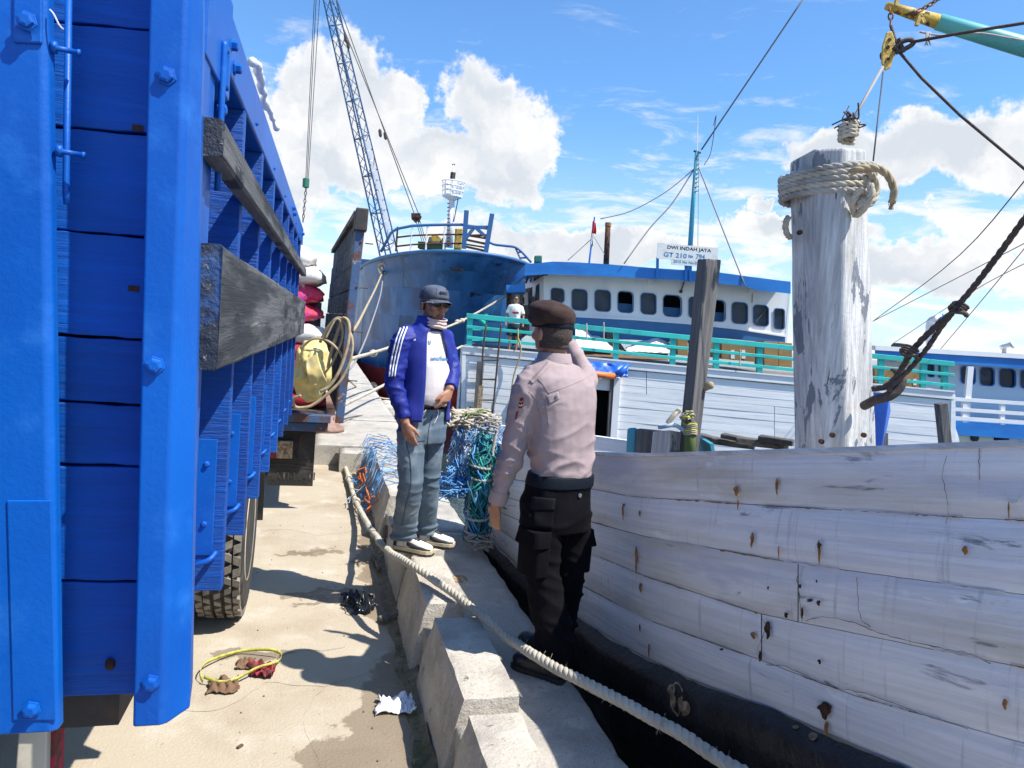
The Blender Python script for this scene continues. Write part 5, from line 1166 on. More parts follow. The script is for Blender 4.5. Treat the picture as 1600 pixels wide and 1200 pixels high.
# ------------------------------------------------------------------ third boat on the right
b3 = thing('passenger_boat', 'pale boat with blue roof edge and white balcony rail behind the right side', 'boat', tuple(LD(12, 24))[:2]+(-1.6,))
D3 = 22.
def sl(u, v0): return v0+(u-1495)*.065
def z8(x, y): return (1240+x/4.444, 560+y/4.444)
wins3 = [(1213, 117, 100, 118), (1346, 127, 98, 122), (1487, 137, 112, 124), (1622, 147, 90, 122), (955, 85, 44, 84), (1030, 92, 44, 84), (1760, 157, 100, 124)]
holed([(1380, 545), (1760, 566), (1760, 682), (1380, 657)], [rrect(*z8(x, y), w_/4.444, h_/4.444, .25, .08) for x, y, w_, h_ in wins3], D3+1.2, .1, 'deckhouse_wall', 'pale_wall', b3)
for x, y, w_, h_ in wins3:
    c = z8(x, y); a = [Q(*p, D3+1.17) for p in rrect(*c, w_/4.444+2.2, h_/4.444+2.2, .26, .08)]; b = [Q(*p, D3+1.17) for p in rrect(*c, w_/4.444-.2, h_/4.444-.2, .25, .08)]
    fr_ = MB().loft([a, b, [p+FH*.05 for p in b], [p+FH*.05 for p in a]], cap=False).build('window', 'roof_blue', b3)
    px_slab(rrect(*c, w_/4.444+1, h_/4.444+1, .25, .08), D3+1.26, .02).build('pane', 'window_glass', fr_)
px_slab([(1370, 545), (1760, 569), (1760, 590), (1545, 572), (1370, 560)], D3+.3, .12).build('roof_fascia', 'roof_blue', b3)
px_slab([(1368, 540), (1760, 563), (1760, 570), (1368, 547)], D3+.25, 5.).build('roof', 'house_white', b3)
for (v0, hh) in ((621, 5.5), (637, 5.5), (650.5, 6)): px_slab([(1485, sl(1485, v0)), (1760, sl(1760, v0)), (1760, sl(1760, v0)+hh), (1485, sl(1485, v0)+hh)], D3, .08).build('rail', 'house_white', b3)
for u in (1508, 1567, 1625): px_slab([(u-3, sl(u, 621)+1), (u+4, sl(u, 621)+1), (u+3, sl(u, 665)), (u-4, sl(u, 665))], D3+.02, .1).build('rail_post', 'house_white', b3)
px_slab([(1513, 573), (1522, 573), (1514, 664), (1505, 664)], D3+.05, .1).build('roof_post', 'house_white', b3)
px_slab([(1485, 659), (1760, 676), (1760, 697), (1485, 679)], D3-.03, 4.).build('deck_band', 'roof_blue', b3)
px_slab([(1485, 679), (1760, 697), (1760, 830), (1485, 830)], D3+.1, 4.).build('hull', 'cream_hull', b3)
px_slab([(1554, 683), (1577, 684), (1577, 689), (1554, 688)], D3+.07, .05).build('hull_vent', 'dark_inside', b3); px_slab([(1594, 686), (1615, 687), (1615, 692), (1594, 691)], D3+.07, .05).build('hull_vent', 'dark_inside', b3)
MB().lathe(Q(1522, 684, D3+.1), -FH, [(.12, 0), (.12, .06), (.05, .07)], 10).build('hull_plug', 'ink_black', b3)
cv = thing('ventilator_cowl', 'white ventilator cowl with blue mouth behind the wire rope', 'ventilator', tuple(Q(1460, 540, 22.4)))
MB().tube(cr([Q(1455, 545, 22.6), Q(1454, 520, 22.6), Q(1457, 504, 22.6), Q(1468, 500, 22.4)], 5), [.14, .14, .17, .2], 12).build('cowl', 'house_white', cv, smooth=True)
MB().lathe(Q(1471, 501, 22.35), RH-FH*.5, [(.21, 0), (.21, .03), (.02, -.05)], 14).build('cowl_mouth', 'roof_blue', cv)
o = px_slab([(1402, 540), (1406, 536), (1420, 538), (1424, 546), (1402, 545)], 22.3, .4).build('engine_cover', 'ink_black', bevel=.02); tag(o, 'small black engine cover on the pale boat roof', 'cover')
sp3 = thing('loudspeaker_horn', 'small white horn loudspeaker on the pale boat roof', 'horn', tuple(Q(1570, 552, 22.5)))
MB().tube([Q(1569, 556, 22.5), Q(1569, 545, 22.5)], .06, 8).build('horn_post', 'cream_rim', sp3); MB().tube([Q(1564, 543, 22.5), Q(1576, 539, 22.5), Q(1582, 538, 22.4)], [.07, .07, .13], 10).build('horn', 'house_white', sp3, smooth=True)

# ------------------------------------------------------------------ big blue steel ship, bow towards us
shp = thing('cargo_ship', 'big blue steel ship bow with red bottom towering behind the cargo boat', 'ship', (6, 32, -1.6))
lv = [(4.30, 3.60, 24.4), (3.7, 3.58, 24.8), (3.0, 3.52, 25.2), (2.0, 3.5, 25.5), (1.0, 3.5, 25.8), (-.05, 3.5, 26.1), (-1.0, 3.48, 26.4), (-2.0, 3.3, 27.0)]
def shp_pt(k, s_):        # s_ along half plan: 0 nose .. 1 quarter .. then aft
    zz, w_, ny = lv[k]; L = 7.5
    a = abs(s_); sg_ = 1 if s_ > 0 else -1
    if a <= 1: t = a*1.5708; x = w_*max(0., math.sin(t))**.85; y = ny+L*(1-max(0., math.cos(t))**.9)
    else: x = w_; y = ny+L+(a-1)*10.
    z = zz-(.55*min(1, a)**1.5 if k == 0 else .25*min(1, a) if k == 1 else 0)+(.0 if k else 0)
    return V((4.95+sg_*x, y, z))
ss = [-3.6, -2.4, -1.6, -1.2, -1., -.8, -.6, -.4, -.2, 0.0001, .2, .4, .6, .8, 1., 1.5, 2.5]
rs = random.Random(11)
for k in range(7):
    for i in range(len(ss)-1):
        a, b = ss[i], ss[i+1]; n = 5; rings = []; jo_ = rs.uniform(-.012, .012)
        for q in range(n+1):
            s_ = a+(b-a)*q/n; c = V((6, 33, 0)); ring = []
            for h in range(4):
                p = shp_pt(k, s_).lerp(shp_pt(k+1, s_), h/3); out = V((p.x-4.95, (p.y-33)*.9 if p.y < 33 else 0, 0)).normalized()
                dent = .035*noise.noise(p*.8)+(.05*noise.noise(V((p.x*1.5, p.y*1.5, p.z*.25))))
                ring.append(p+out*(jo_+dent))
            rings.append(ring+[ring[-1]-out*.08, ring[0]-out*.08])
        MB().loft(rings).build('hull_plate', 'ship_red' if k >= 5 else 'ship_blue', shp, smooth=False, bevel=0)
dkp = [shp_pt(0, s_)+V((0, 0, -.12)) for s_ in ss]; MB().add(dkp, [tuple(range(len(dkp)))]).build('foredeck', 'ship_deck_blue', shp)
MB().tube([shp_pt(0, s_*.1) for s_ in range(-36, 26)], .07, 6).build('deck_edge', 'ship_deck_blue', shp, smooth=True)
DB = 27.5
def zr(x, y): return (420+x/2.857, y/2.857)
for l_, r in ([(500, 1125), (545, 1040), (570, 1022), (640, 1008), (700, 1005), (800, 1003), (860, 1003), (975, 1020), (985, 1028)], .055),:
    MB().tube([Q(*zr(*p), DB) for p in l_], r, 6).build('handrail', 'ship_deck_blue', shp, smooth=True)
for dy, m_ in ((36, 'rust'), (76, 'rust')): MB().tube([Q(*zr(x, y+dy+2), DB) for x, y in ((570, 1022), (640, 1014), (700, 1011), (800, 1009), (860, 1009), (975, 1028))], .035, 5).build('handrail', m_, shp, smooth=True)
for x in (575, 640, 708, 786): MB().tube([Q(*zr(x, 1012), DB), Q(*zr(x-8, 1122), DB)], .038, 5).build('rail_stanchion', 'white_steel' if x != 575 else 'rust', shp)
for (x0, y0, x1, y1) in ((883, 940, 870, 1110), (997, 955, 968, 1132)): MB().bar(Q(*zr(x0, y0), DB), Q(*zr(x1, y1), DB), .17, .17).build('frame_post', 'ship_deck_blue', shp)
for (x0, y0, x1, y1, r) in ((880, 1070, 975, 1090, .04), (870, 1015, 985, 1015, .06), (915, 1018, 875, 1070, .06), (925, 1018, 985, 1072, .06), (985, 1050, 890, 1052, .04), (875, 1100, 965, 1120, .04)): MB().bar(Q(*zr(x0, y0), DB), Q(*zr(x1, y1), DB), r*2, r*2).build('frame_brace', 'ship_deck_blue' if r > .05 else 'rust', shp)
MB().tube(cr([Q(*zr(*p), DB) for p in ((985, 1082), (1010, 1092), (1060, 1098), (1100, 1104), (1130, 1125), (1172, 1172))], 4), .05, 6).build('handrail', 'ship_deck_blue', shp, smooth=True)
for (x0, y0, x1, y1) in ((1100, 1104, 1130, 1172), (1128, 1124, 1108, 1128), (1150, 1150, 1120, 1152)): MB().tube([Q(*zr(x0, y0), DB), Q(*zr(x1, y1), DB)], .035, 5).build('rail_stanchion', 'ship_deck_blue', shp)
# foremast on the ship
fm = thing('foremast', 'white ship foremast with a round lookout basket', 'mast', tuple(Q(702, 390, 28.5)))
MB().tube([Q(*zr(805, 1105), 28.5), Q(*zr(812, 990), 28.5), Q(*zr(818, 880), 28.5)], [.15, .13, .11], 12).build('mast_column', 'white_steel', fm, smooth=True)
MB().tube([Q(*zr(820, 880), 28.5), Q(*zr(822, 800), 28.5), Q(*zr(824, 735), 28.5)], [.08, .05, .03], 8).build('topmast', 'white_steel', fm, smooth=True)
MB().tube([Q(*zr(820, 800), 28.5), Q(*zr(823, 770), 28.5)], .10, 8).build('mast_light', 'dark_steel', fm)
pc = Q(*zr(819, 880), 28.5); MB().lathe(pc, (0, 0, 1), [(.14, -.12), (.38, 0), (.38, .06), (.14, .06)], 20).build('basket_floor', 'white_steel', fm)
for z_ in (.22, .40, .58): MB().tube([pc+V((.36*(1+z_*.3)*math.cos(a*.2618), .36*(1+z_*.3)*math.sin(a*.2618), z_)) for a in range(25)], .028, 5).build('basket_ring', 'white_steel', fm)
for a in range(10): MB().tube([pc+V((.36*math.cos(a*.628), .36*math.sin(a*.628), 0)), pc+V((.43*math.cos(a*.628), .43*math.sin(a*.628), .6))], .024, 4).build('basket_bar', 'white_steel', fm)
MB().tube([Q(*zr(818, 735), 28.5), Q(*zr(831, 735), 28.5)], .03, 5).build('crossbar', 'dark_steel', fm)
MB().tube([Q(*zr(845, 890), 28.4), Q(*zr(825, 990), 28.4)], .02, 4).build('mast_stay', 'wire_dark', fm)
for k in range(12): MB().tube([Q(*zr(796, 1095-17*k), 28.2), Q(*zr(808, 1095-17*k), 28.2)], .02, 4).build('mast_step', 'rust', fm)
wz = thing('anchor_winch', 'grey anchor winch with mustard gear on the ship foredeck', 'winch', tuple(Q(*zr(730, 1110), 28)))
MB().lathe(Q(*zr(712, 1092), 28), RH, [(.22, 0), (.30, .02), (.30, .12), (.18, .14), (.18, .5), (.30, .52), (.30, .62), (.1, .64)], 16).build('winch_drum', 'dark_steel', wz)
MB().lathe(Q(*zr(742, 1080), 27.9), FH, [(.26, 0), (.26, .1), (.1, .12)], 16).build('winch_gear', 'yellow_paint', wz); MB().obox(Q(*zr(728, 1100), 28), RH*.5, FH*.3, V((0, 0, .12))).build('winch_bed', 'weed', wz)
o = MB().obox(Q(*zr(846, 1072), 27.9), RH*.14, FH*.14, V((0, 0, .42))).build('yellow_locker', 'yellow_paint', bevel=.03); tag(o, 'small mustard yellow locker beside the ship foremast', 'locker')
px_slab([(590, 419), (601, 415), (604, 424), (593, 428)], 27.0, .3).build('fairlead', 'white_steel', shp)
px_slab([(700, 417), (722, 419), (722, 423), (706, 422)], 24.6, .3).build('anchor_pocket', 'dark_inside', shp)

# ------------------------------------------------------------------ lattice crane
crn = thing('lattice_crane', 'blue lattice boom of a crawler crane rising behind the ship', 'crane', tuple(LD(-6.5, 38))[:2]+(.2,))
DC = 36.
def bm_pt(u, v, D): return Q(u, v, D)
cB = [Q(592, 392, DC), Q(609, 390, DC-.45), Q(617, 378, DC), Q(600, 386, DC+.5)]; cT = [Q(492, -60, DC), Q(501, -60, DC-.35), Q(511, -60, DC), Q(502, -60, DC+.35)]
base_dn = [cB[i]+(cB[i]-cT[i]).normalized()*2.6 for i in range(4)]
for i in range(4): MB().tube([base_dn[i], cB[i], cT[i]], [.045, .045, .04], 5).build('chord', 'crane_blue', crn)
nb_ = 23
for f_ in range(4):
    a0, a1, b0, b1 = cB[f_], cT[f_], cB[(f_+1) % 4], cT[(f_+1) % 4]
    for k in range(nb_):
        t0, t1 = k/nb_, (k+1)/nb_
        p, q = (a0.lerp(a1, t0), b0.lerp(b1, t1)) if k % 2 else (b0.lerp(b1, t0), a0.lerp(a1, t1))
        MB().tube([p, q], .018, 4).build('brace', 'crane_blue', crn)
        if k % 3 == 0: MB().tube([a0.lerp(a1, t0), b0.lerp(b1, t0)], .03, 4).build('brace', 'crane_blue', crn)
for k in range(10):
    t0 = .02+k*.036; p = cB[2].lerp(cT[2], t0)*.5+cB[1].lerp(cT[1], t0)*.5; q = cB[2].lerp(cT[2], t0+.03)*.5+cB[1].lerp(cT[1], t0+.03)*.5
    MB().bar(p-FH*.1, q-FH*.1, .30, .03, FH).build('walkway', 'white_steel', crn)
hx = Q(503, -90, DC); MB().obox(hx, RH*.35, FH*.3, V((0, 0, .4))).build('boom_head', 'crane_blue', crn)
MB().obox(Q(606, 440, DC+.3), RH*1.2, FH*1.6, V((0, 0, .9))).build('crane_house', 'crane_blue', crn, bevel=.05); MB().obox(LD(-5.9, 36.5)+V((0, 0, 1.2)), RH*.9, FH*1.2, V((0, 0, 1.2))).build('crane_base', 'dark_steel', crn)
pend = [((511, -60), (649, 338), 3.), ((517, -60), (655, 338), 3.)]
for i, (a, b) in enumerate((((505, -60), (648, 336)), ((519, 0), (654, 334)))):
    MB().tube([Q(*a, DC), Q(*b, DC+1)], .022, 4).build('pendant_line', 'cable', crn)
for (u, v) in ((540, 60), (544, 70), (594, 208), (602, 212)): MB().lathe(Q(u, v, DC-.05), V((.2, 0, -1)), [(.03, -.2), (.08, -.12), (.08, .12), (.03, .2)], 6).build('line_coupling', 'wire_dark', crn)
hf = MB(); hf.bar(Q(643, 337, DC+1), Q(657, 337, DC+1), .25, .22); hf.bar(Q(645, 340, DC+1), Q(651, 346, DC+1), .2, .2); hf.bar(Q(656, 337, DC+1), Q(652, 346, DC+1), .2, .2); hf.build('bridle', 'rust', crn)
for u in (650, 653, 656): MB().tube([Q(u, 345, DC+1), Q(u+14, 392, DC+1)], .02, 4).build('luff_line', 'cable', crn)
for (ut, ub) in ((494, 477.5), (497, 479.5), (503, 481.5)): MB().tube([Q(ut, -60, DC), Q(ub+.2, 280, DC-.2)], .018, 4).build('hoist_line', 'cable', crn)
MB().lathe(Q(478, 286, DC-.2), (0, 0, 1), [(.05, -.25), (.16, -.2), (.16, .2), (.05, .25)], 10).build('hook_block', 'green_box', crn)
for k in range(9):
    c = Q(478-k*.55, 296+k*6., DC-.2); ax = RH if k % 2 else FH; MB().tube([c+ax*.05*math.cos(a*.785)+V((0, 0, .11*math.sin(a*.785))) for a in range(9)], .022, 4).build('chain_link', 'cable', crn)

# ------------------------------------------------------------------ derrick boom, block and rigging at the upper right
db = thing('derrick_boom', 'cargo derrick pole painted yellow at the tip and turquoise beyond, upper right corner', 'derrick', tuple(Q(1500, 50, 3.8)))
pA, pJ, pE = Q(1385, 9, 3.9), Q(1466, 34, 3.9), Q(1960, 172, 3.7)
MB().tube([pA, pJ], [.020, .036], 14).build('boom_tip', 'yellow_paint', db, smooth=True)
MB().tube([pJ-(pE-pJ).normalized()*.01, pJ, Q(1600, 73, 3.85), pE], [.032, .040, .048, .06], 18).build('boom_pole', 'teal_pole', db, smooth=True)
for (u, v, du, dv) in ((1437, 22, 6, 14), (1437, 24, -5, 16), (1400, 10, 2, -14)): MB().bar(Q(u, v, 3.85), Q(u+du, v+dv, 3.85), .02, .016).build('lug', 'yellow_paint', db)
def chain(pts, r, m_, par):
    p = resample(cr([V(q) for q in pts], 8), r*2.6)
    for i in range(len(p)-1):
        c = (p[i]+p[i+1])/2; t = (p[i+1]-p[i]).normalized(); s_ = t.orthogonal().normalized()
        if i % 2: s_ = t.cross(s_)
        MB().tube([c+t*r*1.75*math.cos(a*.785)+s_*r*math.sin(a*.785) for a in range(9)], r*.38, 5).build('chain_link', m_, par, smooth=True)
chain([Q(1390, 12, 3.85), Q(1392, 28, 3.85), Q(1390, 46, 3.85)], .011, 'rust_stain', db); chain([Q(1434, 18, 3.85), Q(1452, 8, 3.85), Q(1475, -8, 3.85)], .011, 'rust_stain', db)
pb = thing('pulley_block', 'yellow cargo pulley block with rusty holes hanging from the derrick tip', 'pulley', tuple(Q(1388, 78, 3.8)))
for dd in (-.022, .022):
    rings = [[Q(1390+2*math.sin(t)*1, 0, 3.8)] for t in (0,)]
    outl = [(1386, 50), (1394, 48), (1399, 62), (1398, 86), (1392, 106), (1384, 110), (1378, 98), (1379, 72)]
    px_slab(outl, 3.8+dd, .012).build('cheek_plate', 'yellow_paint', pb, bevel=.004)
MB().lathe(Q(1388, 84, 3.80), FH, [(.030, -.016), (.018, 0), (.030, .030)], 16).build('sheave', 'rust', pb)
for (u, v, r) in ((1390, 62, .009), (1387, 74, .010), (1388, 92, .008)): MB().lathe(Q(u, v, 3.776), FH, [(r, -.002), (r, .004)], 10).build('rust_hole', 'rust_dark', pb)
sk = thing('shackle', 'black shackle joining the dark cables at the pulley block', 'shackle', tuple(Q(1412, 72, 3.75)))
MB().tube(cr([Q(1396, 78, 3.75), Q(1408, 66, 3.74), Q(1422, 62, 3.73), (Q(1427, 68, 3.73)), Q(1415, 76, 3.74), Q(1400, 82, 3.75)], 5), .012, 7).build('shackle_bow', 'wire_dark', sk, smooth=True); MB().tube([Q(1404, 60, 3.74), Q(1412, 82, 3.74)], .010, 7).build('shackle_pin', 'wire_dark', sk)
wire('guy_cable', [Q(1424, 66, 3.73), Q(1500, 52, 3.6), Q(1620, 33, 3.4), Q(1900, -12, 3.0)], .0075, 'wire_dark', 'thick dark cable running right from the shackle across the turquoise pole')
wire('guy_cable', [Q(1404, 80, 3.75), Q(1440, 122, 3.72), Q(1500, 180, 3.7), Q(1620, 280, 3.6), Q(1800, 420, 3.5)], .007, 'wire_dark', 'dark cable slanting down right from the shackle to the picture edge')
wire('guy_cable', [Q(1392, 40, 3.82), Q(1398, 60, 3.8), Q(1406, 76, 3.76)], .008, 'wire_dark', 'short dark wire between chain and shackle')
tw = thing('twine', 'loose pale twine tied along the turquoise derrick pole', 'twine', tuple(Q(1450, 48, 3.8)))
MB().tube(cr([Q(1437, 50, 3.78), Q(1470, 55, 3.76), Q(1530, 52, 3.75), Q(1580, 60, 3.75), Q(1640, 70, 3.75)], 6), .005, 5).build('twine_line', 'rope_grey', tw, smooth=True)
for k in range(5): MB().tube(cr([Q(1446+2*k, 50, 3.77), Q(1449+3*math.sin(k*2), 60, 3.76), Q(1445+2.2*k, 68+3*math.cos(k*3), 3.77)], 4), .0035, 4).build('twine_end', 'rope_grey', tw, smooth=True)
RG = 'thin rigging lines against the sky'
for pts, r, m_, l in (([(1258, -6, 20), (1180, 110, 20), (1096, 234, 20)], .020, 'cable', 'long dark stay from the top edge down to the teal mast head'),
    ([(1115, 196, 20), (1119, 180, 20), (1116, 205, 20), (1110, 240, 20.), (1100, 258, 20.)], .010, 'cable', 'short slack line beside the teal mast head'),
    ([(1087, 262, 20.2), (1040, 300, 20.2), (985, 330, 20.2), (938, 342, 20.2)], .014, 'cable_light', 'sagging line from the mast head to the far left'),
    ([(1086, 262, 20.2), (1050, 318, 20.1), (1015, 357, 20.0), (975, 412, 19.7)], .018, 'cable_light', 'stay from the teal mast to the boat roof on its left'),
    ([(1092, 262, 20.2), (1128, 355, 20.0), (1164, 446, 19.7)], .018, 'cable_light', 'stay from the teal mast to the blue fascia on its right'),
    ([(928, 370, 20), (887, 407, 20)], .010, 'cable_light', 'thin stay left of the small flag'), ([(928, 370, 20), (945, 398, 20)], .010, 'cable_light', 'thin stay right of the small flag'),
    ([(1640, 235, 12), (1500, 398, 16), (1364, 502, 20)], .013, 'cable', 'uppermost of the three thin stays crossing the sky right of the white post'), ([(1640, 360, 12), (1500, 432, 16), (1364, 502, 20)], .011, 'cable_light', 'middle thin stay right of the white post'),
    ([(1640, 392, 14), (1520, 455, 18), (1395, 537, 22)], .011, 'cable_light', 'lowest thin stay right of the white post'), ([(1640, 340, 12), (1540, 462, 14), (1470, 545, 20)], .010, 'cable_light', 'thin line running beside the black wire rope')):
    tag(MB().tube(cr([Q(*p) for p in pts], 5), r, 4).build('rigging_line', m_, smooth=True), l, 'rigging line', RG)

# ------------------------------------------------------------------ people
def ring(c, s_, f_, a, b, n=20, pw=2.2, up=None):
    out = []
    for k in range(n):
        t = 6.28318*k/n; cx_, sn = math.cos(t), math.sin(t)
        out.append(V(c)+s_*a*math.copysign(abs(cx_)**(2/pw), cx_)+f_*b*math.copysign(abs(sn)**(2/pw), sn))
    return out
def folds(amp, sc_, dirv_=(1, 1, 3), seed=0., fine=.0):
    d = V(dirv_)
    def f(p):
        q = V((p.x*d.x, p.y*d.y, p.z*d.z))*sc_+V((seed, seed, seed)); r = 1-abs(noise.noise(q))*2
        return amp*(r*r-.4)+amp*.5*noise.noise(q*2.3)+fine*noise.noise(p*60)
    return f
def hand(mb, wrist, d, palm, thumb, s_=1., curl=.5, spread=.1):
    """wrist point, finger direction, palm normal, thumb side"""
    d, palm, thumb = V(d).normalized(), V(palm).normalized(), V(thumb).normalized(); th = thumb
    mb.loft([ring(wrist+d*t*s_, th, palm, a*s_, b*s_, 12, 2.6) for t, a, b in ((-.03, .027, .02), (0, .027, .019), (.03, .036, .017), (.065, .042, .015), (.09, .040, .012))])
    for k, (o_, L, r) in enumerate(((.031, .070, .0088), (.011, .080, .0092), (-.010, .074, .0088), (-.030, .058, .0078))):
        b0 = wrist+(d*.078+th*o_)*s_; pts = [b0]; dd = (d+th*o_*spread*10*.6).normalized(); c = curl*(1+.15*k)
        for j, l_ in enumerate((.45, .32, .23)):
            ang = c*(.35+.5*j); dn = (dd*math.cos(ang)+palm*math.sin(ang)).normalized(); pts.append(pts[-1]+dn*L*l_*s_)
        mb.tube(pts, [r*s_, r*s_*.96, r*s_*.9, r*s_*.75], 8)
    b0 = wrist+(d*.025+th*.026)*s_; p1 = b0+(th*.75+d*.6+palm*.2).normalized()*.036*s_; p2 = p1+(d*.9+th*.25+palm*.35).normalized()*.030*s_; p3 = p2+(d*.9+palm*.4).normalized()*.022*s_
    mb.tube([b0-d*.01*s_, b0, p1, p2, p3], [.013*s_, .014*s_, .0115*s_, .0105*s_, .008*s_], 8)
def head(mb, c, f_, s_, u_, k=1.):
    """c = centre of the skull; f_ forward, s_ to the person's right, u_ up"""
    mb.ell(c+u_*.012*k, s_*.074*k, f_*.092*k, u_*.100*k, 20, 14); mb.ell(c-u_*.052*k+f_*.022*k, s_*.060*k, f_*.066*k, u_*.062*k, 18, 12)
    mb.ell(c-u_*.098*k+f_*.048*k, s_*.030*k, f_*.028*k, u_*.022*k, 14, 8)
    mb.tube([c+f_*.086*k+u_*.012*k, c+f_*.100*k-u_*.016*k, c+f_*.110*k-u_*.038*k, c+f_*.092*k-u_*.046*k], [.008*k, .0105*k, .0145*k, .010*k], 10)
    for q in (-1, 1):
        mb.ell(c+f_*.103*k*.92-u_*.038*k+s_*q*.012*k, s_*.009*k, f_*.010*k, u_*.008*k, 10, 6)
        mb.ell(c+f_*.068*k-u_*.022*k+s_*q*.040*k, s_*.024*k, f_*.022*k, u_*.022*k, 12, 8)
        mb.ell(c+f_*.078*k+u_*.026*k+s_*q*.030*k, s_*.026*k, f_*.014*k, u_*.008*k, 12, 6)
        e = c-f_*.006*k-u_*.016*k+s_*q*.078*k
        mb.ell(e, (s_*q*.010+f_*-.004)*k, (f_*.017)*k, u_*.031*k, 12, 8)
def face_bits(p, c, f_, s_, u_, k=1., glasses=None):
    for q in (-1, 1):
        if not glasses:
            MB().ell(c+f_*.081*k+u_*.008*k+s_*q*.031*k, s_*.0115*k, f_*.010*k, u_*.0085*k).build('eye', 'paper_white', p, smooth=True)
            MB().ell(c+f_*.089*k+u_*.008*k+s_*q*.031*k, s_*.005*k, f_*.004*k, u_*.005*k).build('iris', 'ink_black', p, smooth=True)
        MB().ell(c+f_*.088*k+u_*.034*k+s_*q*.031*k, s_*.020*k, f_*.005*k, u_*.004*k).build('eyebrow', 'hair', p, smooth=True)
    for dz, h_ in ((-.066, .0055), (-.076, .0065)): MB().ell(c+f_*.084*k+u_*dz*k, s_*.023*k, f_*.011*k, u_*h_*k).build('lip', 'lips', p, smooth=True)
def cloth(mb, vox, sm, m_, name, par, fold=None): return link(name, remesh(mb, vox, sm, fold, name), m_, par, True)
def ribbon_on(b, pts, w_, off, name, m_, par, n=10, twod=True):
    """thin strip laid on a surface, following points seen on it"""
    q = cr([V((u, v, 0)) for u, v in pts], n); L = []; R = []; 
    for i in range(len(q)):
        t = (q[min(i+1, len(q)-1)]-q[max(i-1, 0)]).normalized(); nrm = V((-t.y, t.x, 0))
        h1 = hit(b, q[i].x+nrm.x*w_, q[i].y+nrm.y*w_, off); h2 = hit(b, q[i].x-nrm.x*w_, q[i].y-nrm.y*w_, off)
        if h1 and h2 and (h1[0]-h2[0]).length < .06: L.append(h1[0]); R.append(h2[0])
    if len(L) < 2: return None
    return MB().loft([[a, b_] for a, b_ in zip(L, R)], cap=False, close=False).build(name, m_, par, smooth=True, solid=.0012)
def patch_on(b, poly, off, name, m_, par, solid=.002, steps=6):
    """cloth patch following the surface under an outline of four corners"""
    a, b1, c, d = [V((x, y, 0)) for x, y in poly]
    pts = {}
    def f(i, j):
        p = a.lerp(b1, i).lerp(d.lerp(c, i), j); h = hit(b, p.x, p.y, off); return h[0] if h else None
    g = [[f(i/steps, j/steps) for i in range(steps+1)] for j in range(steps+1)]; mb = MB(); vs = []; ix = {}
    for j in range(steps+1):
        for i in range(steps+1):
            if g[j][i] is not None: ix[i, j] = len(vs); vs.append(g[j][i])
    fs = [(ix[i, j], ix[i+1, j], ix[i+1, j+1], ix[i, j+1]) for i in range(steps) for j in range(steps) if all(k in ix for k in ((i, j), (i+1, j), (i+1, j+1), (i, j+1)))]
    if not fs: return None
    mb.add(vs, fs); return mb.build(name, m_, par, smooth=True, solid=solid)
def text_on(b, s, u, v, wpx, hpx, m_, par, slope=0., off=.003, bold=.02, name='print'):
    me = text_mb(s, 1., 0, bold, 4); xs = [q.co.x for q in me.vertices]; ys = [q.co.y for q in me.vertices]; w0 = max(xs)-min(xs); h0 = max(ys)-min(ys); ok = True
    for q in me.vertices:
        x = (q.co.x-min(xs))/w0-.5; y = (q.co.y-min(ys))/h0-.5; h = hit(b, u+x*wpx, v-y*hpx+x*wpx*slope, off)
        if not h: ok = False; break
        q.co = h[0]
    if ok: return link(name, me, m_, par)
    bpy.data.meshes.remove(me)

# ---- policeman, seen from behind
DO = 3.27
of = thing('person', 'policeman seen from behind in brown beret, mauve shirt and black cargo trousers', 'person', tuple(PZ(850, 1050, .25)))
F1 = (RH*-.55+FH*.835).normalized(); S1 = (RH*.835+FH*.55).normalized(); Z = V((0, 0, 1))
c0 = lambda u, v, dd=0.: Q(u, v, DO+dd)
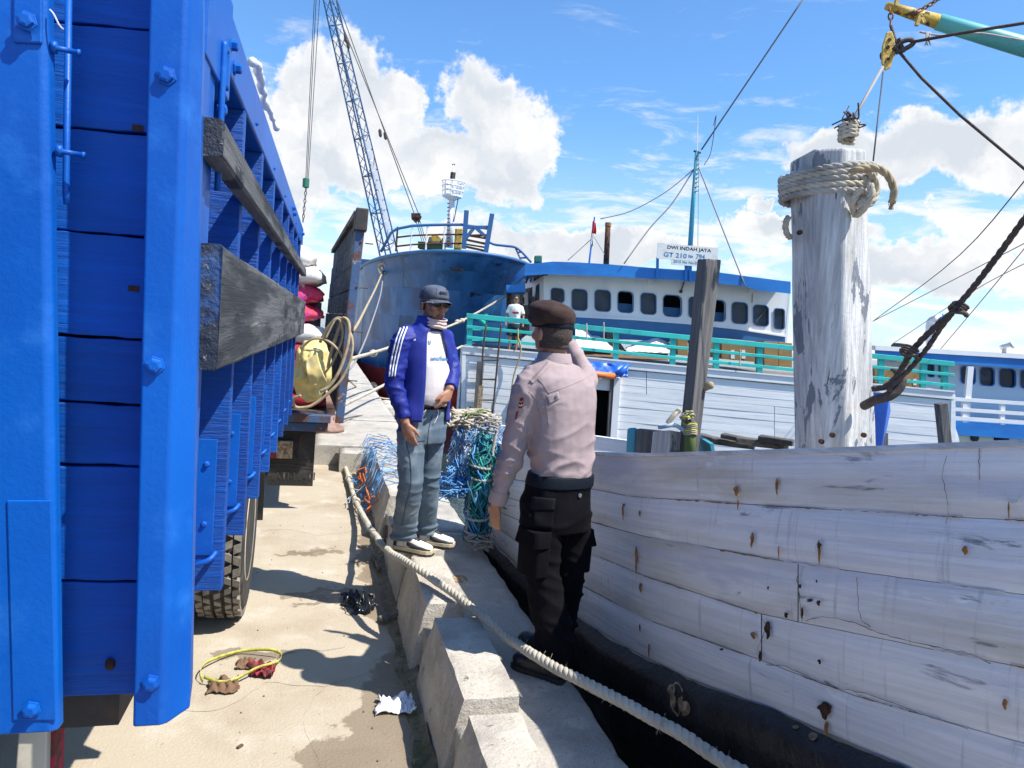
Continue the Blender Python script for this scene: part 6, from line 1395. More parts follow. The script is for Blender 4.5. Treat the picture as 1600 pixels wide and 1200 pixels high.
# feet on the quay slab
ft = (RH*-.95+FH*.05).normalized()
heelA = PZ(874, 1062, .25); heelB = PZ(880, 1030, .25)
def boot(par, heel, d, L, w_, name='boot', hgt=.13):
    d = V(d).normalized(); s_ = d.cross(Z).normalized(); b = thing_child(name, par)
    prof = [(0, .030, .0), (.02, .036, .0), (.10, .036, .0), (.18, .042, 0), (.24, .047, 0), (.28, .040, 0), (.305, .022, 0)]; k = L/.305
    mb = MB(); mb.loft([[heel+d*x*k+s_*w*y+Z*z for (y, z) in ((-1, .004), (-1.05, .030), (1.05, .030), (1, .004))] for x, w, _ in prof]); so_ = mb.build('sole', 'sole_black', b, bevel=.004, smooth=False)
    up = [(.004, .028, .10), (.03, .036, .125), (.09, .037, .115), (.13, .038, .088), (.18, .040, .070), (.235, .044, .062), (.275, .038, .050), (.300, .020, .034)]
    mb = MB(); mb.loft([[heel+d*x*k+s_*w*math.cos(a*.5236)*(1 if math.sin(a*.5236) < .2 else .92)+Z*(.028+(h_-.0)*max(0, math.sin(a*.5236))**.8 if math.sin(a*.5236) > 0 else .026) for a in range(12)] for x, w, h_ in up])
    mb.build('upper', 'black_leather', b, smooth=True, sub=1)
    mb = MB(); mb.tube([heel+d*.055*k+Z*.08, heel+d*.05*k+Z*.24], [.052, .055], 14); mb.build('boot_shaft', 'black_leather', b, smooth=True)
    mb = MB().ell(heel+d*.255*k+Z*.050, d*.052*k, s_*.042, Z*.036); mb.build('toe_cap', 'black_leather', b, smooth=True)
    for i in range(4): MB().tube([heel+d*(.115+.022*i)*k+Z*(.128-.014*i)+s_*-.020, heel+d*(.125+.022*i)*k+Z*(.134-.014*i), heel+d*(.115+.022*i)*k+Z*(.128-.014*i)+s_*.020], .003, 5).build('lace', 'sole_black', b)
    for i in range(5): MB().obox(heel+d*(.02+.03*i)*k+s_*-.040+Z*.018, d*.004, s_*.003, Z*.010).build('tread_lug', 'sole_black', b); MB().obox(heel+d*(.02+.03*i)*k+s_*.040+Z*.018, d*.004, s_*.003, Z*.010).build('tread_lug', 'sole_black', b)
    return b
def thing_child(name, par):
    o = bpy.data.objects.new(name, None); COL.objects.link(o); o.parent = par; o.location = (0, 0, 0) if par.type != 'EMPTY' else -V(par['_w']); o['_w'] = (0., 0., 0.); return o
ftA = (PZ(806, 1047, .25)-PZ(882, 1074, .25)); ftB = (PZ(812, 1012, .25)-PZ(884, 1038, .25)); heelA = PZ(882, 1070, .25); heelB = PZ(884, 1036, .25)
ft = ftA.normalized(); bA = boot(of, heelA, ftA, .275, 1.); bB = boot(of, heelB, ftB, .275, 1.)
ankA = heelA+ft*.055+Z*.14; ankB = heelB+ft*.05+FH*.02+Z*.14
# trousers
hipA, hipB = c0(846, 800, -.06), c0(893, 798, .07); kneeA = c0(848, 900, -.07); kneeB = c0(888, 898, .10)
mb = MB()
mb.loft([ring(c0(u, v), S1, F1, a, b, 22, 2.3) for u, v, a, b in ((876, 738, .150, .118), (872, 765, .162, .125), (867, 795, .172, .135), (866, 825, .165, .128))])
mb.tube(cr([hipA, hipA.lerp(kneeA, .5), kneeA, kneeA.lerp(ankA, .5)+Z*0, ankA+Z*.03, ankA-Z*.035], 4), [.098, .098, .096, .094, .091, .088, .085, .082, .081, .082, .083, .083, .083, .085, .086, .086, .085, .083, .078, .074, .07], 18)
mb.tube(cr([hipB, hipB.lerp(kneeB, .5), kneeB, kneeB.lerp(ankB, .5), ankB+Z*.03, ankB-Z*.035], 4), [.095, .095, .093, .090, .088, .085, .083, .081, .080, .081, .082, .082, .082, .083, .084, .084, .083, .081, .077, .073, .07], 18)
def tf(p):
    lo = max(0, min(1, (1.0-p.z)/.6)); q = V((p.x*4, p.y*4, p.z*13+p.x*5)); r = 1-abs(noise.noise(q))*2
    low = max(0, 1-abs(p.z-.48)/.16); return (.005+.008*low)*(r*r-.4)*1.7+.004*noise.noise(p*9)
tr_ = cloth(mb, .0085, 3, 'black_cloth', 'trousers', of, tf); tv = bvh_of(tr_)
for poly, nm in ((((828, 830), (842, 773), (842, 773), (842, 773)), None),):
    pass
patch_on(tv, [(832, 776), (868, 779), (866, 797), (830, 796)], .006, 'pocket_flap', 'black_seam', of, .005)
patch_on(tv, [(832, 790), (866, 793), (864, 826), (833, 826)], .004, 'back_pocket', 'black_cloth', of, .004)
def cargo(cu0, cv0, cu1, cv1, D, name, w0=.085, parent=of):
    a, b = Q(cu0, cv0, D), Q(cu1, cv1, D); return a, b
# big side pockets (bellows) on both legs
pkA = (kneeA.lerp(hipA, .52)); mb = MB(); mb.loft([ring(pkA+Z*z_-S1*.050-F1*.01-FH*.012, F1, S1, a, .046, 16, 4) for z_, a in ((-.13, .070), (-.125, .078), (.0, .080), (.065, .076), (.07, .07))]); mb.build('cargo_pocket', 'black_cloth', of, smooth=True, bevel=.004)
mb = MB(); mb.loft([ring(pkA+Z*z_-S1*(.054+.008*(z_ < .04))-F1*.01-FH*.012, F1, S1, a, .052, 16, 4) for z_, a in ((.008, .089), (.012, .090), (.05, .084), (.078, .078))]); mb.build('pocket_flap', 'black_cloth', of, smooth=True, bevel=.003)
pkB = (kneeB.lerp(hipB, .50)); mb = MB(); mb.loft([ring(pkB+Z*z_+S1*.050, F1, S1, a, .038, 16, 4) for z_, a in ((-.13, .068), (-.12, .076), (.0, .078), (.07, .07))]); mb.build('cargo_pocket', 'black_cloth', of, smooth=True, bevel=.004)
mb = MB(); mb.loft([ring(pkB+Z*z_+S1*(.052+.014*(z_ < .04)), F1, S1, a, .042, 16, 4) for z_, a in ((.0, .088), (.006, .089), (.05, .082), (.075, .076))]); mb.build('pocket_flap', 'black_cloth', of, smooth=True, bevel=.003)
MB().bar(c0(911, 763, .02), c0(917, 778, .02), .05, .03).build('loop_strap', 'black_cloth', of, bevel=.006); MB().bar(c0(898, 752, -.06), c0(901, 770, -.08), .025, .012).build('belt_loop', 'black_cloth', of, bevel=.004)
h = hit(tv, 905, 774, .004)
if h: MB().lathe(h[0], h[1], [(.010, 0), (.010, .003), (.004, .004)], 12).build('button', 'plain_grey', of)
# shirt
mb = MB()
trs = [(877, 748, .138, .112), (877, 735, .146, .118), (877, 705, .156, .122), (876, 670, .166, .126), (875, 635, .176, .130), (872, 605, .186, .128), (869, 588, .182, .116), (867, 575, .140, .092), (866, 564, .078, .072), (866, 556, .062, .064)]
mb.loft([ring(c0(u, v), S1, F1, a, b, 26, 2.4) for u, v, a, b in trs])
shL = c0(826, 605, -.085); elL = c0(802, 705, -.05); wrL = c0(777, 783, .0)
mb.tube(cr([c0(845, 600, -.04), shL, shL.lerp(elL, .5)-RH*.005, elL, elL.lerp(wrL, .5), wrL], 5), [.060, .066, .070, .072, .073, .072, .070, .068, .066, .064, .062, .060, .058, .056, .055, .053, .051, .049, .047, .046, .045, .043, .042, .041, .040, .040], 18)
shR = c0(908, 602, .09); elR = c0(915, 584, .30); wrR = c0(890, 537, .36)
mb.tube(cr([c0(890, 602, .05), shR, shR.lerp(elR, .5)+RH*.01, elR, elR.lerp(wrR, .5), wrR], 5), [.066, .070, .072, .072, .070, .068, .066, .064, .062, .060, .060, .060, .058, .056, .054, .052, .050, .048, .046, .044, .042, .042, .041, .041, .04, .04], 16)
def sf(p):
    q = V((p.x*3+p.z*4, p.y*3, p.z*9-p.x*7)); r = 1-abs(noise.noise(q))*2; w_ = max(0, 1-abs(p.z-1.22)/.14)
    arm = 1 if (p-c0(877, 670)).dot(RH) < -.16 else 0
    q2 = V((p.x*9+p.z*3, p.y*6, p.z*16)); r2 = 1-abs(noise.noise(q2))*2
    return (.006+.009*w_)*(r*r-.4)+(.006*arm+.004*w_+.0015)*(r2*r2-.4)+.0015*noise.noise(p*30)
sh_ = cloth(mb, .0075, 3, 'uniform_shirt', 'shirt', of, sf); sv = bvh_of(sh_)
# collar, yoke seam, flap with button, shoulder strap, cuffs, sleeve patches
cl = MB(); cl.loft([ring(c0(866, 566)+S1*0, S1, F1, .082, .080, 22), ring(c0(866.5, 551), S1, F1, .070, .072, 22), ring(c0(866.5, 551), S1, F1, .063, .065, 22), ring(c0(866, 566), S1, F1, .072, .072, 22)], cap=False); cl.build('collar', 'uniform_shirt', of, smooth=True, bevel=.002)
for pts in ([(856, 614), (880, 606), (905, 596), (926, 585)], [(849, 618), (853, 630), (856, 650), (858, 665)], [(838, 590), (848, 600), (858, 616)], [(826, 612), (836, 622), (842, 640), (845, 660), (842, 690)]):
    ribbon_on(sv, pts, .45, .0012, 'seam', 'uniform_seam', of)
pf_ = patch_on(sv, [(853, 619), (872, 612), (874, 622), (858, 632)], .004, 'shoulder_tab', 'uniform_shirt', of, .004)
h = hit(sv, 868.5, 620, .008)
if h: MB().lathe(h[0], h[1], [(.007, 0), (.007, .002), (.003, .003)], 12).build('button', 'plain_grey', of)
for pts in ([(830, 598), (840, 588), (850, 577), (858, 568)],): 
    ribbon_on(sv, pts, 3.2, .004, 'shoulder_strap', 'uniform_shirt', of); ribbon_on(sv, [(p[0]-2, p[1]-3) for p in pts], .5, .006, 'seam', 'uniform_seam', of)
patch_on(sv, [(813, 622), (819, 621), (816, 637), (810, 638)], .003, 'sleeve_patch', 'maroon_patch', of, .002); ribbon_on(sv, [(812, 626), (815, 628), (817, 626)], .5, .006, 'patch_stitch', 'yellow_thread', of); ribbon_on(sv, [(811, 633), (814, 634), (816, 632)], .4, .006, 'patch_stitch', 'yellow_thread', of)
patch_on(sv, [(807, 643), (810, 642), (808, 655), (805, 656)], .003, 'sleeve_patch', 'maroon_patch', of, .002)
for t0, r in ((0, .0435), (1, .0425)): pass
dw = (wrL-elL).normalized(); aw_ = dw.orthogonal().normalized(); bw_ = dw.cross(aw_)
MB().loft([[wrL+dw*t+(aw_*math.cos(k*.3927)+bw_*math.sin(k*.3927))*r for k in range(16)] for t, r in ((-.055, .0445), (.0, .0435), (.006, .042), (.004, .036), (-.04, .036))], cap=False).build('cuff', 'uniform_shirt', of, smooth=True)
# belt
MB().loft([ring(c0(u, v), S1, F1, a, b, 30, 2.3) for u, v, a, b in ((874, 756, .160, .126), (874, 755, .163, .129), (877, 739, .158, .125), (877, 738, .150, .118))]).build('belt', 'navy_belt', of, smooth=True, bevel=.002)
# body: head, neck, hands as one skin surface
hc = c0(864, 517, .0); F1h = (RH*-.62+FH*.78).normalized(); S1h = (RH*.78+FH*.62).normalized()
mb = MB(); head(mb, hc-Z*.005, F1h, S1h, Z, 1.0); mb.tube([c0(866, 600), c0(866, 565), c0(865, 540)+F1h*.0, hc-Z*.03], [.060, .058, .058, .06], 16)
mb.loft([ring(c0(u, v), S1, F1, a*.86, b*.84, 16) for u, v, a, b in trs[:8]]); mb.tube([c0(845, 600, -.04), shL, elL, wrL, wrL+dw*.02], [.05, .05, .042, .027, .025], 12)
mb.tube([c0(890, 602, .05), shR, elR, wrR], [.05, .05, .042, .027], 12)
hand(mb, wrL+dw*.015, (dw+RH*.22).normalized(), (RH*.5+FH*.75), (RH*-.55+FH*.65-dw*.2), 1.0, .55)
hand(mb, wrR, (Z*.5-RH*.7+FH*.2), (-FH), (Z*.6-RH*.2), .95, .4)
mb.tube([hipA, kneeA, ankA], [.07, .052, .04], 12); mb.tube([hipB, kneeB, ankB], [.07, .052, .04], 12); mb.loft([ring(c0(u, v), S1, F1, a, b, 16) for u, v, a, b in ((872, 745, .13, .10), (867, 800, .14, .11))])
body1 = cloth(mb, .0062, 2, 'skin_light', 'body', of); face_bits(of, hc-Z*.005, F1h, S1h, Z)
# cropped hair at the back of the head
hm = MB(); hr = []
for i in range(9):
    t = i/8; z_ = -.078+.118*t; a = .0765*(1-.5*max(0, -z_-.03)*6)*(1 if z_ < .03 else .97); hr.append([hc+Z*z_+(S1h*math.cos(q)*(.0775 if z_ > -.045 else .066)+F1h*math.sin(q)*(.0955 if z_ > -.045 else .080)) for q in [math.radians(176+188*k/20+0) for k in range(21)]])
hm.loft(hr, cap=False, close=False).build('hair', 'hair_short', of, smooth=True, solid=.006)
# beret: band and soft crown slumping to the left
bt = MB(); bt.loft([ring(hc+Z*z_+F1h*.003, S1h, F1h, .083*k_, .102*k_, 30) for z_, k_ in ((.012, 1.0), (.016, 1.02), (.038, 1.01), (.042, .97))]); bd_ = bt.build('beret_band', 'navy_belt', of, smooth=True)
lft = (RH*-1).normalized(); bt = MB()
tz = (Z*1.0+lft*-.16).normalized(); tx = (RH-tz*RH.dot(tz)).normalized(); ty = tz.cross(tx)
bt.ell(hc+Z*.076+lft*.010-FH*.004, tx*.112, ty*.116, tz*.062, 26, 14)
bt.ell(hc+Z*.048+lft*.060-FH*.01, tx*.062, ty*.085, tz*.036, 20, 10)
bt.loft([ring(hc+Z*z_+F1h*.003, S1h, F1h, .086*k_, .106*k_, 30) for z_, k_ in ((.030, 1.0), (.05, 1.04), (.075, 1.0))])
def bf(p):
    q = p-hc; return .006*noise.noise(p*11)+.003*noise.noise(p*26)+.006*max(0, noise.noise(V((q.x*6, q.y*6, q.z*24))))
br = cloth(bt, .006, 5, 'beret', 'beret', of, bf)

# ---- man in blue tracksuit jacket
DM = 4.46
mn = thing('person', 'man in blue striped tracksuit jacket, grey cap, dark glasses, pink neck gaiter and faded jeans', 'person', tuple(PZ(648, 868, .38)))
F2 = (RH*.52-FH*.855).normalized(); S2 = (RH*-.855-FH*.52).normalized()     # S2 = his right, nearer and to the picture's left
m0 = lambda u, v, dd=0.: Q(u, v, DM+dd)
def sneaker(par, heel, d, L):
    d = V(d).normalized(); s_ = d.cross(Z).normalized(); b = thing_child('sneaker', par); k = L/.30
    prof = [(0, .028), (.015, .036), (.09, .038), (.16, .042), (.22, .049), (.265, .046), (.295, .026)]
    for z0, z1, m_, nm, gx in ((.0, .014, 'shoe_black', 'outsole', 1.02), (.014, .038, 'shoe_sole', 'midsole', 1.06)):
        mb = MB(); mb.loft([[heel+d*(x*k-.002)+s_*w*y*gx+Z*z for (y, z) in ((-1, z0), (-1, z1), (1, z1), (1, z0))] for x, w in prof]); mb.build(nm, m_, b, bevel=.003)
    up = [(.004, .028, .085), (.03, .035, .10), (.08, .036, .095), (.12, .037, .078), (.17, .040, .058), (.22, .045, .042), (.265, .042, .034), (.288, .024, .022)]
    def rg(x, w, h_): return [heel+d*x*k+s_*w*math.cos(a*.5236)+Z*(.036+h_*max(0, math.sin(a*.5236))**.8) for a in range(12)]
    mb = MB(); mb.loft([rg(*q) for q in up]); mb.build('upper', 'shoe_white', b, smooth=True, sub=1)
    # black overlays: heel counter, toe rand, swoosh-like side panel, collar
    MB().loft([[p+(p-(heel+d*x*k+Z*.05)).normalized()*.003 for p in rg(x, w, h_*.72)] for x, w, h_ in up[:2]]).build('heel_counter', 'shoe_black', b, smooth=True)
    for q in (-1, 1):
        MB().loft([[heel+d*x*k+s_*q*(w+.0035)+Z*z0, heel+d*x*k+s_*q*(w*.88+.003)+Z*z1] for x, w, z0, z1 in ((.11, .036, .052, .074), (.145, .038, .040, .072), (.19, .042, .038, .060), (.23, .0445, .038, .056), (.262, .040, .038, .050), (.285, .026, .038, .046))], cap=False, close=False).build('side_panel', 'shoe_black', b, smooth=True, solid=.003)
    MB().loft([[heel+d*x*k+s_*y*w+Z*(z_) for y in (-1, -.4, .4, 1)] for x, w, z_ in ((.10, .018, .122), (.13, .018, .108), (.16, .017, .095), (.19, .015, .083))], cap=False, close=False).build('tongue', 'shoe_black', b, smooth=True, solid=.008)
    for i in range(4): MB().tube([heel+d*(.125+.02*i)*k+Z*(.118-.013*i)+s_*-.02, heel+d*(.130+.02*i)*k+Z*(.124-.013*i), heel+d*(.125+.02*i)*k+Z*(.118-.013*i)+s_*.02], .003, 5).build('lace', 'shoe_black', b)
    return b
hA = PZ(616, 858, .372); hB = PZ(650, 850, .372)
sneaker(mn, hA, RH*.92-FH*.28, .275); sneaker(mn, hB, RH*.98-FH*.10, .265)
aA = hA+(RH*.92-FH*.28)*.06+Z*.10; aB = hB+RH*.055+Z*.10
hpA, hpB = m0(643, 672, -.07), m0(674, 664, .07); knA, knB = m0(641, 755, -.08), m0(670, 745, .10)
mb = MB(); mb.loft([ring(m0(u, v), S2, F2, a, b, 22, 2.3) for u, v, a, b in ((664, 628, .138, .108), (662, 645, .146, .114), (660, 668, .154, .120), (658, 690, .150, .114))])
mb.tube(cr([hpA, hpA.lerp(knA, .5), knA, knA.lerp(aA, .55), aA+Z*.03, aA-Z*.03], 4), [.092, .09, .088, .087, .085, .083, .080, .079, .078, .077, .077, .077, .077, .078, .079, .080, .082, .084, .086, .086, .082], 18)
mb.tube(cr([hpB, hpB.lerp(knB, .5), knB, knB.lerp(aB, .55), aB+Z*.03, aB-Z*.03], 4), [.090, .088, .086, .084, .082, .079, .077, .075, .074, .073, .073, .073, .073, .074, .075, .076, .078, .080, .081, .081, .078], 18)
def jf(p):
    low = max(0, 1-abs(p.z-.50)/.10); kn = max(0, 1-abs(p.z-.86)/.10); q = V((p.x*4, p.y*4, p.z*15)); r = 1-abs(noise.noise(q))*2
    q4 = V((p.x*9, p.y*9, p.z*5)); r4 = 1-abs(noise.noise(q4))*2; return (.004+.014*low+.009*kn)*(r*r-.45)+.004*(r4*r4-.4)+.003*noise.noise(p*11)
jn = cloth(mb, .0085, 3, 'denim', 'jeans', mn, jf); jv = bvh_of(jn)
ribbon_on(jv, [(634, 690), (641, 720), (642, 755), (634, 790), (628, 820)], .5, .0015, 'seam', 'denim_dark', mn); ribbon_on(jv, [(640, 692), (652, 690), (664, 688)], .5, .0015, 'seam', 'denim_dark', mn)
ribbon_on(jv, [(676, 648), (671, 665), (668, 690), (668, 720)], .5, .0015, 'seam', 'denim_dark', mn)
MB().loft([ring(m0(u, v), S2, F2, a, b, 30, 2.3) for u, v, a, b in ((664, 636, .158, .118), (664, 629, .158, .118), (664, 628, .15, .11))]).build('belt', 'black_seam', mn, smooth=True)
for pts in ([(680, 634), (684, 643), (682, 652), (677, 662)], [(662, 634), (665, 640), (661, 645)]):
    h = [hit(jv, *q, .006) for q in pts]
    if all(h): MB().tube(cr([q[0] for q in h], 5), .0028, 5).build('drawstring', 'stripe_white', mn, smooth=True)
# white shirt
mb = MB(); mt = [(668, 632, .128, .112), (669, 622, .136, .124), (669, 600, .138, .130), (669, 570, .142, .128), (669, 545, .144, .112), (669, 528, .140, .096), (670, 516, .120, .09), (672, 508, .070, .068)]
mb.loft([ring(m0(u, v), S2, F2, a, b, 26, 2.3) for u, v, a, b in mt])
def s2f(p):
    q = V((p.x*5+p.z*2, p.y*5, p.z*4)); r = 1-abs(noise.noise(q))*2; w_ = max(0, 1-abs(p.z-1.30)/.12); return (.003+.006*w_)*(r*r-.4)
s2 = cloth(mb, .0075, 3, 'shirt_white', 'shirt', mn, s2f); s2v = bvh_of(s2)
patch_on(s2v, [(652, 507), (692, 507), (696, 519), (655, 517)], .003, 'shirt_yoke', 'shirt_navy', mn, .002, 10)
text_on(s2v, 'uns/fem', 687, 560, 28, 7, 'ink_blue', mn, .02, .004, .02); text_on(s2v, 'U', 671, 535, 4, 6, 'ink_blue', mn, 0, .004, .05)
# jacket: back and sides, open at the front
jk = [(660, 655, .165, .138), (661, 640, .162, .138), (663, 610, .160, .138), (664, 580, .162, .138), (665, 555, .170, .132), (666, 535, .176, .122), (667, 521, .160, .106), (671, 511, .100, .086), (672, 504, .078, .078)]
def jring(u, v, a, b, k):
    c = m0(u, v); out = []; n = 40
    # angle 90 deg = straight ahead; leave the front open; his right front panel reaches further in
    gl = [44, 42, 38, 34, 28, 22, 18, 14, 14][k]; gr = [20, 18, 17, 16, 15, 14, 14, 14, 14][k]
    for q in range(n+1):
        th = math.radians(90+gl+(360-gl-gr)*q/n); cx_, sn = math.cos(th), math.sin(th)
        out.append(c+S2*a*math.copysign(abs(cx_)**.87, -cx_)*-1+F2*b*math.copysign(abs(sn)**.87, sn))
    return out
jr = [jring(*q, k) for k, q in enumerate(jk)]
fine = []
for a, b in zip(jr, jr[1:]):
    for t in (0, .25, .5, .75): fine.append([x.lerp(y, t) for x, y in zip(a, b)])
fine.append(jr[-1])
for r_ in fine:
    c_ = sum(r_, V())/len(r_)
    for i, p in enumerate(r_): n_ = (p-c_); n_.z = 0; n_.normalize(); f_ = .016*(1-abs(noise.noise(V((p.x*8, p.y*8, p.z*3))))*2)**2-.008+.005*noise.noise(p*14)+(.006*noise.noise(V((p.x*4, p.y*4, p.z*12)))); r_[i] = p+n_*f_
jo_ = MB().loft(fine, cap=False, close=False).build('jacket', 'jacket_blue', mn, smooth=True, solid=.007)
for e_i, m_ in ((0, 'jacket_navy'), (-1, 'jacket_navy')):
    MB().tube([r_[e_i] for r_ in fine], .0035, 5).build('zip', 'plain_grey' if e_i else m_, mn, smooth=True)
# collar turned down
MB().loft([[m0(672, 508, 0)+S2*(-math.cos(th))*-.098+F2*.095*math.sin(th)+Z*-.012 for th in [math.radians(106+332*q/24-0) for q in range(25)]], [m0(672, 500)+S2*(math.cos(th))*.080+F2*.080*math.sin(th)+Z*.02 for th in [math.radians(112+318*q/24) for q in range(25)]], [m0(672, 506)+S2*(math.cos(th))*.070+F2*.070*math.sin(th) for th in [math.radians(112+318*q/24) for q in range(25)]]], cap=False, close=False).build('jacket_collar', 'jacket_blue', mn, smooth=True, solid=.006)
# sleeves
sR = m0(630, 532, -.10); eR = m0(616, 598, -.13); wR = m0(632, 655, -.16)
sL = m0(694, 532, .09); eL = m0(706, 580, .03); wL = m0(703, 606, -.07)
def slf(p):
    q = V((p.x*5, p.y*5, p.z*14)); r = 1-abs(noise.noise(q))*2; q3 = V((p.x*11, p.y*9, p.z*30)); r3 = 1-abs(noise.noise(q3))*2; return .009*(r*r-.45)+.004*(r3*r3-.45)+.002*noise.noise(p*20)
mb = MB(); mb.tube(cr([m0(650, 524, -.05), sR, sR.lerp(eR, .5)-RH*.006, eR, eR.lerp(wR, .5), wR], 5), [.050, .062, .069, .072, .072, .071, .070, .069, .068, .067, .066, .065, .065, .064, .064, .063, .061, .059, .057, .054, .051, .049, .047, .046, .045, .044], 18)
slR = cloth(mb, .0085, 3, 'jacket_blue', 'sleeve', mn, slf); rv = bvh_of(slR)
mb = MB(); mb.tube(cr([m0(690, 524, .04), sL, sL.lerp(eL, .5)+RH*.004, eL, eL.lerp(wL, .5), wL], 5), [.048, .057, .063, .066, .066, .065, .064, .063, .062, .061, .060, .059, .058, .057, .056, .055, .054, .052, .050, .049, .048, .047, .046, .045, .044, .043], 16)
cloth(mb, .0085, 3, 'jacket_blue', 'sleeve', mn, slf)
for k in range(3):
    o_ = k*4.6; ribbon_on(rv, [(627+o_, 511), (619.5+o_*1.04, 530), (614+o_*1.02, 552), (610+o_*.95, 574), (608.5+o_*.90, 588)], 1.15, .0035, 'stripe', 'stripe_white', mn)
h = hit(bvh_of(jo_), 648, 530, .004)
if h: text_on(bvh_of(jo_), 'S', 648, 530, 3.5, 5, 'stripe_white', mn, 0, .006)
dR = (wR-eR).normalized(); dL = (wL-eL).normalized()
# body
hd2 = m0(678, 476, .0)-Z*.0; F2h = (RH*.62-FH*.785).normalized(); S2h = (RH*-.785-FH*.62).normalized(); U2 = (Z+F2h*.02).normalized()
mb = MB(); head(mb, hd2+Z*.002, F2h, S2h, U2, .98); mb.tube([m0(672, 530), m0(673, 508), hd2-Z*.04], [.056, .055, .056], 14)
mb.loft([ring(m0(u, v), S2, F2, a*.85, b*.82, 16) for u, v, a, b in mt[:7]]); mb.tube([m0(650, 524, -.05), sR, eR, wR, wR+dR*.03], [.04, .045, .038, .027, .026], 12); mb.tube([m0(690, 524, .04), sL, eL, wL, wL+dL*.02], [.04, .045, .038, .027, .026], 12)
hand(mb, wR+dR*.02, (dR*.8-Z*.35+RH*.1), (RH*.35+FH*.8-Z*.1), (RH*.9-FH*.25), .98, .45); hand(mb, wL+dL*.01, (-Z*.75-RH*.22-FH*.35), (-RH*.7+FH*.35), (-RH*.5-FH*.65), .98, .75)
mb.tube([hpA, knA, aA], [.07, .05, .04], 12); mb.tube([hpB, knB, aB], [.07, .05, .04], 12); mb.loft([ring(m0(u, v), S2, F2, a, b, 16) for u, v, a, b in ((664, 628, .12, .09), (660, 680, .13, .10))])
cloth(mb, .006, 2, 'skin', 'body', mn); face_bits(mn, hd2+Z*.002, F2h, S2h, U2, .98, True)
# neck gaiter with folds
gr_ = []
for i in range(15):
    t = i/14; c = (hd2-Z*.078+F2h*.016).lerp(m0(673, 513)+F2h*.022, t); a = .070+.0035*math.sin(t*17)+.004*t; b = .088+.0035*math.sin(t*17+.8)-.006*t
    gr_.append([p+Z*(-.30*(p-c).dot(F2h)*(1-t)*.5+.10*(p-c).dot(S2h)*t)+Z*.006*noise.noise(p*22) for p in ring(c, S2h, F2h, a, b, 30, 2.1)])
MB().loft(gr_, cap=False).build('neck_gaiter', 'gaiter', mn, smooth=True, solid=.005)
# cap
cp = thing_child('cap', mn); mb = MB()
mb.loft([ring(hd2+U2*z_-F2h*.004, S2h, F2h, .0835*k_, .102*k_, 30) for z_, k_ in ((.022, 1.0), (.045, 1.01), (.070, .98), (.092, .88), (.108, .70), (.118, .45), (.121, .05))]); mb.build('cap_crown', 'cap_slate', cp, smooth=True, sub=1)
def brim(i, j):
    th = math.radians(-62+124*i); r0 = .094; ext = .072*math.cos(math.radians(-62+124*i)*1.05); p = hd2+U2*(.026-.012*j-.022*(abs(i-.5)*2)**2*j)+F2h*(math.cos(th)*(r0+ext*j)+.004)+S2h*math.sin(th)*(.080+.004*j); return p
grid_mb(brim, 24, 8).build('cap_brim', 'cap_slate', cp, smooth=True, solid=.004)
for a in range(6): MB().tube([hd2+U2*z_+(S2h*math.cos(a*1.047)*.0845+F2h*math.sin(a*1.047)*.103)*k_-F2h*.004 for z_, k_ in ((.03, 1.0), (.07, .985), (.095, .87), (.12, .3))], .0015, 4).build('cap_seam', 'cap_dark', cp)
MB().ell(hd2+U2*.122, S2h*.008, F2h*.008, U2*.005).build('cap_button', 'cap_dark', cp, smooth=True)
for k in range(3):
    cpt = hd2+U2*.072+F2h*.098+S2h*(.018-.018*k); MB().tube(cr([cpt+S2h*.007*math.cos(q*1.1+k)+U2*.009*math.sin(q*1.4+k)-F2h*.001*abs(q-3) for q in range(6)], 4), .0022, 4).build('emblem', 'cap_dark', cp)
# glasses
gl_ = thing_child('sunglasses', mn)
for q in (-1, 1):
    c = hd2+F2h*.098+U2*.002+S2h*q*.034; MB().loft([[c+(S2h*a*.026+U2*b*.0165)*k_+F2h*dz-F2h*abs(a)*.006 for a, b in [(math.cos(t), math.sin(t)) for t in [i*.449 for i in range(14)]]] for k_, dz in ((1.05, -.002), (1.0, .003), (.3, .005))]).build('lens', 'glasses', gl_, smooth=True)
    MB().tube([hd2+F2h*.092+U2*.010+S2h*q*.066, hd2+F2h*.05+U2*.010+S2h*q*.080, hd2-F2h*.01+U2*.004+S2h*q*.083], .003, 5).build('temple_arm', 'glasses_arm', gl_)
MB().tube([hd2+F2h*.104+U2*.006+S2h*.008, hd2+F2h*.104+U2*.006-S2h*.008], .0028, 5).build('bridge', 'glasses', gl_)
MB().loft([[hd2+U2*z_+(S2h*math.cos(q)*.0775+F2h*math.sin(q)*.0945) for q in [math.radians(165+210*k/20) for k in range(21)]] for z_ in (-.035, -.01, .02)], cap=False, close=False).build('hair', 'hair', mn, smooth=True, solid=.004)

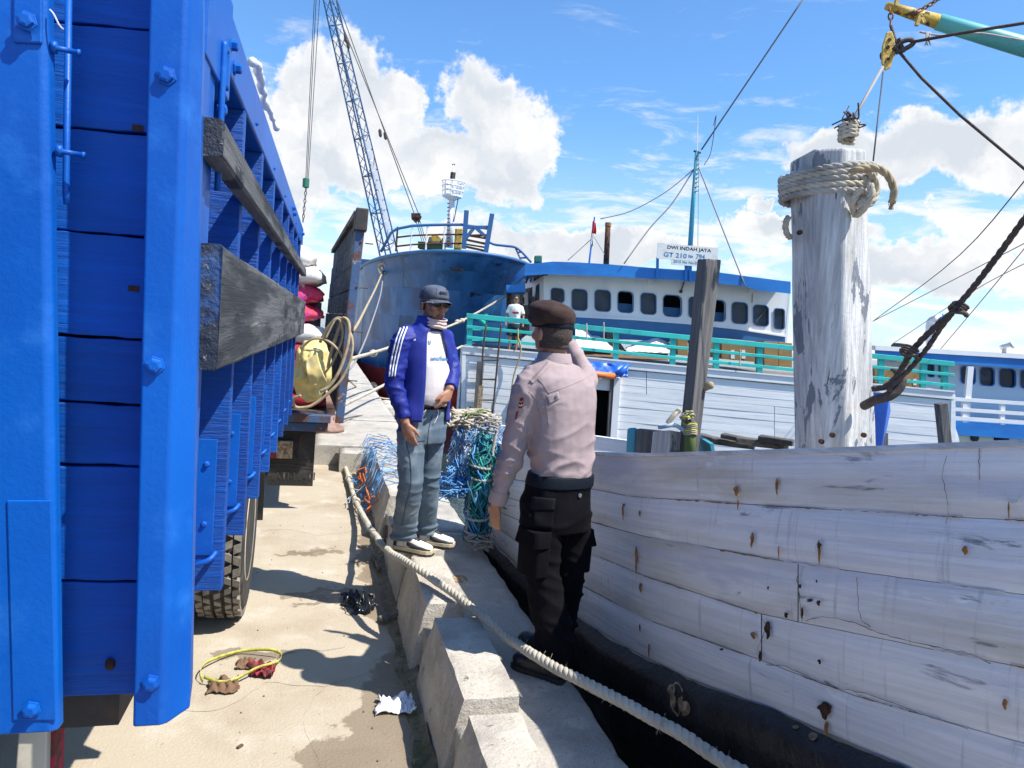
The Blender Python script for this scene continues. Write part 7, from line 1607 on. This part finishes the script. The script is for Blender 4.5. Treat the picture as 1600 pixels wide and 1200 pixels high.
# ------------------------------------------------------------------ ropes, nets and litter
mo = thing('mooring_rope', 'thick pale twisted mooring rope running along the kerb and over the feet of both men', 'rope', tuple(PZ(560, 800, .1)))
path = [PZ(*p) for p in ((512, 662, .12), (524, 684, .08), (534, 712, .06), (545, 748, .05), (557, 785, .08), (572, 815, .16), (588, 840, .30), (606, 859, .405), (632, 876, .43), (668, 898, .43), (704, 924, .415), (750, 960, .40), (800, 1000, .40), (850, 1034, .44), (905, 1064, .47), (1000, 1112, .50), (1150, 1200, .55), (1320, 1300, .60))]
rope_mb([p+noise.noise_vector(p*6)*.010 for p in cr(path, 8)], .0235, .10, n=7, fuzz=420).build('rope_body', 'rope_white', mo, smooth=True)
for i in (2, 3, 4):
    c = path[i]; 
    for k in range(3): MB().tube([c+V((.032*math.cos(a*.6), .02*k, .032*math.sin(a*.6))) for a in range(12)], .008, 5).build('whipping', 'rope_beige', mo, smooth=True)
def linerope(pts, r, m_, label, tw=False, knots=()):
    q = cr([Q(*p) for p in pts], 10); t_ = thing('mooring_line', label, 'rope', tuple(q[0]))
    (rope_mb(q, r, r*8, n=5) if tw else MB().tube(q, r, 6)).build('line', m_, t_, smooth=True)
    for (u, v, D) in knots: MB().ell(Q(u, v, D), V((r*2.6, 0, 0)), V((0, r*2.6, 0)), V((0, 0, r*2.2)), 8, 6).build('knot', m_, t_, smooth=True)
    return t_
linerope([(524, 640, 9.9), (545, 629, 11), (600, 602, 14), (660, 572, 16.), (722, 541, 18.4)], .030, 'rope_white', 'thick pale mooring line from the bollard to the cargo boat corner', True)
linerope([(505, 578, 9.), (528, 567, 10.), (603, 545, 14.5), (660, 525, 17.), (722, 501, 20), (792, 462, 21.5)], .032, 'rope_beige', 'knotted rope from behind the wooden truck up to the galley post', True, [(583, 552, 13.5), (722, 501, 20), (715, 503, 19.8)])
linerope([(537, 584, 14), (548, 596, 15), (562, 608, 17), (580, 617, 19), (602, 623, 21.), (640, 624, 23)], .028, 'rope_white', 'slack white line drooping towards the red ship bottom')
linerope([(500, 668, 9.5), (548, 652, 11), (580, 648, 12), (640, 640, 14), (700, 560, 17)], .010, 'cable', 'thin dark line crossing the far quay slabs')
linerope([(598, 424, 27.), (588, 448, 23), (572, 480, 18), (555, 512, 13.5), (540, 520, 10)], .030, 'rope_straw', 'rope pair running from the ship fairlead down to the sling bag')
linerope([(599, 426, 27.), (594, 462, 24), (575, 520, 19), (555, 565, 15), (540, 582, 13)], .022, 'cable_light', 'darker rope running from the ship fairlead down to the far quay')
linerope([(596, 424, 27), (592, 416, 27), (600, 412, 26.8), (604, 424, 26.9), (598, 428, 26.9)], .045, 'rope_straw', 'rope loop around the ship fairlead')
o = MB().box(1.22, 1.45, 14.0, 14.8, -.5, .2).build('quay_fender', 'cream_rim', bevel=.08, seg=3); tag(o, 'pale rounded block fender on the far quay edge', 'fender')
o = MB().box(1.22, 1.42, 18.0, 18.8, -.5, .2).build('quay_fender', 'dark_steel', bevel=.08, seg=3); tag(o, 'small dark fender farther along the quay edge', 'fender')
# blue net lying over the kerb blocks
rn = random.Random(21)
def gz(x, y):
    if x < .50: return .05+.03*noise.noise(V((x*9, y*5, 0)))
    if x < .60: return .05+(x-.50)/.10*.335
    if x < .86: return .388+.012*noise.noise(V((x*9, y*9, 2)))
    if x < .92: return .388-(x-.86)/.06*.12
    return .275+.012*abs(noise.noise(V((x*9, y*9, 2))))
net = thing('fishing_net', 'blue fishing net spread over the far kerb blocks and quay slab', 'fishing net', (.8, 7.4, .26))
nm = MB()
for s_ in (-1, 1):
    for k in range(0, 30, 2):
        pts = []; x = .46 if s_ > 0 else 1.16; y = 5.9+k*.105
        for q in range(15):
            xx = x+s_*.05*q+.03*noise.noise(V((q*.7, k*.9, s_))); yy = y+.055*q*(1 if s_ > 0 else 1)+.06*noise.noise(V((q*.5, k*1.3, 4*s_)))
            if yy > 9.1 or yy < 6.0 or (xx-.45) < (6.6-yy)*.5: continue
            pts.append(V((xx, yy, gz(xx, yy)+.006)))
        if len(pts) > 3: nm.tube(pts, .0036, 3)
nm.build('net_mesh', 'net_blue', net)
nm = MB()
for k in range(16):
    y = rn.uniform(6.5, 8.6); x = .53+rn.gauss(0, .05)+(.10 if k % 3 == 0 else 0); pts = []
    for q in range(6): pts.append(V((x, y, gz(x, y)+.02+rn.random()*.03))); x += rn.gauss(0, .05); y += rn.gauss(.03, .09)
    nm.tube(cr(pts, 3), .005, 4)
stuff(nm.build('net_gather', 'net_blue', net))
nm = MB()
for k in range(26):
    y = rn.uniform(6.4, 8.8); x = rn.uniform(.6, 1.15); pts = []
    for q in range(6): pts.append(V((x, y, gz(x, y)+.012))); x += rn.gauss(0, .07); y += rn.gauss(.0, .10)
    nm.tube(cr(pts, 3), .004, 3)
nm.build('net_loose', 'net_pale', net)
nm = MB()
for k in range(10):
    y = rn.uniform(6.4, 8.0); pts = [V((.50+rn.gauss(0, .03), y+rn.gauss(0, .06), .10+.05*q)) for q in range(4)]; nm.tube(cr(pts, 4), .005, 4)
nm.build('orange_cord', 'tarp_orange', net)
def tangle(name, m_, par, c, sx_, sy_, sz_, n, r, steps=6, seg=4, rnd_=rn, jit=.5):
    mb = MB()
    for _ in range(n):
        p = V(c)+RH*rnd_.uniform(-sx_, sx_)+FH*rnd_.uniform(-sy_, sy_)+Z*rnd_.uniform(-sz_, sz_); pts = [p]
        d = V([rnd_.gauss(0, 1) for _ in range(3)]).normalized()
        for _ in range(steps):
            d = (d+V([rnd_.gauss(0, jit) for _ in range(3)])).normalized(); q = pts[-1]+(RH*d.x*sx_+FH*d.y*sy_+Z*d.z*sz_)*.5; rel = q-V(c)
            if abs(rel.dot(RH)) > sx_*1.1 or abs(rel.z) > sz_*1.1: d = -d; q = pts[-1]+(RH*d.x*sx_+FH*d.y*sy_+Z*d.z*sz_)*.5
            pts.append(q)
        mb.tube(cr(pts, 3), r, seg)
    return mb.build(name, m_, par, smooth=True)
# net curtain at the bow corner
hn = thing('fishing_net', 'blue fishing net hanging off the bow corner of the near boat', 'fishing net', tuple(Q(720, 720, 5.1)))
nm = MB(); npale = MB()
def netp(a, b):
    u = (712+88*a)*(1-b)+(683+82*a)*b; v = (660+8*a)*(1-b)+(778-22*a)*b
    u += 6*noise.noise(V((a*4, b*4, 1)))+3*noise.noise(V((a*15, b*12, 1))); v += 7*noise.noise(V((a*5, b*5, 9)))+3*noise.noise(V((a*13, b*14, 2)))
    return Q(u, v, 5.15+.12*noise.noise(V((a*3, b*3, 5)))-.10*math.sin(b*3.1))
for s_ in (-1, 1):
    for k in range(-14, 27):
        pts = []
        for q in range(25):
            b = q/24; a = k/20+s_*b*.65*(1)+(0 if s_ > 0 else .0)
            if 0 <= a <= 1: pts.append(netp(a, b))
        if len(pts) > 3: (npale if k % 3 == 0 else nm).tube(pts, .0036, 3)
nm.build('net_mesh', 'net_blue', hn); npale.build('net_mesh', 'net_pale', hn)
tangle('net_bunch', 'net_blue', hn, Q(708, 762, 5.0), .12, .06, .07, 46, .0048)
tangle('net_bunch', 'net_blue', hn, Q(722, 735, 5.05), .10, .06, .10, 22, .0045)
tangle('net_bunch', 'net_pale', hn, Q(745, 680, 5.15), .16, .06, .08, 30, .0045)
tangle('net_float_cord', 'net_green', hn, Q(742, 710, 4.98), .03, .02, .02, 10, .006)
ppile = thing('rope_pile', 'heap of frayed beige rope on the bow corner above the blue net', 'rope pile', tuple(Q(745, 660, 5.3)))
for k, (u, v, s1, s2_) in enumerate(((735, 652, .14, .05), (760, 658, .10, .04), (718, 668, .05, .10), (716, 700, .04, .12), (745, 645, .08, .02))): tangle('rope_strand', ['rope_beige', 'rope_grey', 'rope_beige', 'rope_grey', 'weed'][k], ppile, Q(u, v, 5.28), s1, .10, s2_, [40, 30, 24, 20, 9][k], [.009, .008, .008, .007, .006][k], steps=9, seg=5)
fd = thing('rope_fender', 'bundled teal net fender hanging down the bow lashed with beige rope', 'fender', tuple(Q(748, 840, 4.95)))
ax_ = [Q(762, 672, 5.12), Q(757, 700, 5.02), Q(750, 740, 4.96), Q(746, 790, 4.93), Q(744, 842, 4.92)]; axp = cr(ax_, 8)
MB().tube(axp, [.02, .03, .036, .042, .044, .044, .04, .03], 10).build('core', 'net_teal', fd, smooth=True)
for k in range(150):
    mb = MB(); ph = rn.uniform(0, 6.28); r0 = rn.uniform(.035, .092); w_ = rn.choice([-1, 1])*rn.uniform(1, 4); i0 = rn.randrange(0, len(axp)-10); n_ = rn.randrange(8, 20)
    pts = [axp[min(i0+i, len(axp)-1)]+(RH*math.cos(ph+w_*i/12)+FH*math.sin(ph+w_*i/12))*r0*(.6+.4*min(1, (i0+i)/12))+V([rn.gauss(0, .006) for _ in range(3)]) for i in range(n_)]
    if k == 0: allm = {'net_teal': MB(), 'net_green': MB(), 'net_blue': MB()}
    allm['net_teal' if k % 3 else ('net_green' if k % 2 else 'net_blue')].tube(pts, .0065, 4)
for nme, mb_ in allm.items(): mb_.build('net_wrap', nme, fd, smooth=True)
for u, v, D, rr2 in ((751, 728, 4.96, .075), (752, 745, 4.95, .078), (746, 806, 4.92, .085), (745, 830, 4.92, .088), (744, 842, 4.92, .08)):
    c = Q(u, v, D); rope_mb([c+RH*rr2*math.cos(a*.5)+FH*rr2*math.sin(a*.5)+Z*(.012*math.cos(a*.5+u)) for a in range(14)], .010, n=5, fuzz=20).build('lashing', 'rope_grey', fd, smooth=True)
rope_mb(cr([Q(776, 672, 5.0), Q(770, 705, 4.98), Q(765, 740, 4.95), Q(762, 790, 4.93), Q(758, 845, 4.9)], 8), .012, n=5, fuzz=20).build('lashing', 'rope_beige', fd, smooth=True)
rope_mb(cr([Q(738, 745, 4.9), Q(733, 790, 4.88), Q(730, 830, 4.88), Q(748, 850, 4.86), Q(764, 862, 4.88)], 8), .010, n=5, fuzz=20).build('lashing', 'rope_grey', fd, smooth=True)
tangle('frayed_end', 'rope_grey', fd, Q(748, 845, 4.86), .10, .04, .05, 16, .006)
# litter on the road
ys_ = thing('strap_loop', 'yellow packing strap loop lying on the road near the truck', 'strap', tuple(PZ(375, 1045, 0)))
q = cr([PZ(u, v, .012+.03*abs(math.sin(i*1.1))) for i, (u, v) in enumerate([(316, 1066), (312, 1050), (325, 1034), (370, 1019), (415, 1015), (437, 1021), (434, 1034), (402, 1044), (366, 1062), (342, 1066), (318, 1058)])], 8)
MB().loft([[p-V((0, 0, .007)), p+V((.004, .002, .010))] for p in q], cap=False, close=False).build('strap_band', 'yellow_strap', ys_, smooth=True, solid=.0025)
def rag(name, m_, label, cat, u, v, wpx, hpx, seed, z=.03, par=None):
    c = PZ(u, v, 0); a = PZ(u+wpx/2, v, 0)-c; b = PZ(u, v-hpx/2, 0)-c
    def f(i, j):
        x, y = i*2-1, j*2-1; k = 1+.35*noise.noise(V((x*1.3+seed, y*1.3, seed))); p = c+a*x*k+b*y*k
        return V((p.x+.012*noise.noise(V((i*5, j*5, seed))), p.y+.012*noise.noise(V((j*5, i*5, seed+3))), .006+z*abs(noise.noise(V((i*3.4+seed, j*3.1, seed*2))))*1.9+z*.5*abs(noise.noise(V((i*9+seed, j*8, seed*2))))))
    o = grid_mb(f, 22, 16).build(name, m_, par, smooth=True, solid=.0015)
    return tag(o, label, cat) if label else o
rag('rag', 'red_cloth', 'dark red and black rag lying by the yellow strap', 'rag', 410, 1050, 40, 22, 3)
rag('dry_leaf', 'brown_cloth', 'curled brown leaf scraps beside the yellow strap', 'leaf', 348, 1076, 46, 20, 8)
rag('rag', 'brown_cloth', 'small brown scrap inside the end of the yellow strap loop', 'rag', 385, 1040, 26, 14, 15, .02)
pbg = thing('plastic_bag', 'crumpled black plastic bag lying on the wet edge of the road', 'bag', tuple(PZ(558, 948, 0)))
rag('bag_film', 'plastic_black', None, None, 570, 950, 30, 22, 31, .06, pbg); rag('bag_film', 'plastic_black', None, None, 550, 940, 30, 16, 37, .045, pbg)
tangle('bag_strips', 'plastic_black', pbg, PZ(552, 944, .02), .06, .05, .015, 14, .003)
rag('crumpled_cloth', 'paper_white', 'crumpled white printed cloth on the wet road beside the kerb', 'cloth', 617, 1107, 54, 24, 51, .038)
o = MB().tube(cr([PZ(438, 1022, .01), PZ(470, 1014, .008), PZ(500, 1016, .008), PZ(540, 1010, .008)], 5), .0016, 4).build('twine', 'rope_grey'); tag(o, 'thin twine trailing right from the yellow strap', 'twine')
st_ = MB()
for _ in range(90):
    x = rn.uniform(-.35, .52); y = rn.uniform(2.2, 6.5); r = rn.choice([.002, .002, .003, .005]); st_.ell((x, y, r*.4), (r, 0, 0), (0, r*rn.uniform(.7, 1.6), 0), (0, 0, r*.7), 5, 3)
stuff(st_.build('gravel', 'twig'))
for (u, v, du, dv, l) in ((375, 1166, 8, -5, 'tiny dark wood splinter on the road right of the corner post'), (178, 1125, 10, 3, 'thin dark twig on the road between the truck posts')):
    o = MB().bar(PZ(u-du/2, v-dv/2, .006), PZ(u+du/2, v+dv/2, .006), .012, .008).build('twig', 'twig'); tag(o, l, 'twig')

for k in range(1, 5):
    for _ in range(9):
        u0 = random.uniform(860, 1580); n_ = random.randrange(6, 16); pts = []
        for q in range(n_):
            u = u0+q*7; v = interp(LL[k], u)+1.6*noise.noise(V((u*.09, k, 0)))+.3; pts.append(HP(u, v, OFF[k]+.006))
        MB().tube(pts, [.0012+.0030*abs(noise.noise(p*28)) for p in pts], 5).build('caulking', random.choice(['gunwale_top', 'crack', 'gunwale_top', 'rust_stain']), nb)
for pts in ([(.50, 6.3), (.1, 6.1), (-.2, 6.25), (-.6, 6.1)], [(.40, 3.7), (.1, 3.55), (-.15, 3.62), (-.35, 3.4), (-.7, 3.45)], [(.1, 3.55), (.02, 3.2), (.08, 2.9), (-.05, 2.5)]):
    q = cr([V((x, y, .001)) for x, y in pts], 14); q = [V((p.x+.03*noise.noise(p*9), p.y+.03*noise.noise(p*9+V((5, 5, 0))), .0012)) for p in q]
    o = MB().loft([[p+V((0, -w_, 0)), p+V((0, w_, 0))] for p, w_ in ((p, .0008+.0022*abs(noise.noise(p*15))) for p in q)], cap=False, close=False).build('ground_crack', 'mud'); struct(o); o['label'] = 'hairline crack in the sandy concrete road'
